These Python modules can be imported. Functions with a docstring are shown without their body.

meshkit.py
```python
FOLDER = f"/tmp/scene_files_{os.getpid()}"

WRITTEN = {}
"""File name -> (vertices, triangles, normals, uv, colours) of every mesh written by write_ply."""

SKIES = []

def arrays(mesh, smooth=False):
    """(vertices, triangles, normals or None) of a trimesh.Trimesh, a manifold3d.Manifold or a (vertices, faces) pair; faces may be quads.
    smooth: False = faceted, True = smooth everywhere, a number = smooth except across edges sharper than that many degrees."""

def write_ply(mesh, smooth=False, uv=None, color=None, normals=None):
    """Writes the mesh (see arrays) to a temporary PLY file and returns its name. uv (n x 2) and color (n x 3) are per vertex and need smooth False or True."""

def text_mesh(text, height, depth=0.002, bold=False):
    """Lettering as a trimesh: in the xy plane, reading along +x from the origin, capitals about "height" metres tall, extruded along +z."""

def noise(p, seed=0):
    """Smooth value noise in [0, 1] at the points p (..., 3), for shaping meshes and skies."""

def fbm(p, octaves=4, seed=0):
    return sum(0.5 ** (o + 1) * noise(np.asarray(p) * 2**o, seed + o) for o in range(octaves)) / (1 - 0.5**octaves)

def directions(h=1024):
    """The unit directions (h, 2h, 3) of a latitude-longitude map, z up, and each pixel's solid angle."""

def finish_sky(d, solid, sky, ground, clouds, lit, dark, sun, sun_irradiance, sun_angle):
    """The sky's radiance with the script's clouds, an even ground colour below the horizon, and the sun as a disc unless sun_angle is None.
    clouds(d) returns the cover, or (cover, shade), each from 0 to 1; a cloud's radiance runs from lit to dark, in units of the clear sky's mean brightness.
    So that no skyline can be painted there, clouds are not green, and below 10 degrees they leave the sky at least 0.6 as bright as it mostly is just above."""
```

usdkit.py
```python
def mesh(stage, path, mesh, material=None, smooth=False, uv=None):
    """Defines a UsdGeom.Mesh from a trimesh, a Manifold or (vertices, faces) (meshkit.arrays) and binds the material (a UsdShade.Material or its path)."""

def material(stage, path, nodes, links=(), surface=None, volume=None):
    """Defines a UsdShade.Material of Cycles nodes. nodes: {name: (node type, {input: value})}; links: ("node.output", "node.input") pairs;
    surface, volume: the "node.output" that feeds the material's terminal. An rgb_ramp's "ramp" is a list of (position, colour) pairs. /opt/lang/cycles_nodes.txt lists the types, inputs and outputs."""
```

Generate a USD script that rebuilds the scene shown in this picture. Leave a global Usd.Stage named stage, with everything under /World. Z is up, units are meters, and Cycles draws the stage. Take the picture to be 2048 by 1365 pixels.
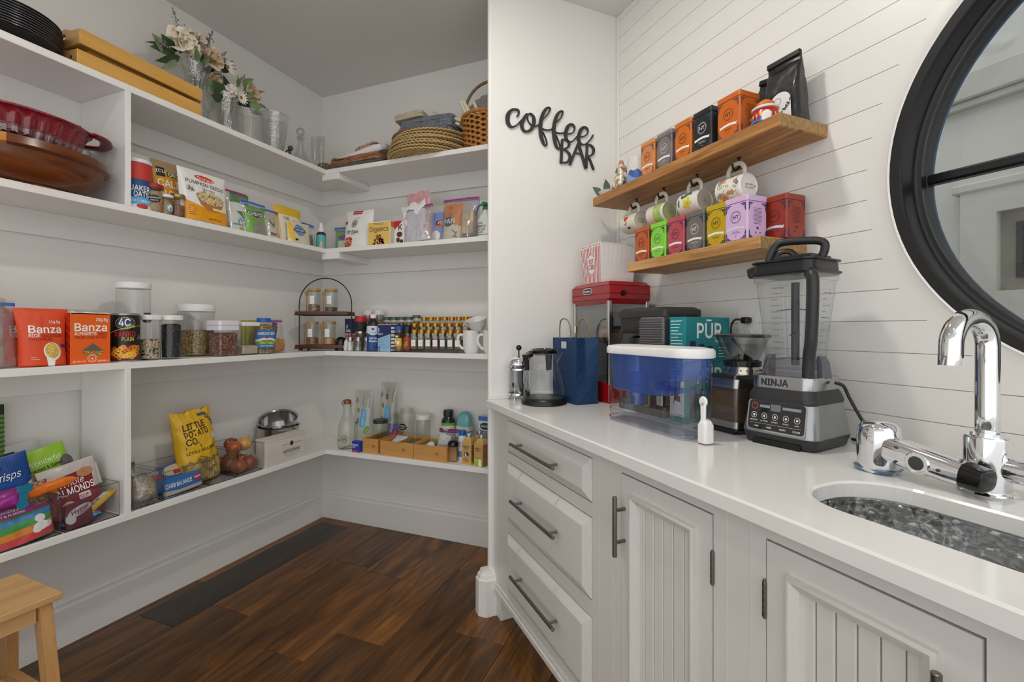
import math, random
import numpy as np
import trimesh, shapely, meshkit, usdkit
from shapely import affinity
from shapely.geometry import Polygon, Point, LineString, MultiPolygon, box as sbox
from shapely.ops import unary_union
from pxr import Usd, UsdGeom, UsdLux, UsdShade, Gf, Sdf

random.seed(7)
stage = Usd.Stage.CreateInMemory()
UsdGeom.SetStageUpAxis(stage, UsdGeom.Tokens.z)
UsdGeom.SetStageMetersPerUnit(stage, 1.0)
UsdGeom.Xform.Define(stage, '/World')

# ---------------------------------------------------------------- camera, sky, lamps, exposure
EYE = 1.215
YAW = 21.55
cam = UsdGeom.Camera.Define(stage, '/World/camera')
cam.AddTranslateOp().Set(Gf.Vec3d(0, 0, EYE))
cam.AddRotateZOp().Set(YAW)
cam.AddRotateXOp().Set(90.0)
cam.CreateHorizontalApertureAttr(36.0)
cam.CreateVerticalApertureAttr(36.0 * 1365 / 2048)
cam.CreateFocalLengthAttr(935 / 2048 * 36.0)
cam.CreateVerticalApertureOffsetAttr(-23 / 2048 * 36.0)
cam.CreateClippingRangeAttr(Gf.Vec2f(0.05, 100))
cam.CreateExposureAttr(0.1)

sky = UsdLux.DomeLight.Define(stage, '/World/sky')  # also lights the room through its open, unseen side behind the camera
sky.CreateIntensityAttr(0.42)
sky.CreateColorAttr(Gf.Vec3f(0.96, 0.98, 1.0))

def downlight(name, x, y, power, r=0.07, col=(1.0, 0.95, 0.885)):
    l = UsdLux.DiskLight.Define(stage, '/World/' + name)
    l.AddTranslateOp().Set(Gf.Vec3d(x, y, 2.722))
    l.CreateRadiusAttr(r)
    l.CreateIntensityAttr(power / (math.pi * r * r))
    l.CreateColorAttr(Gf.Vec3f(*col))
    return l
downlight('ceiling_lamp', -0.50, 1.05, 3.1)
downlight('ceiling_lamp_001', -1.30, -0.35, 1.15)  # out of view, placed to light the left wall
downlight('ceiling_lamp_002', 0.05, -0.25, 1.35)  # out of view near the camera, placed to light the coffee bar

sun = UsdLux.DistantLight.Define(stage, '/World/hazy_sun')
sun.CreateIntensityAttr(2.6)
sun.CreateAngleAttr(12.0)
sun.CreateColorAttr(Gf.Vec3f(1.0, 0.97, 0.93))
sun.AddRotateZOp().Set(-20.0)
sun.AddRotateXOp().Set(24.0)

# ---------------------------------------------------------------- naming
S2 = 2 ** 0.5
E_ = np.array([-1.0, 1.0]) / S2     # along the coffee counter, away from the camera
N_ = np.array([1.0, 1.0]) / S2      # into the shiplap wall
def ST(s, t):
    return tuple(s * E_ + t * N_)
_used = {}
def uniq(path):
    n = _used.get(path, 0); _used[path] = n + 1
    return path if n == 0 else f'{path}_{n:03d}'
def thing(name, label, cat, loc=(0, 0, 0), rz=0.0, group=None, rx=0.0, ry=0.0):
    p = uniq('/World/' + name)
    x = UsdGeom.Xform.Define(stage, p)
    x.AddTranslateOp().Set(Gf.Vec3d(*map(float, loc)))
    x.AddRotateXYZOp().Set(Gf.Vec3f(float(rx), float(ry), float(rz)))
    tag(x.GetPrim(), label, cat, group)
    return p
def tag(prim, label=None, cat=None, group=None, kind=None):
    if isinstance(prim, str):
        prim = stage.GetPrimAtPath(prim)
    for k, v in (('label', label), ('category', cat), ('group', group), ('kind', kind)):
        if v:
            prim.SetCustomDataByKey(k, v)
def obj(parent, name, mesh, mat, smooth=30, label=None, kind=None):
    p = uniq((parent or '/World') + '/' + name)
    m = usdkit.mesh(stage, p, mesh, mat, smooth=smooth)
    if label or kind:
        tag(m.GetPrim(), label, None, None, kind)
    return p
def struct(name, mesh, mat, smooth=30):
    p = obj(None, name, mesh, mat, smooth)
    tag(p, kind='structure')
    return p
def copy(src, loc, rz=None, label=None, group=None, rx=None, ry=None):
    sp = stage.GetPrimAtPath(src)
    base = src.rstrip('0123456789').rstrip('_') if src[-3:].isdigit() else src
    p = uniq(base)
    x = UsdGeom.Xform.Define(stage, p)
    x.GetPrim().GetReferences().AddInternalReference(sp.GetPath())
    x.GetPrim().SetInstanceable(True)
    was = sp.GetCustomData()
    x.GetPrim().GetAttribute('xformOp:translate').Set(Gf.Vec3d(*map(float, loc)))
    r = Gf.Vec3f(sp.GetAttribute('xformOp:rotateXYZ').Get())
    for i, v in enumerate((rx, ry, rz)):
        if v is not None:
            r[i] = v
    x.GetPrim().GetAttribute('xformOp:rotateXYZ').Set(r)
    tag(x.GetPrim(), label or was['label'], was['category'], group or was.get('group'))
    return p

# ---------------------------------------------------------------- meshes
def TM(v, f):
    return trimesh.Trimesh(np.asarray(v, float), np.asarray(f, int), process=False)
def cat(*ms):
    ms = [m for m in ms if m is not None]
    return trimesh.util.concatenate(ms) if len(ms) > 1 else ms[0]
def tf(m, t=(0, 0, 0), rx=0, ry=0, rz=0, s=1.0):
    v = np.array(m.vertices) * np.asarray(s)
    for a, ax in ((rx, 0), (ry, 1), (rz, 2)):
        if a:
            c, q = math.cos(math.radians(a)), math.sin(math.radians(a))
            i, j = [(1, 2), (2, 0), (0, 1)][ax]
            vi, vj = v[:, i].copy(), v[:, j].copy()
            v[:, i], v[:, j] = c * vi - q * vj, q * vi + c * vj
    return TM(v + np.asarray(t, float), m.faces)
def box(sx, sy, sz, at=(0, 0, 0), c=0.0):
    """box standing on at, centred in x and y, edges chamfered by c"""
    x, y, z = sx / 2, sy / 2, sz / 2
    c = min(c, x * .49, y * .49, z * .49)
    if c <= 0:
        m = trimesh.creation.box([sx, sy, sz])
        m = TM(m.vertices, m.faces)
    else:
        pts = []
        for a in (-1, 1):
            for b in (-1, 1):
                for d in (-1, 1):
                    pts += [(a * (x - c), b * (y - c), d * z), (a * (x - c), b * y, d * (z - c)), (a * x, b * (y - c), d * (z - c))]
        m = trimesh.convex.convex_hull(np.array(pts))
        m = TM(m.vertices, m.faces)
    return tf(m, (at[0], at[1], at[2] + sz / 2))
def box2(x0, x1, y0, y1, z0, z1, c=0.0):
    return box(x1 - x0, y1 - y0, z1 - z0, ((x0 + x1) / 2, (y0 + y1) / 2, z0), c)
def lathe(prof, n=32):
    prof = [(max(r, 0.0), z) for r, z in prof]
    a = np.linspace(0, 2 * np.pi, n, endpoint=False)
    v, rings = [], []
    for r, z in prof:
        if r < 1e-7:
            rings.append([len(v)]); v.append((0, 0, z))
        else:
            rings.append(list(range(len(v), len(v) + n))); v += [(r * math.cos(t), r * math.sin(t), z) for t in a]
    f = []
    for A, B in zip(rings, rings[1:]):
        if len(A) == 1 and len(B) == 1:
            continue
        for i in range(n):
            j = (i + 1) % n
            if len(A) == 1:
                f.append((A[0], B[j], B[i]))
            elif len(B) == 1:
                f.append((A[i], A[j], B[0]))
            else:
                f += [(A[i], A[j], B[j]), (A[i], B[j], B[i])]
    return TM(v, f)
def cyl(r, h, at=(0, 0, 0), n=24, c=0.0, r2=None):
    r2 = r if r2 is None else r2
    p = [(0, 0), (r - c, 0), (r, c), (r2, h - c), (r2 - c, h), (0, h)] if c else [(0, 0), (r, 0), (r2, h), (0, h)]
    return tf(lathe(p, n), at)
def ring_rr(hx, hy, r, k=6):
    r = min(r, hx, hy)
    pts = []
    for q, (sx, sy) in enumerate(((1, 1), (-1, 1), (-1, -1), (1, -1))):
        for i in range(k + 1):
            a = (q + i / k) * math.pi / 2
            pts.append((sx * (hx - r) + r * math.cos(a), sy * (hy - r) + r * math.sin(a)))
    return np.array(pts)
def loft(secs, k=6, cap0=True, cap1=True):
    """secs: (z, half x, half y, corner radius[, cx, cy])"""
    v, f = [], []
    n = 4 * (k + 1)
    for s in secs:
        z, hx, hy, r = s[:4]
        cx, cy = s[4:6] if len(s) > 4 else (0, 0)
        v += [(x + cx, y + cy, z) for x, y in ring_rr(max(hx, 1e-5), max(hy, 1e-5), max(r, 1e-6), k)]
    for i in range(len(secs) - 1):
        for j in range(n):
            a, b, c, d = i * n + j, i * n + (j + 1) % n, (i + 1) * n + (j + 1) % n, (i + 1) * n + j
            f += [(a, b, c), (a, c, d)]
    if cap0:
        f += [(0, j + 1, j) for j in range(1, n - 1)]
    if cap1:
        o = (len(secs) - 1) * n
        f += [(o, o + j, o + j + 1) for j in range(1, n - 1)]
    return TM(v, f)
def tube(path, r, n=8, closed=False, r2=None):
    p = np.asarray(path, float)
    m = len(p)
    rr = np.broadcast_to(np.asarray(r, float), (m,))
    r2 = rr if r2 is None else np.broadcast_to(np.asarray(r2, float), (m,))
    tang = np.roll(p, -1, 0) - np.roll(p, 1, 0) if closed else np.gradient(p, axis=0)
    tang /= np.maximum(np.linalg.norm(tang, axis=1, keepdims=True), 1e-12)
    up = np.array([0, 0, 1.0]) if abs(tang[0][2]) < .9 else np.array([1.0, 0, 0])
    u = np.cross(tang[0], up); u /= np.linalg.norm(u)
    v, f = [], []
    for i in range(m):
        u = u - tang[i] * (u @ tang[i]); u /= np.linalg.norm(u)
        w = np.cross(tang[i], u)
        for k in range(n):
            a = 2 * math.pi * k / n
            v.append(p[i] + u * math.cos(a) * rr[i] + w * math.sin(a) * r2[i])
    for i in range(m if closed else m - 1):
        for k in range(n):
            a, b = i * n + k, i * n + (k + 1) % n
            j = (i + 1) % m
            c, d = j * n + (k + 1) % n, j * n + k
            f += [(a, b, c), (a, c, d)]
    if not closed:
        f += [(0, k + 1, k) for k in range(1, n - 1)]
        o = (m - 1) * n
        f += [(o, o + k, o + k + 1) for k in range(1, n - 1)]
    return TM(v, f)
def arc(c, r, a0, a1, n=12, plane='xz'):
    out = []
    for a in np.radians(np.linspace(a0, a1, n)):
        x, y = c[0] + r * math.cos(a), c[1] + r * math.sin(a)
        out.append((x, 0, y) if plane == 'xz' else (x, y, 0) if plane == 'xy' else (0, x, y))
    return out
def bez(pts, n=10):
    """Catmull-Rom through pts"""
    p = np.asarray(pts, float)
    q = np.vstack([2 * p[0] - p[1], p, 2 * p[-1] - p[-2]])
    out = []
    for i in range(1, len(q) - 2):
        for t in np.linspace(0, 1, n, endpoint=False):
            a, b, c, d = q[i - 1], q[i], q[i + 1], q[i + 2]
            out.append(.5 * (2 * b + (c - a) * t + (2 * a - 5 * b + 4 * c - d) * t * t + (3 * b - a - 3 * c + d) * t ** 3))
    out.append(p[-1])
    return np.array(out)
def sphere(r, at=(0, 0, 0), k=2, s=(1, 1, 1)):
    m = trimesh.creation.icosphere(k, r)
    return tf(TM(m.vertices, m.faces), at, s=s)
def polys(shape):
    return [g for g in getattr(shape, 'geoms', [shape]) if g.geom_type == 'Polygon' and g.area > 1e-10]
def prism(shape, h, z0=0.0):
    return cat(*[tf(TM(*(lambda m: (m.vertices, m.faces))(trimesh.creation.extrude_polygon(g, h, engine='earcut'))), (0, 0, z0)) for g in polys(shape)])
def upright(m):
    """turns a shape drawn in xy (z thick) so that it stands: x right, z up, thickness towards -y"""
    v = np.array(m.vertices)
    return TM(np.stack([v[:, 0], -v[:, 2], v[:, 1]], 1), m.faces)
def sideways(m):
    """xy drawing -> yz plane, thickness along x"""
    v = np.array(m.vertices)
    return TM(np.stack([v[:, 2], v[:, 0], v[:, 1]], 1), m.faces)
def jitter(m, amp, scale, seed=0):
    v = np.array(m.vertices)
    d = np.stack([meshkit.fbm(v * scale + 17.3 * i, 3, seed + i) - .5 for i in range(3)], 1)
    return TM(v + 2 * amp * d, m.faces)
def rbox_sheet(w, h, r):
    return sbox(-w / 2 + r, -h / 2 + r, w / 2 - r, h / 2 - r).buffer(r, quad_segs=4)
def ell(cx, cy, rx, ry, rot=0, q=8):
    return affinity.translate(affinity.rotate(affinity.scale(Point(0, 0).buffer(1, quad_segs=q), rx, ry), rot), cx, cy)
def stroke(pts, w):
    return LineString(pts).buffer(w / 2, quad_segs=3)

# ---------------------------------------------------------------- flat print on surfaces
_txt = {}
def text2(s, h, bold=True, sx=1.0, anchor='c', shear=0.0, at=(0, 0), rot=0.0, w=None):
    key = (s, bold)
    if key not in _txt:
        m = meshkit.text_mesh(s, 1.0, 0.01, bold)
        v, f = np.array(m.vertices), np.array(m.faces)
        keep = f[(np.abs(v[f][:, :, 2]) < 1e-9).all(1)][:, ::-1]
        ids, inv = np.unique(keep, return_inverse=True)
        _txt[key] = (v[ids][:, :2], inv.reshape(-1, 3))
    v, f = _txt[key]
    if w:
        sx = w / h / max(np.ptp(v[:, 0]), 1e-6)
    v = v * [h * sx, h]
    v[:, 0] += shear * v[:, 1]
    w = v[:, 0].max() - v[:, 0].min()
    v[:, 0] -= v[:, 0].min() + {'c': w / 2, 'l': 0, 'r': w}[anchor]
    v[:, 1] -= h / 2
    if rot:
        c, q = math.cos(math.radians(rot)), math.sin(math.radians(rot))
        v = v @ np.array([[c, q], [-q, c]])
    return v + np.asarray(at), f
def flat2(shape, sub=None):
    vs, fs, o = [], [], 0
    for g in polys(shape):
        v, f = trimesh.creation.triangulate_polygon(g, engine='earcut')
        v, f = np.asarray(v, float), np.asarray(f, int)
        a, b, c = v[f[:, 0]], v[f[:, 1]], v[f[:, 2]]
        flip = ((b - a)[:, 0] * (c - a)[:, 1] - (b - a)[:, 1] * (c - a)[:, 0]) < 0
        f[flip] = f[flip][:, ::-1]
        if sub:
            v3, f = trimesh.remesh.subdivide_to_size(np.c_[v, np.zeros(len(v))], f, sub, max_iter=12)
            v = v3[:, :2]
        vs.append(v); fs.append(f + o); o += len(v)
    return np.vstack(vs), np.vstack(fs)
def onto(F, items, off=0.0006, sub=None):
    """items: shapely shapes or (v, f) from text2, drawn in (x, z); F(x, z, off) puts them on a front surface"""
    ms = []
    for it in items:
        v, f = it if isinstance(it, tuple) else flat2(it, sub)
        ms.append(TM(F(v[:, 0], v[:, 1], off), f))
    return cat(*ms)
def plane(y):
    return lambda x, z, o=0: np.stack([x, np.full_like(x, y) - o, z], 1)
def side_plane(xc):      # right-hand side, reading along +y
    return lambda x, z, o=0: np.stack([np.full_like(x, xc) + o, x, z], 1)
def left_plane(xc):      # left-hand side, reading along -y
    return lambda x, z, o=0: np.stack([np.full_like(x, xc) - o, -x, z], 1)
def drum(r, a0=0.0):
    return lambda x, z, o=0: np.stack([(r + o) * np.sin(x / r + a0), -(r + o) * np.cos(x / r + a0), z], 1)
def seeds(shape, n, rx, ry, rng, q=2):
    out = []
    x0, y0, x1, y1 = shape.bounds
    while len(out) < n:
        x, y = rng.uniform(x0, x1), rng.uniform(y0, y1)
        if shape.contains(Point(x, y)):
            out.append(ell(x, y, rx, ry, rng.uniform(0, 180), q))
    return out

# ---------------------------------------------------------------- materials
def lin(h, k=1.0):
    if not isinstance(h, str):
        return tuple(h)
    h = h.lstrip('#')
    c = [int(h[i:i + 2], 16) / 255 for i in (0, 2, 4)]
    return tuple(k * (x / 12.92 if x <= .04045 else ((x + .055) / 1.055) ** 2.4) for x in c)
_mats = {}
def _mk(key, build):
    if key not in _mats:
        _mats[key] = build('/World/Looks/' + uniq('look/' + key[0])[5:])
    return _mats[key]
UsdGeom.Scope.Define(stage, '/World/Looks')
def P(col, r=.5, m=0.0, v=0.0, vs=15.0, b=0.0, bs=120.0, coat=0.0, name='paint', em=0.0):
    """plain surface: v = tone variation, b = bump strength"""
    def build(path):
        c = lin(col)
        N = {'p': ('principled_bsdf', dict(base_color=c, roughness=r, metallic=m, coat_weight=coat))}
        Lk = []
        if em:
            N['p'][1].update(emission_color=c, emission_strength=em)
        if v or b:
            N['t'] = ('texture_coordinate', {})
        if v:
            N['n'] = ('noise_texture', dict(scale=vs, detail=4.0))
            N['r'] = ('rgb_ramp', {'ramp': [(.3, tuple(x * (1 - v) for x in c)), (.7, tuple(min(1, x * (1 + v)) for x in c))]})
            Lk += [('t.object', 'n.vector'), ('n.fac', 'r.fac'), ('r.color', 'p.base_color')]
        if b:
            N['bn'] = ('noise_texture', dict(scale=bs, detail=3.0))
            N['b'] = ('bump', dict(strength=b, distance=.002))
            Lk += [('t.object', 'bn.vector'), ('bn.fac', 'b.height'), ('b.normal', 'p.normal')]
        return usdkit.material(stage, path, N, Lk, surface='p.BSDF')
    return _mk((name, str(col), r, m, v, vs, b, bs, coat, em), build)
def glass(tint='#ffffff', edge=.45, refl=.55, rough=.02, name='clear_glass', b=0.0, bs=60.0, base=.04, milk=0.0, mcol='#ededee'):
    """thin clear shell: tinted transparency, darker and glossier towards its edges"""
    def build(path):
        c = lin(tint)
        N = {'lw': ('layer_weight', dict(blend=.5)),
             'pw': ('math', dict(math_type='power', value2=3.0)),
             'mr': ('map_range', dict(from_min=0.0, from_max=1.0, to_min=base, to_max=refl)),
             'ra': ('rgb_ramp', {'ramp': [(0, c), (.62, tuple(x * (.88 + .12 * edge) for x in c)), (.88, tuple(x * (.45 + .55 * edge) for x in c)), (1, tuple(x * edge for x in c))]}),
             'tr': ('transparent_bsdf', {}), 'gl': ('glossy_bsdf', dict(color=(1, 1, 1), roughness=rough)), 'mx': ('mix_closure', {})}
        Lk = [('lw.facing', 'pw.value1'), ('pw.value', 'mr.value'), ('lw.facing', 'ra.fac'), ('ra.color', 'tr.color'),
              ('mr.result', 'mx.fac'), ('tr.BSDF', 'mx.closure1'), ('gl.BSDF', 'mx.closure2')]
        if b:
            N['t'] = ('texture_coordinate', {}); N['vo'] = ('noise_texture', dict(scale=bs, detail=2.0)); N['bp'] = ('bump', dict(strength=b, distance=.004))
            Lk += [('t.object', 'vo.vector'), ('vo.fac', 'bp.height'), ('bp.normal', 'gl.normal'), ('bp.normal', 'lw.normal')]
            Lk = [x for x in Lk if x[1] != 'lw.normal']
        out = 'mx.closure'
        if milk:
            N['df'] = ('diffuse_bsdf', dict(color=lin(mcol))); N['m2'] = ('mix_closure', dict(fac=milk))
            Lk += [('mx.closure', 'm2.closure1'), ('df.BSDF', 'm2.closure2')]
            out = 'm2.closure'
        return usdkit.material(stage, path, N, Lk, surface=out)
    return _mk((name, tint, edge, refl, rough, b, bs, base, milk, mcol), build)
def grain(cols, scale=120.0, r=.6, b=.6, name='grains', rnd=1.0):
    """loose seeds, beans, rice: cells of varied colour with rounded relief"""
    def build(path):
        n = len(cols)
        N = {'t': ('texture_coordinate', {}), 'v': ('voronoi_texture', dict(scale=scale, randomness=rnd)), 's': ('separate_color', {}),
             'r': ('rgb_ramp', {'ramp': [(i / n, lin(c)) for i, c in enumerate(cols)], 'interpolate': False}),
             'd': ('rgb_ramp', {'ramp': [(0.0, (1, 1, 1)), (.42, (.9, .9, .9)), (.75, (.28, .28, .28))]}), 'x': ('mix_color', dict(blend_type='multiply', fac=.9)),  # darker cell borders paint the shade between grains
             'b': ('bump', dict(strength=b, distance=.004, invert=True)), 'p': ('principled_bsdf', dict(roughness=r))}
        Lk = [('t.object', 'v.vector'), ('v.color', 's.color'), ('s.r', 'r.fac'), ('v.distance', 'b.height'), ('b.normal', 'p.normal'), ('v.distance', 'd.fac'),
              ('r.color', 'x.a'), ('d.color', 'x.b'), ('x.result', 'p.base_color')]
        return usdkit.material(stage, path, N, Lk, surface='p.BSDF')
    return _mk((name, str(cols), scale, r, b), build)
def wood(c0, c1, axis='x', scale=18.0, r=.45, stretch=14.0, knots=.0, name='wood', b=.15, dist=2.0, c2=None, fine=.35):
    """timber: stretched noise for figure, a finer stretched noise for pores"""
    def build(path):
        i = 'xyz'.index(axis)
        sc = [1.0] * 3; sc[i] = 1.0 / stretch
        sc2 = [1.0] * 3; sc2[i] = .03
        N = {'t': ('texture_coordinate', {}), 'oi': ('object_info', {}), 'm': ('mapping', dict(scale=tuple(sc))), 'm2': ('mapping', dict(scale=tuple(sc2))),
             'n': ('noise_texture', dict(scale=scale, detail=5.0, distortion=dist, roughness=.55)),
             'f': ('noise_texture', dict(scale=scale * 22, detail=2.0)),
             'r': ('rgb_ramp', {'ramp': [(.28, lin(c0)), (.5, lin(c2) if c2 else tuple((a + b_) / 2 for a, b_ in zip(lin(c0), lin(c1)))), (.72, lin(c1))]}),
             'fr': ('rgb_ramp', {'ramp': [(.3, (1 - fine,) * 3), (.55, (1, 1, 1))]}),
             'x': ('mix_color', dict(blend_type='multiply', fac=.8)), 'bp': ('bump', dict(strength=b, distance=.001)), 'p': ('principled_bsdf', dict(roughness=r))}
        Lk = [('t.object', 'm.vector'), ('t.object', 'm2.vector'), ('m.vector', 'n.vector'), ('m2.vector', 'f.vector'), ('n.fac', 'r.fac'), ('f.fac', 'fr.fac'),
              ('r.color', 'x.a'), ('fr.color', 'x.b'), ('x.result', 'p.base_color'), ('f.fac', 'bp.height'), ('bp.normal', 'p.normal')]
        N.pop('oi')
        if knots:
            N['k'] = ('voronoi_texture', dict(scale=knots, randomness=1.0)); N['km'] = ('mapping', dict(scale=tuple(.35 if a == i else 1.0 for a in range(3))))
            N['kr'] = ('rgb_ramp', {'ramp': [(0.0, (.25, .2, .16)), (.10, (.45, .38, .3)), (.2, (1, 1, 1))]}); N['kx'] = ('mix_color', dict(blend_type='multiply', fac=.85))
            Lk = [q for q in Lk if q[1] != 'p.base_color'] + [('t.object', 'km.vector'), ('km.vector', 'k.vector'), ('k.distance', 'kr.fac'), ('x.result', 'kx.a'), ('kr.color', 'kx.b'), ('kx.result', 'p.base_color')]
        return usdkit.material(stage, path, N, Lk, surface='p.BSDF')
    return _mk((name, c0, c1, axis, scale, r, stretch, knots, b, dist, c2, fine), build)
WHITE = P('#e9e7e2', .45, v=.012, vs=3, name='white_wall_paint', b=.02, bs=90)
WALLP = WHITE
CEIL = P('#e2e0db', .8, name='ceiling_paint', v=.01, vs=2)
SHELFW = P('#eeece8', .3, v=.01, vs=5, name='white_shelf_enamel')
CABW = P('#d9d7d2', .35, v=.012, vs=6, name='grey_cabinet_paint')
SHIP = P('#e9e7e2', .38, v=.012, vs=4, name='white_shiplap_paint')
CHROME = P('#e8e9ec', .06, 1.0, name='chrome')
STEEL = P('#b9b7b2', .28, 1.0, name='brushed_steel', b=.05, bs=400)
DARKSTEEL = P('#8a8884', .3, 1.0, name='satin_nickel')
BLACK = P('#121213', .35, name='black_plastic', v=.1, vs=20)
BLACKG = P('#0c0c0d', .12, name='gloss_black')
WHITEP = P('#efeeec', .35, name='white_plastic', v=.01)
GLASS = glass('#fdfefd')
PLASTIC = glass('#fafafa', .6, .45, .05, name='clear_plastic', b=.0)
FILM = glass('#fdfdfd', .85, .6, .1, 'plastic_film', b=.8, bs=45, base=.09, milk=.05)
INK = P('#1b1a1c', .6, name='black_print')
PRW = P('#f4f2ee', .55, name='white_print')
GOLD = P('#c8943a', .28, .85, name='gold_lid_metal')
# ---------------------------------------------------------------- the room
XL, YB, ZC = -2.27, 2.385, 2.73            # left wall, back wall, ceiling
XS, YS = -1.975, 2.10                      # shelf fronts
Z1, Z2, Z3, Z4 = 2.132, 1.679, 1.093, 0.527   # shelf tops
SW, TW, TF, SC = 1.88, 1.369, 0.73, 0.203   # coffee wall, shiplap wall, cabinet face, window centre
ZCT = 0.915
HT = .026                                  # shelf thickness
rng = random.Random(3)

def group(name):
    p = uniq('/World/' + name)
    UsdGeom.Xform.Define(stage, p)
    tag(p, kind='structure')
    return p
def planked(parent, name, m, mat, r, smooth=False):
    """a piece whose material is shifted by an offset of its own"""
    o = np.array([r.uniform(-9, 9) for _ in range(3)])
    p = obj(parent, name, tf(m, o), mat, smooth)
    UsdGeom.Xformable(stage.GetPrimAtPath(p)).AddTranslateOp().Set(Gf.Vec3d(*map(float, -o)))
    return p

# floor of wide dark oak planks along y
fl = group('floor')
obj(fl, 'subfloor', box2(-2.4, 1.6, -1.7, 2.6, -.05, -.014), P('#1a110b', .8))
FW = [wood('#3d2410', '#94602c', 'y', 9, .30, 7, 2.6, b=.22, dist=2.6, c2='#6d441e', fine=.45), wood('#462b12', '#9c682f', 'y', 7, .32, 6, 2.2, b=.22, dist=3.2, c2='#774d22', fine=.45),
      wood('#36220f', '#7f5224', 'y', 9, .30, 8, 3.0, b=.22, dist=2.4, c2='#5c3b1a', fine=.5), wood('#503114', '#a87134', 'y', 8, .33, 6, 2.0, b=.22, dist=3.4, c2='#805325', fine=.4)]
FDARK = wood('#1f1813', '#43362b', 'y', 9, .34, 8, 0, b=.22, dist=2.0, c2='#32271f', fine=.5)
joints = {0: [1.485, .2], 1: [.75, 2.1], 2: [1.663, .4], -1: [1.31, 1.92, .3], -2: [.62, 1.95], -3: [1.434, .2], -4: [1.267, 2.30, .1], 3: [1.2, .1], 4: [.7, 1.9]}
for k in range(-5, 11):
    xa, xb = -1.338 + .216 * k, -1.338 + .216 * (k + 1)
    js = sorted([-1.7, 2.45] + joints.get(k, [rng.uniform(-.6, .6), rng.uniform(1, 2)]))
    for ya, yb in zip(js, js[1:]):
        m = box2(max(xa, -2.27) + .0007, xb - .0007, ya + .0006, yb - .0006, -.014, -rng.uniform(0, .0006), .0012)
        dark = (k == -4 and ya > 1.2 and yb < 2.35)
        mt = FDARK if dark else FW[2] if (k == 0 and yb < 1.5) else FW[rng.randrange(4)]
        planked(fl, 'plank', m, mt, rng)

# walls of the pantry
struct('wall_left', box2(XL - .1, XL, -1.7, YB + .1, 0, ZC), WALLP)
struct('wall_back', box2(XL, -.36, YB, YB + .1, 0, ZC), WALLP)
cw = ST(SW, TF - .04)
def wall_outline():
    a, b = np.array(ST(SW, .690)), np.array(ST(SW, TW + .2))
    c = np.array([b[0], YB + .1]); d = np.array([a[0], YB + .1])
    return Polygon([a, b, c, d])
w = wall_outline()
w = w.buffer(-.012).buffer(.012, quad_segs=6)      # bullnose corner
struct('wall_coffee', prism(w, ZC), WALLP, 40)
roof = Polygon([(XL - .1, -2.6), tuple(np.array(ST(-1.1, TW + .14)) ), tuple(ST(SW, TW + .14)), (-.3, YB + .1), (XL - .1, YB + .1)])
struct('ceiling', prism(unary_union([roof, sbox(XL - .1, -2.6, 1.0, -1.2)]), .1, ZC), CEIL, False)  # carried on behind the camera, out of view, to keep the sun out

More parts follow.
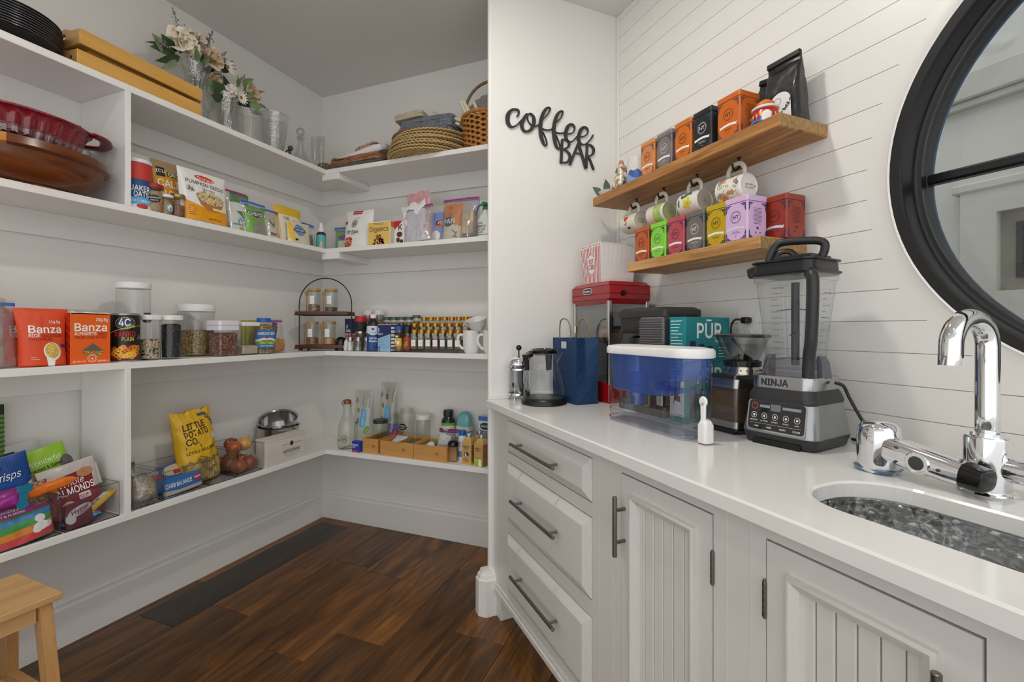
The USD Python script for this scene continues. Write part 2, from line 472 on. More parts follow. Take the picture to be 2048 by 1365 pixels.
# shiplap wall with the round window opening: boards with open joints
wr = group('wall_right')
wx, wy = ST(0, TW)
WF = UsdGeom.Xformable(stage.GetPrimAtPath(wr)); WF.AddTranslateOp().Set(Gf.Vec3d(wx, wy, 0)); WF.AddRotateZOp().Set(-45.0)
ZW, RW = 1.603, .512
hole = Point(-SC, ZW).buffer(RW + .055, quad_segs=24)
s_hi, s_lo = SW, -.75
obj(wr, 'backing', upright(prism(sbox(-s_hi, 0, -s_lo, ZC).difference(Point(-SC, ZW).buffer(RW + .02, quad_segs=24)), .13, -.135)), SHIP, False)
pitch, g0 = .08118, 1.237
k0 = -4
zz = [g0 + pitch * k for k in range(k0, 19)]
zs = [ZCT] + [z for z in zz if z > ZCT + .01] + [ZC]
for za, zb in zip(zs, zs[1:]):
    if zb - za < .01:
        continue
    b = sbox(-s_hi + .022, za + .0009, -s_lo, min(zb - .0009, ZC - .001)).difference(hole)
    if b.is_empty:
        continue
    obj(wr, 'board', upright(prism(b, .0045, -.0045)), SHIP, False)
# flat white ring around the window and corner bead, both on the wall
ringm = lathe([(RW + .0565, .008), (RW + .0565, -.0001), (RW + .056, -.0003), (RW + .030, -.0006), (RW + .010, -.004), (RW + .003, -.008), (RW - .001, -.006), (RW - .001, .03), (RW + .03, .03)], 96)
ringm = tf(ringm, rx=-90)
obj(wr, 'window_casing', tf(ringm, (-SC, 0, ZW)), SHIP, 40)
obj(wr, 'corner_bead', box2(-SW + .001, -SW + .021, -.004, .013, ZCT, ZC, .002), SHIP)

# round window: stepped black frame, glazing bar, glass
w1 = group('window_1')
WF = UsdGeom.Xformable(stage.GetPrimAtPath(w1)); WF.AddTranslateOp().Set(Gf.Vec3d(*ST(SC, TW), ZW)); WF.AddRotateZOp().Set(-45.0)
FRM = P('#121214', .3, name='black_window_metal', v=.08, vs=8)
def wring(prof):
    return tf(lathe(prof, 96), rx=-90)
obj(w1, 'outer_frame', wring([(RW + .01, .03), (RW - .001, -.006), (RW - .022, -.004), (RW - .026, .004), (RW - .026, .05), (RW - .012, .052), (RW + .01, .052)]), FRM, 35)
obj(w1, 'inner_frame', wring([(RW + .005, .05), (RW - .022, .05), (RW - .032, .054), (RW - .037, .062), (RW - .036, .072), (RW - .030, .08), (RW - .030, .10), (RW - .012, .102), (RW + .005, .102)]), FRM, 35)
obj(w1, 'sash', wring([(RW + .005, .10), (RW - .022, .10), (RW - .030, .104), (RW - .031, .125), (RW - .022, .132), (RW + .005, .132)]), P('#26262a', .35, name='dark_sash_metal'), 35)
obj(w1, 'seal', wring([(RW - .026, .128), (RW - .030, .130), (RW - .030, .136), (RW - .02, .138)]), P('#31506e', .4, name='blue_grey_seal'), 35)
obj(w1, 'pane', wring([(0, .133), (RW - .02, .133), (RW - .02, .136), (0, .136)]), glass('#fbfdfc', .95, .25, .0, name='window_glass', base=.02), False)
bar = box(2 * RW - .05, .03, .026, (0, .120, -.013), .005)
obj(w1, 'glazing_bar', bar, FRM)

# baseboards (tall, with a bead), the coffee wall's end block
BBP = [(0, 0), (.018, 0), (.018, .142), (.013, .150), (.013, .160), (.016, .164), (.012, .172), (.004, .178), (0, .178)]
def skirting(a, b):
    """profile along the floor from a to b, thickness to the left of the way"""
    a, b = np.array(a), np.array(b)
    d = (b - a) / np.linalg.norm(b - a); nn = np.array([-d[1], d[0]])
    v = []
    for p in (a, b):
        v += [(*(p + nn * x), z) for x, z in BBP]
    n = len(BBP); f = []
    for i in range(n):
        j = (i + 1) % n
        f += [(i, j, n + j), (i, n + j, n + i)]
    for i in range(1, n - 1):
        f += [(0, i + 1, i), (n, n + i, n + i + 1)]
    return TM(v, f)
struct('baseboard_left', skirting((XL, YB), (XL, -1.7)), WALLP, False)
struct('baseboard_back', skirting((-.85, YB), (XL, YB)), WALLP, False)
def STL(s, t):
    return np.array(ST(s, t))
blk = [(z, o) for z, o in ((0, .032), (.150, .032), (.155, .026), (.168, .022), (.172, .015), (.185, .010), (.186, 0))]
v, f = [], []
for z, o in blk:
    pts = [STL(SW + .03, .690 - o), STL(SW - o * .2, .690 - o), STL(SW - o, .690 - o * .2), STL(SW - o, TF + .03), STL(SW + .03, TF + .03)]
    v += [(*p, z) for p in pts]
for i in range(len(blk) - 1):
    for j in range(5):
        a, b, c, d = i * 5 + j, i * 5 + (j + 1) % 5, (i + 1) * 5 + (j + 1) % 5, (i + 1) * 5 + j
        f += [(a, b, c), (a, c, d)]
o = (len(blk) - 1) * 5
f += [(o, o + j, o + j + 1) for j in range(1, 4)]
struct('baseboard_right', TM(v, f), WALLP, False)

# ---------------------------------------------------------------- pantry shelving: L-shaped boards, uprights, cleats
def L_board(z):
    return Polygon([(XL, -1.5), (XS, -1.5), (XS, YS), (-.84, YS), (-.84, YB), (XL, YB)])
for nm, z, lab in (('top', Z1, 'topmost white L-shaped shelf board under the ceiling'), ('u', Z2, 'white L-shaped shelf board carrying the bowls and snack pouches'),
                   ('m', Z3, 'white L-shaped shelf board at eye level with dry goods jars'), ('l', Z4, 'lowest white L-shaped shelf board with clear bins')):
    t = thing('pantry_shelf', lab, 'shelf', (0, 0, z), 0, None)
    obj(t, 'left_board', box2(XL, XS, -1.5, YS, -HT, 0, .0015), SHELFW)
    obj(t, 'back_board', box2(XL, -.845, YS, YB, -HT, 0, .0015), SHELFW)
    obj(t, 'left_cleat', box2(XL, XL + .018, -1.5, YB, -HT - .09, -HT, .001), SHELFW)
    obj(t, 'back_cleat', box2(XL + .018, -.845, YB - .018, YB, -HT - .09, -HT, .001), SHELFW)
    if z in (Z1, Z2):
        obj(t, 'joint_support', box2(-2.005, -1.885, YS - .0, YB - .02, -HT - .036, -HT, .002), SHELFW)
for z0, z1, lab in ((Z2, Z1 - HT, 'white upright panel between the two upper shelves'), (Z4, Z3 - HT, 'white upright panel between the two lower shelves')):
    t = thing('shelf_divider', lab, 'shelf panel', (0, 0, z0))
    obj(t, 'panel', box2(XL + .019, XS, 1.088, 1.108, 0, z1 - z0, .001), SHELFW)

# ---------------------------------------------------------------- coffee counter: base cabinets with inset-look drawers and beadboard doors
def RFrame(s, t, z=0.0):
    return (*ST(s, t), z)
cb = thing('base_cabinet', 'pale grey base cabinet with drawers and beadboard doors under the white worktop', 'cabinet', RFrame(0, TF), -45)
X = lambda s: -s
s0, s1 = SW - .002, -.55
obj(cb, 'carcass', cat(box2(X(s0), X(s1), .025, TW - TF - .004, .10, .70), box2(X(s0), X(.64), .025, TW - TF - .004, .70, .884), box2(X(.13), X(s1), .025, TW - TF - .004, .70, .884)), CABW)
obj(cb, 'toe_kick', box2(X(s0 - .08), X(s1), .068, .085, 0, .10), CABW)
obj(cb, 'foot', box2(X(s0), X(s0 - .075), .0, .07, 0, .14, .002), CABW)
# face frame
dr = (1.723, 1.115)
doors = [(.982, .686), (.571, .282), (.16, -.13)]
fr = sbox(X(s0), .105, X(s1), .884)
cut = [sbox(X(dr[0]), a, X(dr[1]), b) for a, b in ((.172, .404), (.451, .686), (.726, .854))] + [sbox(X(a), .15, X(b), .852) for a, b in doors]
obj(cb, 'face_frame', upright(prism(fr.difference(unary_union(cut)), .024, -.024)), CABW, False)
for s in (.655, .602, 1.08, 1.02):
    obj(cb, 'frame_bead', box2(X(s) - .0015, X(s) + .0015, -.0008, .01, .10, .884), CABW)
obj(cb, 'bottom_moulding', cat(box2(X(s0), X(s1), -.012, .02, .105, .128, .003), box2(X(s0), X(s1), -.006, .02, .128, .142, .003)), CABW)
def raised_front(w, h, d=.024, e=.028):
    """drawer front with a raised field and sloping edges"""
    c = .004
    v, f = [], []
    for x, z, y in ((w / 2, h / 2, .018), (w / 2, h / 2, 0.0), (w / 2 - c, h / 2 - c, -.003), (w / 2 - e, h / 2 - e, -.015), (w / 2 - e - .003, h / 2 - e - .003, -.0155)):
        v += [(-x, y, -z), (x, y, -z), (x, y, z), (-x, y, z)]
    for i in range(4):
        for j in range(4):
            a, b, cc, dd = i * 4 + j, i * 4 + (j + 1) % 4, (i + 1) * 4 + (j + 1) % 4, (i + 1) * 4 + j
            f += [(a, b, cc), (a, cc, dd)]
    f += [(16, 17, 18), (16, 18, 19)]
    return TM(v, f)
def bar_pull(n, vert=False):
    b = tf(cyl(.006, n, n=14, c=.001), (0, 0, -n / 2))
    p = [tf(cyl(.0045, .03, n=10), (0, -.03, z), rx=-90) for z in (-n / 2 + .035, n / 2 - .035)]
    m = cat(tf(b, (0, -.032, 0)), *p)
    return m if vert else tf(m, ry=90)
for a, b, lab in ((.726, .854, 'shallow top drawer'), (.451, .686, 'middle drawer'), (.172, .404, 'bottom drawer')):
    w, h = dr[0] - dr[1] - .006, b - a - .006
    d = obj(cb, 'drawer', tf(raised_front(w, h), (X((dr[0] + dr[1]) / 2), .0, (a + b) / 2)), CABW, False, label=lab + ' with raised field')
    obj(d, 'handle', tf(bar_pull(.335), (X(1.425), -.0155, (a + b) / 2 - (.0 if a > .7 else -.01))), DARKSTEEL, 40)
for i, (a, b) in enumerate(doors):
    w = a - b - .006
    xc, zc, h = X((a + b) / 2), (.15 + .852) / 2, .852 - .15 - .006
    d = uniq(cb + '/door')
    st = .05
    o, inn = sbox(-w / 2, -h / 2, w / 2, h / 2), sbox(-w / 2 + st, -h / 2 + st, w / 2 - st, h / 2 - st)
    usdkit.mesh(stage, d, tf(upright(prism(o.difference(inn), .022, -.020)), (xc, 0, zc)), CABW)
    bw = (w - 2 * st) / 6
    for k in range(6):
        obj(d, 'bead_board', box2(xc - w / 2 + st + bw * k + .0009, xc - w / 2 + st + bw * (k + 1) - .0009, .004, .016, zc - h / 2 + st, zc + h / 2 - st, .0022), CABW)
    mo = []
    q = [(0, 0), (0, -.011), (.006, -.013), (.012, -.010), (.020, -.004), (.024, .006)]
    iw, ih = w / 2 - st + .010, h / 2 - st + .010
    vv, ff = [], []
    for x, y in q:
        vv += [(-iw + x, y, -ih + x), (iw - x, y, -ih + x), (iw - x, y, ih - x), (-iw + x, y, ih - x)]
    for r_ in range(len(q) - 1):
        for j in range(4):
            A, B, C, D = r_ * 4 + j, r_ * 4 + (j + 1) % 4, (r_ + 1) * 4 + (j + 1) % 4, (r_ + 1) * 4 + j
            ff += [(A, B, C), (A, C, D)]
    obj(d, 'panel_moulding', tf(TM(vv, ff), (xc, 0, zc)), CABW, 30)
    obj(d, 'handle', tf(bar_pull(.15, True), (xc + (-(w / 2 - .014) if i == 0 else (w / 2 - .03)), -.001, .724)), DARKSTEEL, 40)
    hx = xc + (w / 2 + .003 if i == 0 else -w / 2 - .003)
    for hz in (.715, .25):
        obj(d, 'hinge', cat(*[cyl(.0042, .0118, (hx, -.0035, hz + .0125 * k), 12, .0006) for k in range(5)], cyl(.003, .069, (hx, -.0035, hz - .003), 10, .001)), DARKSTEEL, 40)
# worktop with sink cut-out, and back splash strip on the coffee wall
SKS, SKT, SKX, SKY = .385, .925, .205, .115
wt = thing('worktop', 'white quartz worktop with a small sink cut-out', 'countertop', RFrame(0, 0, ZCT), -45)
sk = Polygon([(x - SKS, y + SKT) for x, y in ring_rr(SKX, SKY, .10, 10)])
top = sbox(-SW + .001, .695, .55, TW - .001).difference(sk)
QZ = P('#e9e8e4', .14, name='white_quartz', v=.015, vs=9)
a = prism(top, .024, -.030)
edge = []
for g in (top.exterior, *top.interiors):
    c0 = np.array(g.coords)[:-1]
pt = Polygon(top.exterior, [i for i in top.interiors])
inset = top.buffer(-.004, join_style=2)
vt, ft = flat2(inset)
topface = TM(np.c_[vt, np.zeros(len(vt))], ft)
def ringstrip(A, B, za, zb):
    A, B = np.array(A.coords)[:-1], np.array(B.coords)[:-1]
    # B has the same vertex count ordering for these simple outlines
    n = len(A)
    if len(B) != n:
        return None
    k = np.argmin(np.linalg.norm(B - A[0], axis=1)); B = np.roll(B, -k, 0)
    v = [(*p, za) for p in A] + [(*p, zb) for p in B]
    f = []
    for i in range(n):
        j = (i + 1) % n
        f += [(i, j, n + j), (i, n + j, n + i)]
    return TM(v, f)
ex = sbox(-SW + .001, .695, .55, TW - .001)
exi = sbox(-SW + .005, .699, .546, TW - .005)
hi_ = Polygon([(x - SKS, y + SKT) for x, y in ring_rr(SKX + .004, SKY + .004, .104, 10)])
vt, ft = flat2(exi.difference(hi_))
ms = [TM(np.c_[vt, np.zeros(len(vt))], ft)]
A, B = np.array(ex.exterior.coords)[:4], np.array(exi.exterior.coords)[:4]
def band(A, za, B, zb, flip=False):
    n = len(A); v = [(*p, za) for p in A] + [(*p, zb) for p in B]; f = []
    for i in range(n):
        j = (i + 1) % n
        t1, t2 = (i, j, n + j), (i, n + j, n + i)
        f += [t1[::-1], t2[::-1]] if flip else [t1, t2]
    return TM(v, f)
cw_ = lambda P_: np.array(P_)[:4]
def ccw(pts):
    pts = np.array(pts); x, y = pts.T
    return pts if np.sum(x * np.roll(y, -1) - y * np.roll(x, -1)) > 0 else pts[::-1]
A, B = ccw(A), ccw(B)
B = np.array([B[np.argmin(np.linalg.norm(B - p, axis=1))] for p in A])
ms += [band(A, -.030, A, -.004), band(A, -.004, B, 0)]
h0 = ccw(np.array(sk.exterior.coords)[:-1]); h1 = ccw(np.array(hi_.exterior.coords)[:-1])
ms += [band(h0, -.030, h0, -.004, True), band(h0, -.004, h1, 0, True)]
vt, ft = flat2(ex.difference(sk)); ms.append(TM(np.c_[vt, np.full(len(vt), -.030)], ft[:, ::-1]))
obj(wt, 'slab', cat(*ms), QZ, False)
obj(wt, 'back_splash', box2(-SW + .001, -SW + .014, .70, TW - .002, .0, .022, .002), QZ)
# hammered steel sink under the cut-out
sn = thing('sink', 'small oval hammered steel sink set under the white worktop', 'sink', RFrame(SKS, SKT, ZCT - .031), -45)
secs = [(0, SKX + .02, SKY + .02, .12), (0, SKX + .004, SKY + .004, .104)]
D = .15
for q in np.linspace(0, 1, 26)[1:]:
    a = q * math.pi / 2
    kx = .60 + .40 * math.cos(a) ** .6 if q < 1 else .55
    z = -D * math.sin(a) ** .9
    secs.append((z, (SKX + .003) * kx, (SKY + .003) * kx, .10 * kx))
secs += [(-D, SKX * .3, SKY * .3, .035), (-D, .02, .02, .02)]
bowl = loft(secs, 22, False, False)
bowl = TM(*trimesh.remesh.subdivide_to_size(bowl.vertices, bowl.faces, .0034, max_iter=9))
bowl.merge_vertices()
bowl = TM(bowl.vertices, bowl.faces)
vv = np.array(bowl.vertices)
nr = np.array(trimesh.Trimesh(vv, bowl.faces, process=False).vertex_normals)
cell = vv / .0165
def dimple(p):
    rr_ = np.random.RandomState(5); base = np.floor(p); best = np.full(len(p), 9.0)
    for dx in (-1, 0, 1):
        for dy in (-1, 0, 1):
            for dz in (-1, 0, 1):
                cc = base + [dx, dy, dz]
                hsh = np.sin(cc @ np.array([[127.1, 269.5, 113.5], [311.7, 183.3, 271.9], [74.7, 246.1, 124.6]])) * 43758.5453
                best = np.minimum(best, np.linalg.norm(p - cc - (hsh - np.floor(hsh)), axis=1))
    return best
dm = np.clip(dimple(cell), 0, 1) ** 2 * .0036
inner = (vv[:, 2] < -.004)
vv = vv - nr * (np.where(inner, dm, 0))[:, None] * np.sign(1)
obj(sn, 'bowl', TM(vv, np.array(bowl.faces)), P('#cfd0d0', .12, 1.0, name='hammered_steel'), True)
obj(sn, 'drain', cat(lathe([(0, .004), (.016, .004), (.02, .002), (.024, .003), (.026, 0)], 28)).apply_translation([0, 0, -D + .003]), CHROME)

# ---------------------------------------------------------------- the neighbouring house seen through the round window
ST_ = P('#bdbbb7', .9, v=.05, vs=3, b=1.0, bs=14, name='rough_stucco')
ST2 = P('#b3b0aa', .9, v=.06, vs=6, b=.35, bs=60, name='smooth_cast_stone')
ns = thing('neighbour_house', 'grey stucco wall of the house next door beyond the round window', 'building', RFrame(0, 2.6), -45)
gx, gz = np.meshgrid(np.linspace(-2.2, 3.2, 300), np.linspace(0, 4.6, 256))
pp = np.stack([gx.ravel(), gz.ravel(), 0 * gx.ravel()], 1)
n1 = meshkit.fbm(pp * [5, 6, 1], 4, 3); n2 = meshkit.fbm(pp * [2.2, 3.0, 1] + 9, 3, 8)
rid = 1 - np.abs(2 * meshkit.fbm(pp * [3.2, 4.4, 1] + 4 * n2[:, None], 3, 21) - 1)
rel = .004 * (n1 - .5) + .012 * np.clip((rid - .93) / .07, 0, 1) * (n2 > .45)
vv = np.stack([gx.ravel(), -rel, gz.ravel()], 1)
nx, nz = gx.shape[1], gx.shape[0]
ii = (np.arange(nz - 1)[:, None] * nx + np.arange(nx - 1)).ravel()
ff = np.vstack([np.stack([ii, ii + 1, ii + nx + 1], 1), np.stack([ii, ii + nx + 1, ii + nx], 1)])
obj(ns, 'stucco_wall', TM(vv, ff), ST_, True)
obj(ns, 'wall_core', box2(-2.2, 3.2, .02, .2, 0, 4.6), ST_)
obj(ns, 'band_course', cat(box2(-2.2, 3.2, -.055, .01, 2.19, 2.30, .006), box2(-2.2, 3.2, -.035, .01, 2.16, 2.19, .004)), ST2)
so, si, sz0, sz1 = 1.07, .955, 1.372, 1.693
outer = sbox(-so, 1.23, .20, 1.80); inner_ = sbox(-si, sz0, .05, sz1)
obj(ns, 'window_surround', cat(upright(prism(outer.difference(inner_), .05, 0)), box2(-so - .03, .23, -.06, .01, 1.79, 1.83, .008)), ST2, False)
obj(ns, 'window_reveal', upright(prism(inner_.difference(inner_.buffer(-.05, join_style=2)), .02, -.005)), P('#8d8a80', .85, name='painted_reveal'), False)
wi = obj(ns, 'window', upright(prism(inner_.buffer(-.05, join_style=2).difference(inner_.buffer(-.068, join_style=2)), .03, 0)), P('#2b2c2e', .5), False)
obj(wi, 'pane', box2(-si + .06, .0, .0, .008, sz0 + .06, sz1 - .06), P('#25292d', .08, name='dark_window_glass', coat=.5))
obj(ns, 'base_course', box2(-2.2, 3.2, -.07, .01, 0, 1.195, .01), P('#4d4a48', .9, b=.4, bs=30, name='dark_stone'))
struct('ground_outside', box2(-4, 6, 2.7, 6, -.1, -.02), P('#8a8884', .9))
# ---------------------------------------------------------------- builders for goods
def onL(a, b, z): return dict(loc=(XS - b, a, z), rz=90)
def onB(a, b, z): return dict(loc=(a, YS + b, z), rz=0)
def onR(s, t, z): return dict(loc=RFrame(s, t, z), rz=-45)
def at(d, turn=0, **k):
    d = dict(d); d['rz'] += turn; d.update(k); return d

class Pouch:
    """stand-up bag: full at the foot, flat at the top seal; front(x, z) is a surface for print"""
    def __init__(s, w, h, d, seed=0, crum=.003, top=.0, waist=.05, pw=2.2, foot=1.0, rag=0.0, flare=0.0):
        s.w, s.h, s.d, s.seed, s.crum, s.waist, s.pw, s.foot, s.rag, s.flare, s.top = w, h, d, seed, crum, waist, pw, foot, rag, flare, top
    def width(s, z):
        q = np.clip(z / s.h, 0, 1)
        return s.w * (1 - s.waist * np.sin(np.pi * q) + s.flare * q)
    def half(s, x, z):
        q = np.clip(z / s.h, 0, 1)
        xi = np.clip(np.abs(x) / (s.width(z) / 2), 0, 1)
        pr = (1 - q ** s.pw) ** .8 * (s.foot + (1 - s.foot) * np.sin(np.pi * np.clip(q, 0, .5)) ** .8)
        return s.d / 2 * np.maximum(pr, s.top) * np.maximum(1 - xi ** 2.6, 0) ** .55 + .0008
    def wob(s, x, z, k):
        p = np.stack([x * 22, z * 17, np.full_like(x, s.seed * 3.7 + k * 50)], -1)
        n = meshkit.fbm(p, 3, s.seed) - .5
        rid = np.abs(meshkit.noise(p * 1.7 + 5, s.seed) - .5)
        return s.crum * (2.0 * n + 1.2 * (.25 - rid))
    def F(s, x, z, o=0.0):
        x, z = np.asarray(x, float), np.asarray(z, float)
        return np.stack([x, -(s.half(x, z) + s.wob(x, z, 0) * np.clip(s.half(x, z) / .006, 0, 1)) - o, z], 1)
    def mesh(s, n=26, m=26):
        q = np.linspace(-1, 1, n); zz = np.linspace(0, s.h, m)
        Z, Q = np.meshgrid(zz, q, indexing='ij')
        Xg = Q * s.width(Z) / 2
        zt = Z.copy()
        if s.rag:
            zt = Z + s.rag * (meshkit.fbm(np.stack([Xg * 30, 0 * Z + s.seed, 0 * Z], -1), 3, s.seed) - .5) * 2 * (Z / s.h) ** 6
        f = s.F(Xg.ravel(), Z.ravel())
        hb = s.half(Xg.ravel(), Z.ravel())
        b = np.stack([Xg.ravel(), hb + s.wob(Xg.ravel(), Z.ravel(), 1) * np.clip(hb / .006, 0, 1), Z.ravel()], 1)
        f[:, 2] = b[:, 2] = zt.ravel()
        ii = (np.arange(m - 1)[:, None] * n + np.arange(n - 1)).ravel()
        t = np.vstack([np.stack([ii, ii + 1, ii + n + 1], 1), np.stack([ii, ii + n + 1, ii + n], 1)])
        N = n * m
        e = []
        for i in range(m - 1):
            for j in (0, n - 1):
                a, c = i * n + j, (i + 1) * n + j
                e += [(a, c, c + N), (a, c + N, a + N)] if j == 0 else [(a, c + N, c), (a, a + N, c + N)]
        for j in range(n - 1):
            e += [(j, j + N, j + 1 + N), (j, j + 1 + N, j + 1)]
        return TM(np.vstack([f, b]), np.vstack([t, t[:, ::-1] + N, np.array(e)]))

def tlines(x0, x1, z, n, dz, h=.0012, rng=random.Random(1), centre=False):
    out = []
    for i in range(n):
        w = (x1 - x0) * rng.uniform(.6, 1)
        xa = (x0 + x1 - w) / 2 if centre else x0
        out.append(sbox(xa, z - i * dz - h, xa + w, z - i * dz))
    return out
def zipbag(t, P_, zipcol='#2d62b5', zipcol2=None, film=None, name='bag'):
    obj(t, name, P_.mesh(), film or FILM, True)
    zc = P_.h - .018
    m = onto(P_.F, [sbox(-P_.w / 2 * .99, zc, P_.w / 2 * .99, zc + .011)], .0012, .012)
    obj(t, 'zip_strip', m, P(zipcol, .35, name='zip_plastic'), True)
    if zipcol2:
        obj(t, 'zip_strip', onto(P_.F, [sbox(-P_.w / 2 * .99, zc - .009, P_.w / 2 * .99, zc - .002)], .0012, .012), P(zipcol2, .35, name='zip_plastic'), True)
def roundjar(t, r, h, lid='#efefec', lidh=.016, lidr=None, fill=None, fillh=.6, neck=0.0, gl=None, lidm=None, shoulder=.012, n=36):
    """clear jar with screw lid; h to the top of the lid"""
    hb = h - lidh
    nr = r - neck
    gl = gl or GLASS
    th = .0022
    prof = [(0, 0), (r - .003, 0), (r, .003), (r, hb - shoulder - .008), (nr, hb - .006), (nr, hb), (nr - th, hb), (nr - th, hb - .005)]
    obj(t, 'jar', lathe(prof, n), gl, 40)
    if fill is not None:
        fh = (hb - shoulder) * fillh
        obj(t, 'contents', lathe([(0, .0055), (r - th - .0006, .0055), (r - th - .0006, fh), (r * .5, fh + .004), (0, fh + .005)], n), fill, 40)
    if lid:
        lr = lidr or nr + .003
        obj(t, 'lid', tf(lathe([(0, 0), (lr, 0), (lr, lidh - .002), (lr - .002, lidh), (0, lidh)], n), (0, 0, hb)), lidm or P(lid, .35, name='lid_plastic'), 40)
def carton(t, w, d, h, mat, c=.0012):
    return obj(t, 'box', box(w, d, h, c=c), mat)
def rim(shape, w):
    return shape.difference(shape.buffer(-w))
SPICES = ['#b5551f', '#5d6b36', '#7a5a34', '#a3401c', '#8b8a56', '#74703c', '#c9a468', '#96372a', '#4f5a2e', '#b88b4d']

# ================================================================ top shelf, left run
# black plates
PL = P('#161616', .22, name='black_glaze', v=.1, vs=9, coat=.3)
t = thing('dinner_plate', 'black dinner plate at the bottom of the stack on the top shelf', 'plate', (XS - .145, .80, Z1), 0, 'stacked black dinner plates')
R_ = .155
obj(t, 'plate', lathe([(0, .006), (.085, .006), (.088, 0), (.092, 0), (.095, .006), (.135, .017), (R_, .030), (R_, .0325), (R_ - .002, .033), (.130, .021), (.092, .010), (0, .0095)], 72), PL, 35)
obj(t, 'rim', lathe([(R_ - .001, .0318), (R_ + .0003, .0322), (R_ - .0006, .0336), (R_ - .0025, .0332)], 72), P('#8f9299', .2, name='worn_glaze_rim'), 35)  # pale grey edge paints the glint along the plate rim
names = ['second', 'third', 'fourth', 'fifth', 'sixth', 'seventh', 'eighth', 'ninth', 'tenth']
for i, nm in enumerate(names):
    copy(t, (XS - .145 + rng.uniform(-.0015, .0015), .80 + rng.uniform(-.0015, .0015), Z1 + .0082 * (i + 1)), label=f'black dinner plate, {nm} from the bottom of the stack on the top shelf')
# two bamboo bed trays
BAM = wood('#cc9140', '#e8b866', 'x', 16, .38, 20, 0, b=.08, dist=.6, c2='#dba652', fine=.12, name='bamboo')
BAMD = wood('#b58245', '#d8a560', 'y', 16, .4, 16, 0, b=.08, dist=.8, fine=.15, name='bamboo_end')
def bed_tray(name, label, loc, rz, rx=0, ry=0):
    t = thing(name, label, 'tray', loc, rz, 'bamboo trays on the top shelf', rx, ry)
    w, d, h = .434, .26, .052
    obj(t, 'base_board', box(w - .02, d - .02, .008, (0, d / 2, .006), .001), BAM)
    for y in (.006, d - .006):
        obj(t, 'side_rail', box(w, .012, h, (0, y, 0), .0015), BAM)
    for sx in (-1, 1):
        q = [(-d / 2 + .012, 0), (d / 2 - .012, 0), (d / 2 - .012, h), (d / 2 - .05, h + .002), (d / 2 - .085, h + .014), (-d / 2 + .085, h + .014), (-d / 2 + .05, h + .002), (-d / 2 + .012, h)]
        sh = Polygon(q).buffer(.004).buffer(-.004).difference(rbox_sheet(.09, .02, .0095).buffer(0) if False else affinity.translate(rbox_sheet(.095, .02, .0095), 0, h - .012))
        obj(t, 'end_board', tf(sideways(prism(sh, .012, -.006)), (sx * (w / 2 - .006), d / 2, 0)), BAMD, False)
    br = box(.012, .0015, .016, (-w / 2 + .001, .03, h * .45), .0004)
    obj(t, 'hinge_plate', tf(cyl(.006, .002, n=14), (-w / 2 - .001, .035, h * .55), ry=90), STEEL)
    obj(t, 'folded_leg', box(w * .8, .02, .014, (0, .05, -.0), .003), BAM)
    return t
bed_tray('bed_tray', 'lower of the two honey bamboo bed trays on the top shelf', (XS - .006, 1.163, Z1), 90)
bed_tray('bed_tray', 'upper bamboo bed tray lying askew on the other one', (XS - .008, 1.170, Z1 + .071), 90.8, 0, .7)

# cut glass on the top shelf
CUT = glass('#eef0f0', .22, .9, .03, 'cut_crystal', b=1.0, bs=85, base=.20)
CUTP = glass('#f3f4f3', .28, .8, .03, 'plain_crystal', b=.4, bs=40, base=.12)
def faceted(prof, n=40, amp=.0015, k=12, z0=0, z1=9, tw=0.0):
    m = lathe(prof, n * 2)
    v = np.array(m.vertices); a = np.arctan2(v[:, 1], v[:, 0]); r = np.hypot(v[:, 0], v[:, 1])
    d = amp * np.abs(np.sin((a * k + tw * v[:, 2]) / 2)) * ((v[:, 2] > z0) & (v[:, 2] < z1))
    f = np.where(r > 1e-6, (r - d) / np.maximum(r, 1e-6), 1)
    v[:, 0] *= f; v[:, 1] *= f
    return TM(v, m.faces)
def wall_prof(pts, th=.003, full=False):
    """open vessel: outer profile up, inner profile back down"""
    if not full:
        r, z = pts[-1]
        return pts + [(r - th, z), (r - th, z - .004)]
    return pts + [(max(r - th, 0.0005), z) for r, z in pts[::-1][:-1] if z > th * 1.5] + [(0, pts[0][1] + th * 2)]
t = thing('crystal_pitcher', 'tall cut crystal pitcher holding the cream rose bouquet', 'pitcher', **onL(1.445, .135, Z1))
m = faceted(wall_prof([(0, 0), (.045, 0), (.047, .008), (.040, .02), (.052, .06), (.055, .12), (.044, .19), (.042, .22), (.052, .26), (.062, .285)]), 36, .004, 14, .03, .18, 60)
v = np.array(m.vertices); a = np.arctan2(v[:, 1], v[:, 0]); v[:, 2] += np.where(v[:, 2] > .2, .010 * np.cos(a * 2 + .6) * (v[:, 2] - .2) / .085, 0)
obj(t, 'body', TM(v, m.faces), CUT, 25)
obj(t, 'handle', tube(bez([(.045, 0, .235), (.075, 0, .25), (.088, 0, .20), (.08, 0, .13), (.05, 0, .09)]), .007, 10), CUTP, True)
t = thing('crystal_vase', 'shorter cut crystal vase holding the small bouquet with green leaves', 'vase', **onL(1.590, .13, Z1))
obj(t, 'body', faceted(wall_prof([(0, 0), (.036, 0), (.038, .01), (.032, .025), (.040, .07), (.044, .13), (.050, .19), (.054, .205)]), 36, .003, 16, .03, .19, 40), CUT, 25)
t = thing('ice_bucket', 'straight sided diamond cut crystal ice bucket on the top shelf', 'ice bucket', **onL(1.695, .11, Z1))
obj(t, 'body', faceted(wall_prof([(0, 0), (.052, 0), (.054, .01), (.056, .08), (.058, .15), (.060, .172)], .005), 48, .003, 30, .01, .14, 130), glass('#eeeee8', .4, .7, .04, 'frosted_cut_crystal', b=1.0, bs=110, base=.12, milk=.12), 25)
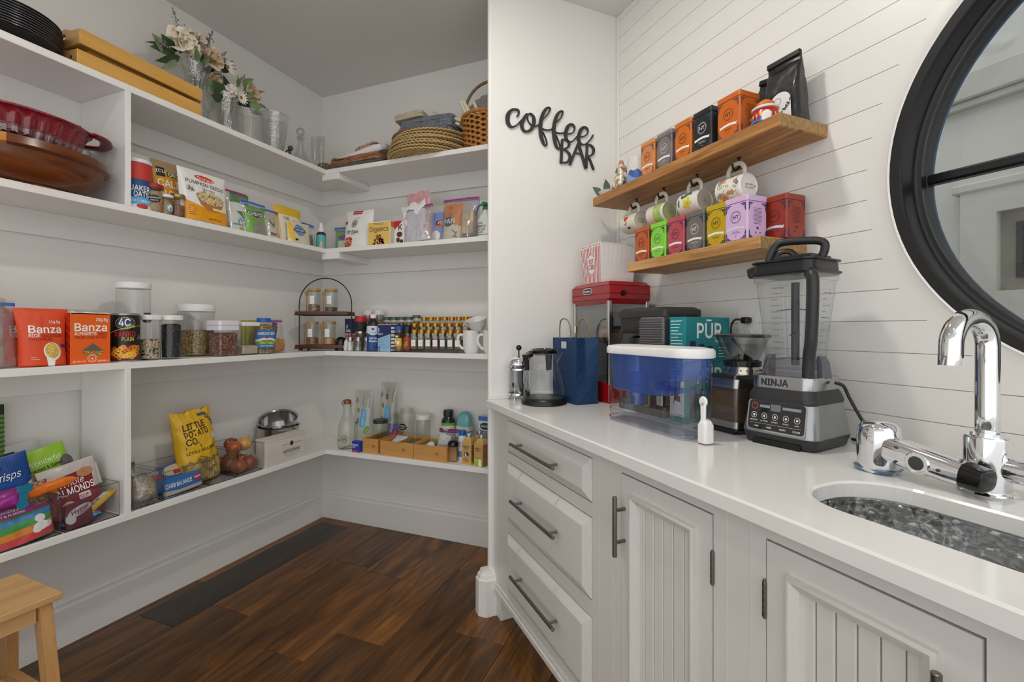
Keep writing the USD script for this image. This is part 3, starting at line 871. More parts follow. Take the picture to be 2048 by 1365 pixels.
t = thing('footed_bowl', 'wide crystal bowl with a silver animal figure at its foot', 'glass bowl', **onL(1.862, .13, Z1))
obj(t, 'bowl', faceted(wall_prof([(0, .0), (.04, 0), (.042, .006), (.038, .02), (.050, .06), (.058, .12), (.066, .20), (.072, .228)]), 40, .003, 18, .02, .11, 50), CUT, 25)
fg = obj(t, 'silver_figure', jitter(cat(sphere(.022, (.045, -.05, .03), 3, (.8, .7, 1.2)), sphere(.014, (.055, -.055, .066), 3), tube([(.03, -.05, .03), (.02, -.06, .012), (.025, -.07, .0)], .006), tube([(.06, -.05, .03), (.065, -.06, .012), (.062, -.07, 0)], .006)), .004, 60), P('#6f6d6a', .2, .9, name='dark_silver'), True)
t = thing('decanter', 'crystal decanter with a ball stopper on the top shelf', 'decanter', **onL(2.040, .13, Z1))
obj(t, 'body', faceted(wall_prof([(0, 0), (.056, 0), (.058, .008), (.050, .04), (.030, .085), (.016, .12), (.0145, .165), (.022, .176), (.021, .18)], .003), 32, .003, 14, .005, .11), CUTP, 25)
obj(t, 'stopper', cat(tf(lathe([(0, 0), (.011, 0), (.012, .02), (0, .022)], 20), (0, 0, .166)), sphere(.024, (0, 0, .212), 2)), CUT, False)
for i, (a_, h_, lb) in enumerate(((2.128, .21, 'slim clear champagne flute nearer the decanter'), (2.178, .235, 'slim clear champagne flute standing right in the corner'))):
    t = thing('champagne_flute', lb, 'glass', **onL(a_, .11, Z1))
    obj(t, 'foot', lathe([(0, 0), (.026, 0), (.027, .002), (.006, .006), (.0045, .05), (.006, .06)], 28), CUTP, 40)
    obj(t, 'bowl', tf(faceted(wall_prof([(0, 0), (.008, .004), (.017, .04), (.022, h_ - .1), (.021, h_ - .06)], .0015), 20, .001, 10, .01, .08), (0, 0, .058)), CUTP, 40)
t = thing('votive_holder', 'olive green and gold mosaic glass votive holder in the corner', 'candle holder', **onL(2.275, .17, Z1))
obj(t, 'cup', lathe(wall_prof([(0, 0), (.034, 0), (.044, .03), (.047, .07), (.046, .10), (.044, .104)], .004), 40), grain(['#8f8f3c', '#5c5f28', '#c7b765', '#3b3d1c', '#a39a4a'], 230, .2, .5, 'mosaic_glass'), True)

# flowers
def petal(w, l, cup, roll, n=5, m=6):
    v, f = [], []
    for i in range(m + 1):
        q = i / m
        ww = w * math.sin(math.pi * min(.5 + .5 * q, 1) * .92 if q > .5 else math.pi * (.12 + .76 * q * .66)) ** .8 if True else 0
        for j in range(n + 1):
            x = (j / n - .5) * 2
            v.append((x * ww / 2, -cup * (1 - x * x) * math.sin(math.pi * q * .8) - roll * max(0, q - .7) ** 2 * 8 * 1.0, q * l))
    for i in range(m):
        for j in range(n):
            a = i * (n + 1) + j
            f += [(a, a + 1, a + n + 2), (a, a + n + 2, a + n + 1)]
    return TM(v, f)
def rose(r, rnd):
    ms = [sphere(r * .35, (0, 0, r * .5), 1, (1, 1, 1.2))]
    k = 22
    for i in range(k):
        q = i / (k - 1)
        rad = r * (.10 + .55 * q)
        tilt = 6 + 50 * q ** 1.4
        p = petal(r * (1.0 + .75 * q), r * (1.1 + .25 * q), r * .30, r * .12 * q)
        p = tf(p, (0, rad * .25, 0), rx=0)
        p = tf(p, (0, 0, 0), rx=-tilt)
        ms.append(tf(p, (0, 0, r * .08 * (1 - q)), rz=i * 137.5 + rnd.uniform(-12, 12)))
    return cat(*ms)
def leafm(l, w, bend=.25):
    v, f = [], []
    for i in range(7):
        q = i / 6
        ww = w * math.sin(math.pi * q ** .8) * .5 + .0003
        z = l * q; y = -bend * l * q * q
        v += [(-ww, y + ww * .25, z), (0, y - .0, z), (ww, y + ww * .25, z)]
    for i in range(6):
        a = i * 3
        f += [(a, a + 1, a + 4), (a, a + 4, a + 3), (a + 1, a + 2, a + 5), (a + 1, a + 5, a + 4)]
    return TM(v, f)
def facing(m, p, d, roll=0.0):
    """turns +z of m along d and moves it to p"""
    d = np.array(d, float); d /= np.linalg.norm(d)
    az = math.degrees(math.atan2(d[1], d[0])); el = math.degrees(math.acos(d[2]))
    return tf(tf(tf(m, rz=roll), ry=el), p, rz=az)
CREAM = [P('#efe3cf', .7, v=.05, vs=40, name='cream_petal'), P('#e9d3b8', .7, v=.06, vs=40, name='peach_petal'), P('#f1ebdf', .7, v=.04, vs=40, name='white_petal')]
LEAF = [P('#6f8a52', .6, v=.15, vs=60, name='leaf_green'), P('#3f5634', .6, v=.2, vs=50, name='dark_leaf'), P('#8b9a78', .65, v=.15, vs=50, name='grey_green_leaf')]
SPRIG = P('#8d8b86', .8, v=.15, vs=90, name='dusty_sprig')
def bouquet(name, label, pos, mouth, roses, daisies, leaves, sprigs, seed):
    """coordinates (a, b, z) on the left run of the top shelf"""
    rnd = random.Random(seed)
    t = thing(name, label, 'flowers', (XS - pos[1], pos[0], pos[2]), 90)
    L_ = lambda a, b, z: np.array([a - pos[0], b - pos[1], z - pos[2]])
    stem = []
    base = np.array([0, 0, -mouth])
    for (a, b, z, r, c, d) in roses:
        p = L_(a, b, z); obj(t, 'rose', facing(rose(r, rnd), p - np.array(d) * r * .6, d, rnd.uniform(0, 360)), CREAM[c], True)
        stem.append(tube(bez([base + [rnd.uniform(-.01, .01), rnd.uniform(-.01, .01), 0], p * .3, p - np.array(d) * r * .5], 4), .0022, 6))
    for (a, b, z, r, d) in daisies:
        p = L_(a, b, z); ms = []
        for i in range(13):
            ms.append(tf(tf(leafm(r, r * .3, .12), rx=-72), rz=i * 360 / 13))
        ob = obj(t, 'daisy', facing(cat(*ms), p, d), CREAM[2], True)
        obj(ob, 'flower_heart', facing(sphere(r * .22, (0, 0, .001), 2, (1, 1, .6)), p, d), P('#9a6a2e', .8, name='daisy_heart'), True)
        stem.append(tube(bez([base, p * .4, p], 4), .0018, 6))
    for (a, b, z, l, w, c, d) in leaves:
        obj(t, 'leaf', facing(leafm(l, w), L_(a, b, z), d, rnd.uniform(-40, 40)), LEAF[c], True)
    for (a, b, z, ln, d) in sprigs:
        p = L_(a, b, z); d = np.array(d, float) / np.linalg.norm(d); ms = [tube([p - d * ln * 1.6, p, p + d * ln], .0009, 5)]
        for i in range(46):
            q = rnd.random(); off = np.array([rnd.gauss(0, 1), rnd.gauss(0, 1), rnd.gauss(0, 1)]) * ln * .10 * (1.1 - q)
            ms.append(sphere(.0026 * (1.3 - q * .6), p + d * ln * q + off, 1, (1, 1, 1.4)))
        obj(t, 'sprig', cat(*ms), SPRIG, False)
    obj(t, 'stems', cat(*stem), LEAF[1], True)
    return t
O = (.35, -.85, .4)
bouquet('flower_bouquet', 'large bouquet of cream roses and daisies in the crystal pitcher', (1.445, .135, Z1 + .27), .23,
        [(1.365, .10, 2.470, .060, 0, (-.2, -.85, .35)), (1.445, .12, 2.520, .050, 0, (.25, -.7, .6)), (1.497, .09, 2.462, .052, 1, (.4, -.85, .2)), (1.545, .15, 2.40, .045, 1, (.3, -.8, -.1))],
        [(1.555, .08, 2.452, .045, (.35, -.9, .1))],
        [*[(1.33 + .032 * i, .15 + .008 * (i % 3), 2.40 + .022 * ((i * 5) % 4), .085, .055, 1 + (i % 3 == 0), (-.7 + .22 * i, -.35, .55 - .3 * (i % 2))) for i in range(8)], (1.40, .08, 2.40, .06, .045, 0, (-.1, -.6, .5)), (1.425, .07, 2.41, .05, .045, 0, (.4, -.7, .3)), (1.45, .08, 2.43, .05, .03, 1, (0, -.8, -.2)), (1.36, .14, 2.43, .10, .05, 1, (-.8, -.1, -.25)), (1.37, .13, 2.41, .11, .04, 1, (-.7, -.1, -.6)),
         (1.38, .15, 2.44, .12, .04, 1, (-.9, .1, .05)), (1.47, .14, 2.52, .06, .04, 1, (.6, 0, .7)), (1.50, .15, 2.43, .07, .05, 1, (.6, -.2, -.2)), (1.41, .16, 2.52, .06, .04, 1, (-.2, .3, .9)), (1.35, .12, 2.38, .09, .03, 2, (-.6, -.2, -.75))],
        [(1.375, .13, 2.51, .10, (-.45, -.1, .9)), (1.50, .14, 2.55, .075, (.35, 0, .9)), (1.545, .15, 2.50, .09, (.65, .05, .7)), (1.56, .13, 2.50, .07, (.9, 0, .35)), (1.31, .12, 2.42, .06, (-.95, 0, .25)), (1.60, .14, 2.47, .05, (.8, -.1, .5))], 4)
bouquet('flower_bouquet', 'smaller bouquet with pale roses and green leaves in the short crystal vase', (1.590, .13, Z1 + .19), .16,
        [(1.695, .09, 2.395, .052, 1, (.5, -.8, .3)), (1.60, .11, 2.36, .040, 2, (-.2, -.9, .1))],
        [(1.625, .08, 2.34, .038, (.1, -.95, -.1))],
        [*[(1.55 + .026 * i, .14 + .006 * (i % 3), 2.33 + .018 * ((i * 5) % 4), .075, .05, 1 + (i % 3 == 0), (-.7 + .24 * i, -.35, .5 - .3 * (i % 2))) for i in range(7)], (1.60, .08, 2.38, .055, .05, 0, (-.1, -.6, .7)), (1.64, .08, 2.40, .055, .05, 0, (.3, -.5, .6)), (1.645, .07, 2.36, .05, .05, 0, (.5, -.7, .1)), (1.67, .08, 2.33, .06, .045, 0, (.7, -.5, -.1)), (1.57, .12, 2.34, .08, .05, 1, (-.6, -.3, .1)), (1.70, .12, 2.34, .07, .04, 1, (.8, -.1, -.3)),
         (1.61, .14, 2.36, .08, .045, 1, (.2, .2, .9)), (1.56, .12, 2.31, .08, .045, 1, (-.7, -.4, -.3))],
        [(1.655, .13, 2.44, .06, (.5, 0, .8)), (1.735, .12, 2.42, .06, (.8, -.1, .5)), (1.745, .11, 2.37, .055, (.95, -.1, -.1)), (1.70, .13, 2.46, .05, (.7, 0, .7))], 9)

# ================================================================ top shelf, back run
t = thing('plastic_placemats', 'clear wrapped grey placemats lying under the napkins', 'placemat', **onB(-1.80, .115, Z1))
obj(t, 'sheets', cat(*[tf(box(.40, .20, .0035, (0, 0, .004 * i), .001), (.003 * (i % 2), 0, 0), rz=.8 * (i % 3 - 1)) for i in range(6)]), P('#6d6a65', .4, name='grey_mat'))
obj(t, 'wrapper', tf(Pouch(.43, .22, .03, 3, .002, .3).mesh(18, 12), (0, .11, .016), rx=90), FILM, True)
def cloth_fold(w, d, h, layers, seed, amp=.006):
    ms = []
    for i in range(layers):
        m = loft([(0, w / 2, d / 2, .02), (h / layers * .5, w / 2 + .003, d / 2 + .003, .02), (h / layers * .95, w / 2, d / 2, .02)], 6)
        m = TM(*trimesh.remesh.subdivide_to_size(m.vertices, m.faces, .02))
        ms.append(tf(jitter(m, amp, 18, seed + i), (0, 0, h / layers * i)))
    return cat(*ms)
t = thing('folded_cloth', 'folded rust orange patterned tablecloth under the white napkins', 'tablecloth', **at(onB(-1.79, .11, Z1 + .026), -2))
obj(t, 'cloth', cloth_fold(.34, .19, .036, 4, 5, .010), P('#a5714f', .9, v=.45, vs=22, name='rust_print_cloth'), True)
t = thing('napkin_bundle', 'white napkins rolled and laid over the orange cloth', 'napkins', **at(onB(-1.795, .10, Z1 + .062), 0, ry=-9))
obj(t, 'rolled_napkin', tf(jitter(loft([(-.18, .012, .012, .012), (-.15, .022, .02, .02), (.12, .024, .022, .02), (.17, .016, .014, .014)], 6), .004, 30, 2), (0, -.05, .012), ry=90), P('#e4e1e2', .9, b=.3, bs=200, name='white_linen'), True)
obj(t, 'folded_napkin', tf(cloth_fold(.26, .15, .03, 3, 15, .005), (.06, .03, .0)), P('#cfc5bb', .9, v=.2, vs=40, name='striped_linen'), True)
obj(t, 'print_napkin', tf(cloth_fold(.15, .10, .022, 2, 25, .006), (.06, .0, .034)), P('#b0907c', .9, v=.5, vs=55, name='print_linen'), True)
# woven placemats
t0 = None
STRAW = P('#c2a673', .85, v=.22, vs=120, b=.5, bs=300, name='braided_straw')
ring = []
for k in range(9):
    r_ = .215 - k * .019
    a = np.linspace(0, 2 * np.pi, 120, endpoint=False)
    ring.append(tube(np.stack([(r_ + .0025 * np.sin(a * (60 - k * 3))) * np.cos(a), (r_ + .0025 * np.sin(a * (60 - k * 3))) * np.sin(a), .006 + .0022 * np.cos(a * (60 - k * 3))], 1), .0095, 6, True, r2=.0050))
mat_m = cat(*ring, lathe([(0, .003), (.05, .003), (.05, .009), (0, .009)], 30))
words = ['lowest', 'second', 'third', 'fourth', 'fifth', 'sixth', 'seventh', 'topmost']
for i, wd in enumerate(words):
    kw = at(onB(-1.362 + rng.uniform(-.016, .016) + .003 * i, .135 + rng.uniform(-.006, .006) + .001 * i, Z1 + .0137 * i), i * 37)
    lb = f'{wd} round straw placemat of the stack beside the wicker basket' if wd in ('lowest', 'topmost') else f'round straw placemat, {wd} from the bottom of the stack'
    if i == 0:
        t0 = thing('placemat', lb, 'placemat', group='stacked round straw placemats', **kw)
        obj(t0, 'braid', mat_m, STRAW, True)
    else:
        copy(t0, kw['loc'], kw['rz'], lb)
t = thing('pink_placemat', 'thin dusty pink round mat on top of the straw placemats', 'placemat', **onB(-1.37, .135, Z1 + .1115))
obj(t, 'mat', lathe([(0, 0), (.20, 0), (.205, .002), (.20, .004), (0, .004)], 60), P('#c39a86', .85, v=.1, vs=60, name='pink_felt'))
t = thing('knit_throw', 'chunky grey blue knitted runner folded on the placemats', 'knitted throw', **onB(-1.345, .13, Z1 + .1165))
KN = P('#70767e', .95, v=.22, vs=60, b=.5, bs=250, name='grey_blue_yarn')
ms = []
rk = random.Random(5)
for lay in range(4):
    for row in range(3):
        n_ = 12
        for i in range(n_):
            x = -.16 + .32 * (i + .5 * (row % 2)) / n_
            ms.append(tf(sphere(.0178, (0, 0, 0), 2, (1.0, 1.25, .9)), (x * (1 - .06 * lay) + rk.uniform(-.007, .007), -.095 + row * .022 + .012 * lay + rk.uniform(-.005, .005), .016 + lay * .025 + rk.uniform(-.003, .003) - .001 * row), rz=rk.uniform(-40, 40)))
    ms.append(tf(cloth_fold(.32, .20, .022, 1, lay, .004), (0, .012 * lay * .5, .004 + lay * .025)))
obj(t, 'knit', cat(*ms), KN, True)
t = thing('cotton_cloth', 'beige cotton cloth folded on top of the knitted runner', 'cloth', **at(onB(-1.452, .13, Z1 + .222), 3, ry=-4))
obj(t, 'cloth', cloth_fold(.17, .19, .032, 2, 44, .003), P('#bdb29a', .9, b=.5, bs=240, v=.1, vs=30, name='beige_cotton'), True)
# taper candles in film, lying behind the basket
WAX = P('#e2dcc0', .5, v=.04, vs=20, name='ivory_wax')
t = thing('candle_bundle', 'bundle of ivory taper candles in film leaning left of the basket', 'candles', **at(onB(-1.185, .14, Z1 + .155), 0, ry=24))
for i in range(6):
    obj(t, 'candle', tf(lathe([(0, 0), (.011, .001), (.011, .10), (.008, .17), (0, .172)], 14), (.02 - .17 + .02 * (i % 2), -.05 + .024 * (i % 3), .018 + .022 * (i // 3)), ry=90), WAX, 40)
obj(t, 'film', tf(Pouch(.20, .12, .06, 8, .003, .4).mesh(14, 12), (-.06, .05, .03), rx=90), FILM, True)
obj(t, 'round_sticker', tf(cyl(.017, .002, n=24), (-.03, -.062, .03), rx=90), P('#d9dadb', .4, name='pale_sticker'))
# wicker basket
WK = P('#b97f3d', .6, v=.25, vs=90, b=.3, bs=200, name='wicker')
WKD = P('#8a6a48', .6, v=.2, vs=60, name='wicker_handle')
t = thing('wicker_basket', 'round honey wicker basket with a tall hoop handle', 'basket', **onB(-1.015, .142, Z1))
rows = []
nb = 26
for i in range(13):
    z = .010 + i * .0125
    rr_ = .118 + .020 * (z / .17) ** .7
    a = np.linspace(0, 2 * np.pi, nb * 6, endpoint=False)
    w = rr_ + .0045 * np.sin(a * nb / 2 + (i % 2) * np.pi)
    rows.append(tube(np.stack([w * np.cos(a), w * np.sin(a), z + .005 * np.sin(a * nb / 2 + .5 + (i % 2) * np.pi)], 1), .0062, 6, True))
obj(t, 'woven_wall', cat(*rows), WK, True)
obj(t, 'stakes', cat(*[tube([(.117 * math.cos(q), .117 * math.sin(q), .0), (.136 * math.cos(q), .136 * math.sin(q), .175)], .004, 5) for q in np.linspace(0, 2 * np.pi, nb, endpoint=False)]), WKD)
a = np.linspace(0, 2 * np.pi, 160, endpoint=False)
obj(t, 'rim', cat(*[tube(np.stack([(.139 + .005 * np.cos(a * 20 + p)) * np.cos(a), (.139 + .005 * np.cos(a * 20 + p)) * np.sin(a), .178 + .006 * np.sin(a * 20 + p)], 1), .005, 6, True) for p in (0, 2.1, 4.2)]), WK, True)
obj(t, 'base', cyl(.116, .01, (0, 0, 0), 40), WKD)
obj(t, 'lining', lathe([(.113, .006), (.129, .168)], 48), P('#6f4a26', .8, name='basket_lining'), True)  # added dark sheet closing the see-through gaps in the weave
obj(t, 'handle', tube([(p[0], 0, p[2]) for p in [(-.138, 0, .08)] + arc((0, .25), .138, 180, 0, 22) + [(.138, 0, .08)]], .0075, 8), WKD, True)
t = thing('taper_candles', 'loose ivory taper candles standing in the wicker basket', 'candles', **onB(-1.015, .142, Z1 + .09))
for i, (x, y, tx, ty) in enumerate(((-.05, -.05, 12, -22), (-.02, -.06, 10, -26), (.0, -.03, 5, -20), (-.06, -.01, 0, -28), (-.03, .02, -8, -18))):
    obj(t, 'candle', tf(lathe([(0, 0), (.011, .001), (.011, .13), (.008, .19), (0, .192)], 14), (x, y, 0), rx=tx, ry=ty), WAX, 40)
t = thing('striped_napkins', 'fanned grey striped napkins sticking out of the wicker basket', 'napkins', **onB(-.985, .142, Z1 + .13))
STRP = P('#8d8884', .9, v=.3, vs=160, name='striped_cotton')
for i in range(6):
    obj(t, 'napkin', tf(jitter(box(.10, .008, .19, (0, 0, 0), .003), .004, 25, i), (-.04 + .014 * i, .02 - .012 * i, .0), ry=-22 + 9 * i), STRP)
# ================================================================ second shelf, left run
ACA = wood('#4a210d', '#a55f24', 'x', 26, .25, 5, 0, b=.05, dist=1.2, c2='#7b3d17', fine=.25, name='acacia')
ACS = [wood('#50260f', '#7a4019', 'x', 22, .22, 8, 0, b=.04, dist=1, fine=.2, name='acacia_stave'), wood('#a5602a', '#cf8c42', 'x', 22, .22, 8, 0, b=.04, dist=1, fine=.2, name='acacia_stave'),
       wood('#6d3616', '#99561f', 'x', 22, .22, 8, 0, b=.04, dist=1, fine=.2, name='acacia_stave')]
t = thing('wooden_bowl', 'wide wooden salad bowl of dark and amber staves on the second shelf', 'bowl', (XS - .108, .838, Z2), 90)
def bowl_band(z0, z1, a0, a1):
    pr = lambda z: (.105 + .122 * (max(0, (z - .0)) / .125) ** .55) if z < .098 else .2285 - (z - .098) * .25
    v, f = [], []
    zs, as_ = np.linspace(z0, z1, 7), np.linspace(a0, a1, max(3, int((a1 - a0) / .08)))
    for z in zs:
        for q in as_:
            v.append((pr(z) * 1.045 * math.cos(q), pr(z) * .80 * math.sin(q), z))
    n = len(as_)
    for i in range(len(zs) - 1):
        for j in range(n - 1):
            p = i * n + j
            f += [(p, p + 1, p + n + 1), (p, p + n + 1, p + n)]
    return TM(v, f)
kr = random.Random(12)
ib = lathe([(0, .0), (.105, 0), (.16, .012), (.20, .045), (.222, .085), (.222, .125), (.212, .125), (.20, .08), (.17, .03), (0, .015)], 64)
obj(t, 'inner_bowl', tf(ib, s=(1.01, .775, 1)), ACS[0], 35)
zb = [0, .028, .058, .092, .128]
for i in range(4):
    q = kr.uniform(0, 1)
    nst = 9
    for j in range(nst):
        obj(t, 'stave', bowl_band(zb[i], zb[i + 1], q + 2 * math.pi * j / nst, q + 2 * math.pi * (j + 1) / nst), ACS[(i * 2 + j * 2 + kr.randrange(2)) % 3], True)
obj(t, 'sticker', tf(cyl(.010, .001, n=20), (-.165, -.128, .062), rx=90, rz=-38), P('#e4e8ee', .4, name='round_sticker'))
t = thing('glass_pie_dish', 'clear fluted glass dish between the wooden bowl and the red dish', 'dish', (XS - .115, .838, Z2 + .124), 90)
obj(t, 'dish', tf(faceted(wall_prof([(0, 0), (.15, 0), (.17, .01), (.185, .045), (.196, .05)], .005), 90, .006, 44, .008, .052), s=(1, .72, 1)), CUTP, 25)
RED = P('#7d0f1f', .15, name='red_glaze', v=.06, vs=10, coat=.6)
t = thing('red_baking_dish', 'deep red fluted oval baking dish with a loop handle', 'baking dish', (XS - .118, .838, Z2 + .156), 90)
pr = wall_prof([(0, 0), (.148, 0), (.165, .008), (.178, .05), (.186, .068), (.196, .074), (.197, .080), (.19, .082)], .007, True)
obj(t, 'dish', tf(faceted(pr, 100, .010, 30, .006, .066), s=(1, .72, 1)), RED, 40)
for sx in (1, -1):
    hp = bez([(sx * .165, -.085, .075), (sx * .21, -.07, .072), (sx * .238, -.02, .066), (sx * .238, .02, .066), (sx * .21, .07, .072), (sx * .165, .085, .075)], 8)
    obj(t, 'handle', tube(hp, .019, 10, r2=.008), RED, True)

def print_on(t, F, mat, items, off=.0006, sub=None, name='lettering', label=None):
    return obj(t, name, onto(F, items, off, sub), mat, True, label)

# oats drum
t = thing('oats_canister', 'tall red and blue cardboard oats drum beside the upright panel', 'canister', **at(onL(1.166, .07, Z2), -18))
r_ = .0475; D_ = drum(r_)
obj(t, 'drum', lathe([(0, 0), (r_, 0), (r_, .186), (0, .186)], 40), P('#1c4c86', .5, name='blue_card'), 40)
obj(t, 'lid', tf(lathe([(0, 0), (r_ + .0015, 0), (r_ + .0015, .012), (r_ - .001, .015), (0, .014)], 40), (0, 0, .183)), P('#dfe3e8', .35, name='pale_lid'), 40)
print_on(t, D_, P('#c9332b', .5, name='red_print'), [sbox(-.075, .118, .075, .182)], .0003, .01, 'red_field')
print_on(t, D_, P('#5fb0e2', .5, name='sky_print'), [sbox(-.10, .020, .10, .048)], .0003, .01, 'sky_band')
print_on(t, D_, PRW, [text2('QUAKER', .020, at=(-.006, .083), w=.082), text2('OATS', .020, at=(.006, .060), w=.05), text2('QUICK 1-MINUTE', .008, at=(.0, .034), w=.08)], .0009)
print_on(t, D_, P('#c9332b', .5, name='red_print'), [ell(.010, .014, .020, .009)], .0009, .006, 'red_badge')
print_on(t, D_, PRW, [sbox(-.09, .0, .09, .020)], .0004, .01, 'white_band')
# jars
def oval_label(t, r, z, s1, s2, rx=.020, rz=.015):
    print_on(t, drum(r), P('#17171a', .5, name='chalk_label'), [ell(0, z, rx, rz)], .0006, .005, 'chalk_label')
    print_on(t, drum(r), PRW, [text2(s1, rz * .42, at=(0, z + rz * .28), shear=.2, bold=False), text2(s2, rz * .36, at=(0, z - rz * .35), shear=.2, bold=False)], .0014)
t = thing('sesame_jar', 'jar of tan seeds with a red lid and black oval label', 'jar', **at(onL(1.213, .045, Z2), -26))
roundjar(t, .032, .115, '#a3161d', .016, fill=grain(['#c9a77a', '#b38d5f', '#d8bd93', '#a98458'], 520, .6, .4, 'sesame'), fillh=.98, neck=.002)
oval_label(t, .032, .054, 'SESAME', 'organic')
t = thing('white_lid_jar', 'small jar with a white lid and a round blue label', 'jar', **at(onL(1.254, .035, Z2), -12))
roundjar(t, .0225, .084, '#e9e9e6', .012, fill=grain(['#b88a52', '#a3753e', '#cfa66d'], 700, .6, .3, 'brown_sugar'), fillh=.9, neck=.001)
print_on(t, drum(.0225, .35), P('#e8f2f8', .5, name='pale_label'), [ell(0, .03, .0135, .015)], .0006, .004, 'round_label')
print_on(t, drum(.0225, .35), P('#3d9ad6', .5, name='blue_label'), [rim(ell(0, .03, .0125, .014), .0025), ell(0, .026, .005, .007)], .001, .004, 'blue_ring')
t = thing('gold_lid_jar', 'jar of brown flax seeds with a brass lid by the seed pouch', 'jar', **onL(1.298, .032, Z2))
roundjar(t, .0265, .096, '#b08d4f', .014, fill=grain(['#8a4f23', '#a9642c', '#6b3917', '#b97a3c'], 620, .5, .5, 'flax_seed'), fillh=.72, neck=.002, lidm=P('#a98a55', .3, .8, name='brass_lid'))
# kraft bag of cauliflower rice
t = thing('kraft_bag', 'kraft and yellow bag lettered CALI behind the seed jars', 'bag', **at(onL(1.332, .115, Z2), 0, rx=-4))
p = Pouch(.165, .250, .07, 2, .003, 0, .02)
obj(t, 'pouch', p.mesh(), P('#a98d63', .7, v=.08, vs=30, name='kraft_paper'), True)
print_on(t, p.F, P('#dd9a1d', .6, name='amber_print'), [sbox(-.078, .0, .079, .205)], .0007, .008, 'yellow_field')
print_on(t, p.F, INK, [sbox(-.068, .178, -.036, .218)], .0013, .008, 'black_patch')
print_on(t, p.F, P('#3f5a23', .6, name='green_print'), [sbox(-.03, .182, .075, .203)], .0013, .008, 'green_patch')
print_on(t, p.F, PRW, [text2('ICU', .014, at=(-.052, .201)), text2('ORGANIC', .015, at=(.024, .1925), bold=True), text2('CALI', .030, at=(-.028, .150), w=.078), text2('FLOWER', .020, at=(-.01, .108), w=.10)], .002)
# pumpkin seed pouch
t = thing('seed_pouch', 'white and orange PUMPKIN SEEDS pouch at the shelf edge', 'pouch', **at(onL(1.415, .035, Z2), 0, rx=-5))
p = Pouch(.205, .228, .055, 6, .0035, 0, .01, 2.4, 1.0, flare=.06)
obj(t, 'pouch', p.mesh(32, 32), P('#ece9e6', .35, name='white_pouch', v=.01), True)
print_on(t, p.F, P('#e79a13', .4, name='orange_print'), [Polygon([(-.096, .003), (.096, .003), (.097, .062), (.06, .072), (.0, .060), (-.05, .072), (-.096, .088)])], .0008, .008, 'orange_field')
print_on(t, p.F, P('#d8421f', .5, name='vermilion_print'), [ell(.002, .197, .044, .0125, -4)], .001, .006, 'red_oval')
print_on(t, p.F, PRW, [text2('Orchard', .014, at=(.004, .194), shear=.15, bold=False, rot=-4)], .0016)
print_on(t, p.F, P('#2d2a28', .6, name='dark_print'), [text2('PUMPKIN SEEDS', .0165, at=(.0, .168), bold=False, w=.165, rot=-3), text2('SEA SALT', .009, at=(.012, .146), bold=False, rot=-3), text2('8g', .012, at=(-.066, .142)), text2('PROTEIN', .005, at=(-.066, .132)), *tlines(-.082, -.05, .062, 5, .009, .0016), text2('NET WT 24 OZ', .006, at=(.03, .018))], .0018)
print_on(t, p.F, P('#8b8580', .6, name='grey_print'), [rim(ell(-.066, .139, .017, .016), .0008)], .0014, None, 'badge_ring')
print_on(t, p.F, P('#b9793a', .5, name='bowl_print'), [Polygon([(-.045, .108), (.078, .100), (.060, .062), (.035, .052), (-.002, .054), (-.03, .075)])], .0015, .008, 'printed_bowl')
rs = random.Random(3); el_ = ell(.015, .110, .062, .027, -5)
print_on(t, p.F, P('#c9b07a', .5, name='seed_print'), [el_], .0021, .008, 'printed_seeds')
print_on(t, p.F, P('#8d7a43', .5, name='seed_print'), seeds(el_, 45, .007, .0022, rs), .0024, None, 'printed_seeds')
print_on(t, p.F, P('#e0d2a6', .5, name='seed_print'), seeds(el_, 60, .007, .0024, rs), .0027, None, 'printed_seeds')
print_on(t, p.F, P('#f1e2a0', .5, name='cream_print'), [sbox(.022, .060, .085, .070)], .0026, .008, 'cream_strip')
# zipped bags
def inner(t, w, h, d, col, seed, name='packet', r=.45, **k):
    q = Pouch(w, h, d, seed, .003, .05)
    off = k.get('off', (0, .0, 0))
    obj(t, name, tf(q.mesh(16, 16), off), P(col, r, name='packet_film', v=k.get('v', .05), vs=30), True)
    return (lambda x, z, o=0: q.F(x, z, o) + np.array(off)), q
t = thing('zip_bag', 'clear zip bag with a green seed packet beside the pumpkin pouch', 'zip bag', **at(onL(1.600, .075, Z2), 0, rx=-4))
p = Pouch(.125, .205, .06, 11, .004, .1)
F, q = inner(t, .10, .19, .035, '#3f7a2d', 4, off=(.018, -.004, .003))
print_on(t, F, P('#dfe6dd', .5, name='pale_print'), [sbox(-.055, .100, .055, .140), Polygon([(-.055, .0), (.02, .0), (.0, .07), (-.03, .10), (-.055, .10)])], .0008, .008, 'pale_field')
print_on(t, F, P('#4f9cc4', .5, name='leaf_print'), [ell(-.02 + .012 * i, .05 + .008 * (i % 3), .004, .011, 30 * i) for i in range(4)], .0014, None, 'blue_leaves')
print_on(t, F, P('#4a2a55', .5, name='plum_print'), [text2('Hemp Seed', .011, at=(-.012, .035), sx=.85)], .0016)
print_on(t, F, P('#8dbb3f', .5, name='lime_print'), [ell(-.008, .014, .012, .010)], .0014, None, 'lime_badge')
zipbag(t, p, '#9b3a78')
t = thing('zip_bag', 'clear zip bag with a blue strip holding a green chip bag', 'zip bag', **at(onL(1.683, .065, Z2), 0, rx=-4))
p = Pouch(.150, .172, .075, 12, .005, .1)
F, q = inner(t, .135, .145, .05, '#6cb52e', 7, off=(.004, 0, .002))
print_on(t, F, P('#2a2d28', .5, name='dark_print'), [Polygon([(-.05, .115), (.045, .125), (.035, .095), (.0, .085), (-.03, .098)])], .0009, .008, 'black_flash')
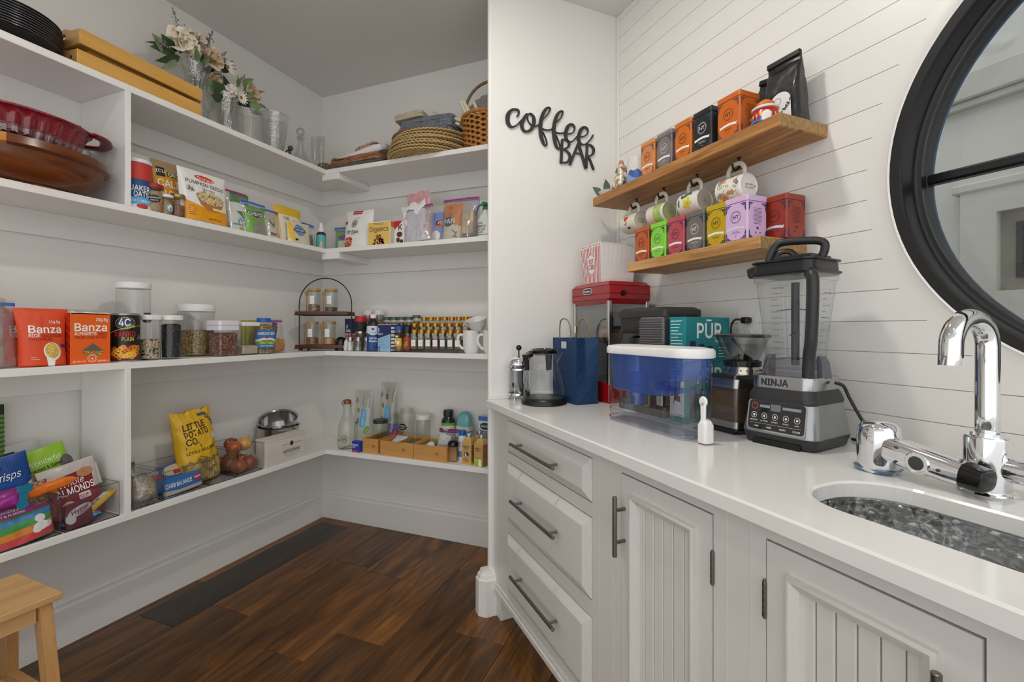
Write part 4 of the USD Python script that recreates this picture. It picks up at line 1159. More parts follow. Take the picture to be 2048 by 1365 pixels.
print_on(t, F, PRW, [text2('CHIPS', .018, at=(-.002, .105), rot=2, shear=.15)], .0016)
print_on(t, F, P('#8d8b78', .6, v=.3, vs=200, name='oat_print'), [Polygon([(-.02, .0), (.05, .0), (.045, .06), (.01, .078), (-.02, .05)])], .0009, .008, 'printed_seeds')
zipbag(t, p, '#3a67b4', '#7fa2d6')
t = thing('zip_bag', 'smaller clear zip bag with a green sprig and white packet', 'zip bag', **at(onL(1.795, .075, Z2), 0, rx=-4))
p = Pouch(.11, .160, .07, 13, .006, .1)
F, q = inner(t, .075, .10, .045, '#d9d7d2', 9)
print_on(t, F, P('#5d7f4a', .5, name='leaf_print'), [ell(0, .085, .006, .025, 20), ell(.012, .08, .005, .022, -25)], .001, .006, 'printed_leaves')
print_on(t, F, P('#9a3b3b', .5, name='red_print'), [sbox(-.02, .02, .02, .035)], .001, .006, 'red_patch')
zipbag(t, p, '#3d5fae')
# yellow bread mix box-bag with tortilla pack in front
t = thing('bread_bag', 'yellow paper bread bag behind the round tortilla pack', 'bag', **at(onL(1.915, .085, Z2), 0, rx=-3))
p = Pouch(.175, .200, .06, 15, .003, 0, .0)
obj(t, 'pouch', p.mesh(), P('#e3b92c', .55, v=.06, vs=18, name='yellow_paper'), True)
print_on(t, p.F, P('#e9dfc8', .55, name='cream_print'), [sbox(-.075, .0, .085, .150)], .0008, .008, 'cream_field')
print_on(t, p.F, P('#2d2722', .6, name='dark_print'), [rim(sbox(-.077, .0, .087, .152), .002), text2('Soft', .013, at=(-.03, .135), bold=False), text2('Tortillas', .015, at=(.01, .120), sx=.95)], .0015)
t = thing('tortilla_pack', 'clear tortilla pack with a blue oval label in front of the yellow bag', 'packet', **at(onL(1.935, .030, Z2), 0, rx=-5))
p = Pouch(.150, .118, .035, 16, .004, 0, .0)
obj(t, 'pouch', p.mesh(), P('#ddd3b6', .4, v=.08, vs=35, name='pale_tortilla'), True)
print_on(t, p.F, P('#f0c54a', .5, name='yellow_print'), [Polygon([(-.073, .02), (-.04, .01), (-.045, .09), (-.06, .112), (-.073, .11)])], .0008, .008, 'yellow_corner')
print_on(t, p.F, P('#6f93c7', .5, name='blue_print'), [ell(-.005, .072, .033, .032)], .0009, .008, 'blue_oval')
print_on(t, p.F, P('#2c3a55', .5, name='navy_print'), [sbox(-.042, .062, .034, .080)], .0014, .008, 'navy_bar')
print_on(t, p.F, PRW, [text2('ORGANIC', .010, at=(-.004, .071))], .002)
print_on(t, p.F, INK, [sbox(-.04, .012, -.022, .022)], .0014, None, 'dark_mark')
t = thing('zip_bag', 'flat zip bag with blue strips standing in the corner', 'zip bag', **at(onL(2.055, .085, Z2), 8, rx=-3))
p = Pouch(.11, .145, .05, 17, .004, .1)
inner(t, .08, .08, .03, '#6a5a4a', 3)
zipbag(t, p, '#2f61ad', '#5f86c4')
t = thing('dropper_bottle', 'teal labelled bottle with a white dropper cap in the corner', 'bottle', **at(onL(2.120, .055, Z2), -30))
obj(t, 'bottle', lathe([(0, 0), (.025, 0), (.0265, .002), (.0265, .088), (.022, .098), (.014, .103), (0, .103)], 32), P('#2b3236', .2, name='dark_glass'), 40)
print_on(t, drum(.0265), P('#5bb8b6', .5, name='teal_print'), [sbox(-.045, .004, .045, .082)], .0005, .006, 'teal_label')
print_on(t, drum(.0265, -.3), P('#dcb79c', .6, name='skin_print'), [Polygon([(-.010, .004), (.012, .004), (.004, .045), (-.003, .045)])], .001, .006, 'pale_figure')
print_on(t, drum(.0265, -.3), INK, [sbox(-.012, .058, .014, .061)], .001, None, 'fine_print')
obj(t, 'dropper', lathe([(0, .101), (.0155, .101), (.0155, .122), (.012, .124), (.009, .132), (.009, .148), (.005, .155), (0, .156)], 28), WHITEP, 40)

# ================================================================ second shelf, back run
t = thing('zip_bag', 'blue edged zip bag holding green soup packets left of the flour', 'zip bag', **at(onB(-1.955, .11, Z2), 8, rx=-4))
p = Pouch(.115, .150, .05, 18, .004, .05)
F, q = inner(t, .10, .125, .035, '#6f9a5a', 5)
print_on(t, F, P('#5c4a86', .5, name='violet_print'), [ell(.01, .08, .035, .015)], .001, .007, 'violet_oval')
print_on(t, F, P('#c9cdbb', .5, name='pale_print'), [sbox(-.02, .01, .045, .060)], .001, .007, 'pale_field')
zipbag(t, p, '#2d6aa8', '#6e7fb0')
t = thing('flour_bag', "white 00 Pizza flour bag with a red tab on the second shelf", 'bag', **at(onB(-1.805, .075, Z2), 0, rx=-3))
p = Pouch(.195, .222, .07, 19, .003, 0, .0, 3.0)
obj(t, 'pouch', p.mesh(), P('#ebe8e6', .5, name='white_paper', v=.02), True)
print_on(t, p.F, P('#b81f28', .5, name='crimson_print'), [sbox(-.038, .197, .028, .220), sbox(-.094, .142, -.064, .158)], .0008, .008, 'red_tab')
print_on(t, p.F, PRW, [text2('Gourmet Flour', .008, at=(-.005, .208), bold=False, sx=.9)], .0016)
print_on(t, p.F, P('#a39f96', .6, name='grey_print'), [ell(-.012, .140, .020, .025, -25)], .0008, .008, 'grain_seal')
print_on(t, p.F, P('#7d2f28', .6, name='dark_red_print'), [ell(-.012, .138, .004, .008, -25), sbox(-.08, .072, .03, .0728)], .0014, None, 'seal_mark')
print_on(t, p.F, P('#3a3634', .6, name='dark_print'), [text2("'00' Pizza", .017, at=(-.024, .092), shear=.25, w=.085), text2('FLOUR', .007, at=(-.02, .078), bold=False), text2('ALL NATURAL', .005, at=(-.0, .172), bold=False)], .0014)
rs = random.Random(8); pz = Polygon([(-.082, .004), (-.025, .004), (-.018, .05), (-.03, .062), (-.068, .06), (-.085, .03)])
print_on(t, p.F, P('#b9431f', .5, name='pizza_print'), [pz], .0009, .008, 'printed_pizza')
print_on(t, p.F, P('#e7c9a2', .5, name='pizza_print'), seeds(pz, 12, .007, .005, rs), .0014, None, 'printed_cheese')
print_on(t, p.F, P('#d6241c', .5, name='pizza_print'), seeds(pz, 8, .005, .004, rs), .0018, None, 'printed_tomato')
t = thing('pasta_box', 'yellow carton lettered Organics beside the flour bag', 'carton', **onB(-1.632, .058, Z2))
carton(t, .155, .055, .133, P('#e4c36a', .5, name='straw_card'))
Fp = plane(-.0276)
print_on(t, Fp, PRW, [rim(sbox(-.0765, .001, .0765, .132), .0035)], .0004, None, 'white_border')
print_on(t, Fp, P('#4a3220', .6, name='brown_print'), [text2('Organics', .027, at=(0, .092), bold=False, w=.125), *tlines(-.04, .04, .124, 2, .006, .0018, centre=True)], .0005)
rs = random.Random(4)
cl_ = Polygon([(-.04, .006), (.035, .004), (.03, .03), (.012, .055), (-.012, .06), (-.03, .035)])
for c, n_ in (('#8a4a1c', 40), ('#c98440', 46), ('#e0aa62', 24)):
    print_on(t, Fp, P(c, .6, name='granola_print'), seeds(cl_, n_, .006, .004, rs), .0006 if c == '#8a4a1c' else .0009, None, 'printed_granola')
print_on(t, side_plane(.0776), P('#cfcac6', .6, name='pale_print'), [sbox(-.024, .004, .024, .10)], .0004, None, 'nutrition_panel')
print_on(t, side_plane(.0776), P('#c47a2a', .6, name='ochre_print'), [sbox(-.024, .10, .024, .128)], .0004, None, 'ochre_panel')
t = thing('cereal_box', 'narrow red and white carton half hidden by a pink zip bag', 'carton', **onB(-1.520, .09, Z2))
carton(t, .07, .05, .135, P('#e6e1da', .5, name='white_card'))
print_on(t, plane(-.0251), P('#c02633', .5, name='crimson_print'), [Polygon([(-.035, .134), (.02, .134), (-.035, .085)])], .0004, None, 'red_corner')
print_on(t, plane(-.0251), P('#5a3420', .5, name='brown_print'), [text2('K', .03, at=(.005, .10)), ell(.0, .06, .018, .015), ell(-.01, .03, .012, .014), ell(.012, .02, .012, .012)], .0006)
def foam(t, w, h, d, cols, seed, off=(0, 0, 0)):
    r_ = random.Random(seed)
    for i, c in enumerate(cols):
        q = Pouch(w * (1 - .07 * i), h * (1.9 + .55 * i), d * (.75 - .12 * i), seed + i, .011, .05, .1, 2.4, .9, .02)
        obj(t, 'packet', tf(q.mesh(26, 26), (off[0] + r_.uniform(-.012, .012), off[1] + .01 * i - .006, off[2] + .002), ry=r_.uniform(-5, 5)), P(c, .3, name='packet_film', v=.12, vs=30), True)
t = thing('zip_bag', 'zip bag with a magenta strip holding pink and white marshmallow packs', 'zip bag', **at(onB(-1.392, .075, Z2), 0, rx=-4, ry=-7))
p = Pouch(.195, .215, .10, 21, .007, .1)
foam(t, .16, .12, .06, ['#e3e1e3', '#cf9aa0'], 31)
zipbag(t, p, '#b0287f', '#6f8488', glass('#ecebf0', .72, .5, .1, 'zip_film', b=.6, bs=40, base=.08, milk=.22))
t = thing('pizza_mix_bag', 'lavender blue bag with a white plate picture between two zip bags', 'bag', **at(onB(-1.283, .10, Z2), 0, rx=-4))
p = Pouch(.115, .170, .05, 22, .003, 0)
obj(t, 'pouch', p.mesh(), P('#7f8fc9', .45, v=.05, vs=20, name='lavender_film'), True)
print_on(t, p.F, P('#3c2a2c', .6, name='dark_print'), [sbox(-.02, .095, .05, .118)], .001, .007, 'dark_patch')
print_on(t, p.F, P('#d8643a', .6, name='orange_print'), [sbox(-.02, .086, .05, .095), sbox(-.01, .118, .05, .126)], .001, .007, 'orange_strip')
print_on(t, p.F, PRW, [text2('PIZZ', .015, at=(.014, .106), shear=.15)], .0017)
print_on(t, p.F, P('#e3ddd0', .6, v=.1, vs=120, name='plate_print'), [ell(-.02, .035, .032, .030)], .001, .007, 'printed_plate')
t = thing('zip_bag', 'large zip bag with a magenta strip holding an orange flour pack', 'zip bag', **at(onB(-1.152, .08, Z2), 0, rx=-4))
p = Pouch(.215, .232, .12, 23, .006, .06, .02)
F, q = inner(t, .11, .195, .06, '#e08a2e', 6, off=(-.035, -.02, .0))
print_on(t, F, P('#e3ddc0', .5, name='cream_print'), [Polygon([(-.05, .0), (.05, .0), (.052, .07), (-.03, .085), (-.05, .06)])], .001, .008, 'cream_field')
print_on(t, F, P('#27406f', .5, name='navy_print'), [ell(-.015, .095, .028, .028)], .0012, .008, 'navy_disc')
print_on(t, F, PRW, [text2('PAN', .026, at=(-.012, .097), rot=4)], .002)
print_on(t, F, P('#c8641f', .5, name='orange_print'), [ell(-.01, .17, .012, .014), ell(-.005, .132, .011, .012)], .0012, .008, 'orange_mark')
print_on(t, F, P('#5d7a44', .5, name='leaf_print'), [ell(.02, .04, .004, .02, 50), ell(.03, .025, .004, .018, -20), ell(.024, .015, .005, .016, 80)], .0014, None, 'printed_herb')
obj(t, 'pasta_tray', tf(jitter(loft([(0, .03, .03, .008), (.08, .034, .034, .01), (.12, .03, .028, .01)], 5), .006, 30, 4), (.055, -.005, .03)), P('#cdbb98', .5, v=.15, vs=40, name='pale_packet'), True)
obj(t, 'clear_tub', tf(lathe(wall_prof([(0, 0), (.03, 0), (.034, .10), (.036, .105)], .002), 24), (.06, .0, .004)), FILM, 40)
zipbag(t, p, '#a91f7c', '#62757c', glass('#efeef2', .75, .5, .08, 'zip_film', b=.5, bs=38, base=.07, milk=.08))
t = thing('spray_bottle', 'white spray bottle with a blue and green trigger by the wall end', 'bottle', **onB(-1.015, .10, Z2))
obj(t, 'bottle', loft([(0, .040, .028, .026), (.004, .043, .031, .029), (.10, .043, .031, .029), (.125, .030, .024, .022), (.140, .016, .016, .016), (.155, .014, .014, .014)], 8), P('#d9dad6', .35, name='white_bottle'), 40)
obj(t, 'trigger_head', cat(box(.024, .05, .022, (0, -.006, .170), .005), cyl(.016, .018, (0, 0, .153), 20, .002)), P('#2f7a3c', .4, name='green_trigger'))
obj(t, 'trigger', cat(tube(bez([(-.01, -.012, .182), (-.032, -.014, .175), (-.044, -.014, .150), (-.048, -.014, .130)], 5), .005, 8), tube(bez([(.01, -.012, .182), (.032, -.014, .178), (.044, -.014, .160), (.046, -.014, .14)], 5), .005, 8)), P('#2c5f9e', .4, name='blue_trigger'), True)
Fb = lambda x, z, o=0: np.stack([x, -.031 * np.sqrt(np.maximum(1 - (x / .046) ** 4, .05)) - o, z], 1)
print_on(t, Fb, P('#3b3f3c', .6, name='dark_print'), [text2('THE', .010, at=(-.018, .082)), text2('SIMPLE', .011, at=(-.012, .066), sx=.9), text2('OLIVE', .010, at=(-.012, .050)), text2('& CO', .009, at=(-.016, .036))], .001)
print_on(t, Fb, P('#2c7a52', .6, name='green_print'), [sbox(-.03, .022, .035, .0245)], .001, .006, 'green_line')
# ================================================================ third shelf, left run
LIDW = P('#ecebea', .35, name='white_lid', v=.01)
def canister(name, label, pos, hx, hy, r, h, lidh, fill, fillh, lidm=None, dome=.004, gl=None, turn=0):
    t = thing(name, label, 'food container', **at(pos, turn))
    hb = h - lidh
    g = .0024
    obj(t, 'tub', loft([(0, hx - .004, hy - .004, r), (.004, hx - .0015, hy - .0015, r), (hb, hx, hy, r)], 8, True, False), gl or PLASTIC, 40)
    if fill:
        i = g + .0016
        obj(t, 'contents', jitter(TM(*(lambda m: (m.vertices, m.faces))(loft([(.007, hx - i - .002, hy - i - .002, r), (fillh - .003, hx - i, hy - i, r), (fillh, hx - i - .003, hy - i - .003, r), (fillh + .003, hx * .5, hy * .5, r * .5), (fillh + .003, .001, .001, .001)], 8))), .0006, 200), fill, 40)
    obj(t, 'lid', loft([(hb - .003, hx + .001, hy + .001, r), (hb, hx + .0025, hy + .0025, r), (h - .003, hx + .002, hy + .002, r), (h, hx - .002, hy - .002, r), (h - dome, hx - .008, hy - .008, r), (h - dome, .001, .001, .001)], 8), lidm or LIDW, 40)
    return t
t = thing('zip_bag', 'zip bag of pale pink contents cut by the left frame edge', 'zip bag', **at(onL(.735, .075, Z3), 0, rx=-3))
p = Pouch(.17, .215, .10, 31, .007, .1)
foam(t, .13, .09, .05, ['#b98a80', '#c9a193', '#a9797f', '#d8cfcf'], 51)
zipbag(t, p, '#3f6fb8', None, glass('#efe9ec', .7, .5, .1, 'pink_film', b=.6, bs=40, base=.1, milk=.15))
ORG = P('#dd4a1e', .5, name='orange_red_pouch', v=.04, vs=12)
DRD = P('#b3261a', .5, name='deep_red_print')
def rice_pouch(label, pos, seed, full=True):
    t = thing('rice_pouch', label, 'pouch', group='orange red pasta rice pouches', **at(pos, 0, rx=-3))
    p = Pouch(.125, .192, .055, seed, .0025, 0, .10, 2.6, 1.0, flare=.12)
    obj(t, 'pouch', p.mesh(30, 30), ORG, True)
    print_on(t, p.F, PRW, [text2('Banza', .024, at=(.0, .122), w=.084), text2('RICE', .0105, at=(-.029, .101), w=.026), text2('11g 5g', .009, at=(.026, .147), w=.030), *tlines(-.038, -.018, .030, 2, .006, .001)], .0012)
    print_on(t, p.F, DRD, [text2('MADE FROM', .009, at=(.016, .101), w=.052), text2('CHICKPEAS', .009, at=(-.014, .089), w=.056)], .0012)
    print_on(t, p.F, PRW, [unary_union([ell(.014, .048, .0225, .030, 10), Polygon([(.002, .0), (.018, .0), (.024, .03), (-.002, .03)])])], .001, .006, 'printed_spoon')
    rs = random.Random(seed); e = ell(.014, .051, .019, .025, 10)
    print_on(t, p.F, P('#dcb64e', .5, name='rice_print'), [e], .0015, .006, 'printed_rice')
    print_on(t, p.F, P('#f0d47c', .5, name='rice_print'), seeds(e, 60, .0032, .0011, rs), .0018, None, 'printed_rice')
    print_on(t, p.F, P('#8a8f3a', .5, name='rice_print'), seeds(e, 14, .002, .0009, rs), .002, None, 'printed_rice')
    print_on(t, p.F, P('#4a2f7a', .5, name='violet_print'), [affinity.translate(affinity.rotate(rbox_sheet(.020, .010, .002), -8), .047, .066)], .0014, .006, 'violet_flag')
rice_pouch('rear orange red rice pouch, half hidden by the front one', onL(.852, .105, Z3), 33)
rice_pouch('front orange red rice pouch with a printed spoon', onL(.872, .045, Z3), 34)
t = thing('foil_packet', 'grey folded packet peeping over the orange carton', 'packet', **at(onL(.975, .15, Z3), -6, rx=-3))
p = Pouch(.20, .197, .05, 35, .004, 0)
obj(t, 'pouch', p.mesh(), P('#b4b1ac', .45, name='grey_packet', v=.05), True)
print_on(t, p.F, P('#c96a60', .5, name='coral_print'), [ell(-.03, .185, .022, .009)], .001, .008, 'coral_mark')
t = thing('pasta_carton', 'orange alphabet pasta carton with a torn top and pointed window', 'carton', **at(onL(.993, .048, Z3), 0))
w_, d_, h_ = .118, .054, .180
obj(t, 'box', box(w_, d_, h_, c=.001), P('#ee6312', .5, name='orange_card'))
Fp = plane(-d_ / 2 - .0002)
dm_ = Polygon([(.005, .074), (.040, .045), (.010, .014), (-.030, .044)])
print_on(t, Fp, P('#6d625c', .3, name='dark_window'), [dm_], .0003, None, 'window')
print_on(t, Fp, grain(['#d9a53a', '#b97f22', '#e8c065'], 260, .5, .5, 'pasta'), [dm_.intersection(sbox(-.05, 0, .05, .046))], .0005, None, 'pasta')
print_on(t, Fp, PRW, [text2('Banza', .027, at=(.0, .130), w=.096), text2('ALPHABETS', .010, at=(-.016, .107), w=.063), text2('20g 8g', .011, at=(.032, .158), w=.036), text2('NET WT 8 OZ', .005, at=(-.034, .010), w=.036), text2('SERVES 2', .005, at=(.036, .010), w=.034)], .0006)
print_on(t, Fp, DRD, [text2('MADE', .010, at=(.034, .107), w=.028), text2('FROM CHICKPEAS', .010, at=(.0, .095), w=.096)], .0006)
print_on(t, Fp, P('#ee6312', .5, name='orange_card'), [ell(.003, .020, .016, .016)], .0007, None, 'badge_field')
print_on(t, Fp, PRW, [rim(ell(.003, .020, .0145, .0145), .001), rim(ell(.003, .020, .0105, .0105), .001), Polygon([(-.002, .022), (.003, .015), (.008, .022), (.003, .0195)])], .0009, None, 'badge')
print_on(t, left_plane(-w_ / 2 - .0003), P('#b22415', .5, name='crimson_card'), [sbox(-d_ / 2 + .001, .001, d_ / 2 - .001, h_ - .002)], .0002, None, 'side_panel')
print_on(t, left_plane(-w_ / 2 - .0003), P('#e04a1a', .5, name='orange_print'), [stroke([(-.024, z), (.0, z + .014), (.024, z - .004)], .004) for z in (.03, .055, .08, .11, .14, .16)], .0004, None, 'side_pattern')
rs = random.Random(2)
tp = [(x, .180 + rs.uniform(0, .005)) for x in np.linspace(-w_ / 2, w_ / 2, 12)]
obj(t, 'torn_edge', tf(upright(prism(Polygon([(-w_ / 2, .176)] + tp + [(w_ / 2, .176)]), .0012, d_ / 2 - .0012))), P('#e9dfd2', .7, name='torn_card'))
BLKC = P('#1a1718', .4, name='black_card', v=.05)
def panko(label, pos, turn=0):
    t = thing('breadcrumb_canister', label, 'canister', group='black breadcrumb canisters', **at(pos, turn))
    r = .0455
    obj(t, 'drum', lathe([(0, 0), (r, 0), (r, .178), (0, .178)], 44), BLKC, 40)
    obj(t, 'rim', tf(lathe([(r - .004, 0), (r + .001, 0), (r + .0015, .006), (r - .003, .008), (r - .006, .004), (0, .004)], 44), (0, 0, .176)), P('#a9aaad', .3, .6, name='grey_rim'), 40)
    obj(t, 'base_rim', lathe([(r, 0), (r + .001, .001), (r + .001, .004), (r, .005)], 44), P('#a9aaad', .3, .6, name='grey_rim'), 40)
    D_ = drum(r)
    rs = random.Random(6)
    print_on(t, D_, P('#d6c33a', .5, name='yellow_print'), [rim(ell(-.002, .146, .031, .022), .0016), stroke([(-.055, .108), (-.02, .122), (.03, .134), (.055, .138)], .0025)], .0007, .006, 'yellow_ring')
    print_on(t, D_, P('#24406e', .5, name='blue_print'), [ell(-.002, .146, .027, .0185)], .0006, .006, 'blue_oval')
    print_on(t, D_, PRW, [text2('4C', .026, at=(-.004, .149), w=.036)], .001)
    print_on(t, D_, P('#d6c33a', .5, name='yellow_print'), [text2('BREAD', .005, at=(.012, .138)), text2('CRUMBS', .005, at=(.012, .132)), text2('PLAIN', .013, at=(.006, .086), w=.036)], .0012)
    print_on(t, D_, P('#c9242b', .5, name='red_print'), [text2('PANKO', .019, at=(-.002, .104), w=.064, rot=3)], .0012)
    e = Polygon([(-.052, .010), (.052, .010), (.052, .058), (.02, .066), (-.02, .054), (-.052, .05)])
    print_on(t, D_, P('#7a2d10', .5, name='shrimp_shadow_print'), [e], .0006, .006, 'food_field')  # printed dark brown ground under the fried food picture
    for c, n_, q in (('#d97a1c', 16, .001), ('#efa02e', 14, .0013), ('#f3c04a', 8, .0016)):
        print_on(t, D_, P(c, .5, name='fried_print'), [rim(ell(rs.uniform(-.042, .042), rs.uniform(.018, .056), .010, .008, rs.uniform(0, 180), 5), .0045) for _ in range(n_)], q, .005, 'printed_rings')
    print_on(t, D_, P('#8d8d90', .5, name='grey_print'), [stroke([(.038, .085), (.046, .10), (.05, .085)], .004), text2('NET WT 8 OZ', .004, at=(.024, .006))], .001)
panko('rear black breadcrumb canister peeping out left of the front one', onL(1.082, .140, Z3), -22)
panko('front black breadcrumb canister with red PANKO lettering', onL(1.122, .062, Z3), -26)
RICE = grain(['#e2d5b8', '#d5c4a0', '#eadfc8'], 420, .6, .3, 'rice')
t = canister('tall_container', 'tallest clear container with a white lid and a black scoop clip', onL(1.200, .150, Z3), .056, .056, .056, .312, .022, RICE, .07)
obj(t, 'scoop', jitter(loft([(0, .014, .008, .008), (.012, .019, .012, .01), (.03, .019, .012, .01), (.042, .012, .008, .006)], 6), .002, 60), P('#26282b', .4, name='black_scoop'), True) if False else None
sc = obj(t, 'scoop', tf(jitter(loft([(0, .012, .007, .007), (.010, .016, .010, .008), (.030, .016, .010, .008), (.040, .010, .006, .005)], 6), .0015, 60), (.028, -.038, .150)), P('#2c2e31', .45, name='black_scoop'), True)
PEAS = grain(['#d9c3a0', '#cdb08a', '#e6d6bb', '#d2b994', '#e0cba8', '#d9c4a0', '#dcc8a6', '#4a3a30', '#e2d0b2', '#d5bd98'], 150, .5, .8, 'black_eyed_peas')
canister('bean_container', 'white lidded container of black eyed peas', onL(1.214, .072, Z3), .0365, .0365, .030, .181, .017, PEAS, .083)
BBEAN = grain(['#17171a', '#202126', '#111113', '#2a2c31'], 150, .35, .9, 'black_beans')
canister('bean_container', 'white lidded container nearly full of black beans', onL(1.289, .060, Z3), .0365, .0365, .030, .181, .017, BBEAN, .143)
LENT = grain(['#a88a52', '#8f7440', '#bfa267', '#7d6a40', '#b3945c'], 210, .6, .6, 'brown_lentils')
t = canister('large_round_container', 'big round clear container half full of brown lentils', onL(1.478, .182, Z3), .0725, .0725, .0725, .238, .030, LENT, .118)
obj(t, 'lid_groove', tf(lathe([(.0748, 0), (.0756, .002), (.0748, .004)], 48), (0, 0, .212)), P('#cfcecb', .4, name='lid_shadow_line'), 40)  # grey ring paints the shade line of a groove in the lid
PINTO = grain(['#8d5a45', '#a06b55', '#74452f', '#b98a72', '#8a4f3c'], 165, .4, .8, 'pinto_beans')
t = canister('bean_container', 'square clear container of reddish pinto beans with a tall white lid', onL(1.512, .052, Z3), .049, .047, .014, .163, .042, PINTO, .105, P('#e6e2ea', .35, name='lilac_white_lid'))
obj(t, 'lid_seam', loft([(.139, .0516, .0496, .014), (.1405, .0519, .0499, .014), (.142, .0516, .0496, .014)], 8, False, False), P('#bdb9c2', .4, name='seam'), 40)
canister('rice_container', 'low clear container with white rice and a white lid', onL(1.632, .055, Z3), .047, .04, .010, .158, .016, RICE, .042)
t = thing('lime_carton', 'pale lime and cream carton behind the low rice container', 'carton', **onL(1.735, .150, Z3))
carton(t, .075, .05, .170, P('#b9b24e', .5, name='lime_card', v=.1, vs=20))
obj(t, 'top_flap', box(.077, .052, .006, (0, 0, .168), .001), P('#e6dfb9', .6, name='cream_card'))
# jar with blue lid
t = thing('bean_jar', 'clear jar with a blue lid and AMERICAN BEST farm label', 'jar', **at(onL(1.738, .062, Z3), -18))
hx, hy, r = .050, .036, .030
obj(t, 'jar', loft([(0, hx - .004, hy - .004, r), (.004, hx, hy, r), (.035, hx, hy, r), (.040, hx - .002, hy - .002, r), (.122, hx - .002, hy - .002, r), (.145, hx - .010, hy - .008, r - .006), (.158, .030, .030, .030), (.166, .029, .029, .029)], 8), PLASTIC, 40)
obj(t, 'contents', loft([(.003, hx - .006, hy - .006, r - .004), (.12, hx - .006, hy - .006, r - .004), (.14, hx - .014, hy - .012, r - .01), (.148, .02, .02, .02)], 8), grain(['#b59a68', '#9d8150', '#cdb586', '#8d754c'], 170, .5, .7, 'mixed_beans'), 40)
obj(t, 'lid', tf(lathe([(0, 0), (.032, 0), (.032, .018), (.030, .020), (0, .020)], 36), (0, 0, .160)), P('#1f63b5', .35, name='blue_lid'), 40)
Fj = lambda x, z, o=0: np.stack([x, -(hy + .0006 + o) * np.sqrt(np.maximum(1 - (np.abs(x) / (hx + .002)) ** 5, .02)), z], 1)
print_on(t, Fj, P('#2c78bd', .5, name='blue_label'), [sbox(-.0485, .030, .0485, .118)], .0002, .005, 'label')
print_on(t, Fj, P('#e8eef2', .5, name='pale_print'), [Polygon([(-.048, .060), (-.02, .070), (.02, .071), (.048, .060), (.048, .072), (.0, .084), (-.048, .072)])], .0006, .005, 'sky_print')
print_on(t, Fj, P('#7da23f', .5, name='field_print'), [Polygon([(-.048, .048), (.048, .048), (.048, .060), (.02, .069), (-.02, .069), (-.048, .060)])], .0006, .005, 'field_print')
print_on(t, Fj, P('#d9b53c', .5, name='gold_print'), [ell(-.02, .056, .012, .005), ell(.02, .054, .012, .004)], .001, .005, 'hay_print')
print_on(t, Fj, P('#c9302c', .5, name='red_print'), [sbox(-.010, .078, .010, .088)], .0011, None, 'red_shield')
print_on(t, Fj, PRW, [text2("AMERICAN'S BEST", .0125, at=(0, .102), w=.086), text2('GREAT NORTHERN', .005, at=(0, .040))], .0011)
t = thing('zip_bag', 'zip bag with a purple strip holding orange spice and small bottles', 'zip bag', **at(onL(1.835, .105, Z3), 4, rx=-3))
p = Pouch(.135, .178, .075, 37, .006, .1)
obj(t, 'spice', jitter(loft([(.003, .05, .026, .02), (.03, .058, .03, .02), (.068, .054, .026, .02), (.076, .03, .015, .01)], 6), .006, 40, 3), P('#c9832c', .7, v=.12, vs=80, name='turmeric'), True)
obj(t, 'small_bottle', tf(cat(cyl(.017, .07, n=18), cyl(.013, .02, (0, 0, .07), 18)), (.0, .004, .07), ry=14), P('#3a2426', .4, name='dark_bottle'), 40)
obj(t, 'red_cap', tf(cyl(.016, .018, n=18), (-.03, -.006, .085), ry=-20), P('#8c2430', .4, name='red_cap'), 40)
zipbag(t, p, '#8a4aa0')

# ================================================================ arch stand with jars in the corner
sx_, sy_ = -2.028, 2.152
sa = 21.4
t = thing('tier_stand', 'black wire arch stand with two brown wooden tiers in the corner', 'tiered stand', (sx_, sy_, Z3), sa)
BWD = wood('#4a2010', '#7a3a1c', 'x', 20, .4, 10, 0, b=.1, fine=.25, name='walnut_tier')
WIRE = P('#2a2927', .4, .3, name='black_wire')
for z in (.016, .208):
    obj(t, 'tier_board', box(.300, .13, .018, (0, 0, z), .002), BWD)
    obj(t, 'tier_frame', cat(*[box(.306, .004, .006, (0, s * .066, z - .004)) for s in (-1, 1)], *[box(.004, .132, .006, (s * .152, 0, z - .004)) for s in (-1, 1)]), WIRE)
for s in (-.05, .05):
    obj(t, 'arch', tube([(-.154, s * 0, 0)] + [(p[0], s * 0, p[2]) for p in arc((0, .269), .154, 180, 0, 28)] + [(.154, 0, 0)], .0032, 8), WIRE, True) if s < 0 else None
obj(t, 'foot', cat(*[cyl(.006, .014, (x, y, 0), 12) for x in (-.12, .12) for y in (-.045, .045)]), WIRE)
JG = glass('#f5f6f5', .5, .5, .02, 'jar_glass')
BLID = wood('#b98a50', '#d6ac70', 'x', 20, .5, 8, 0, b=.05, fine=.15, name='bamboo_lid')
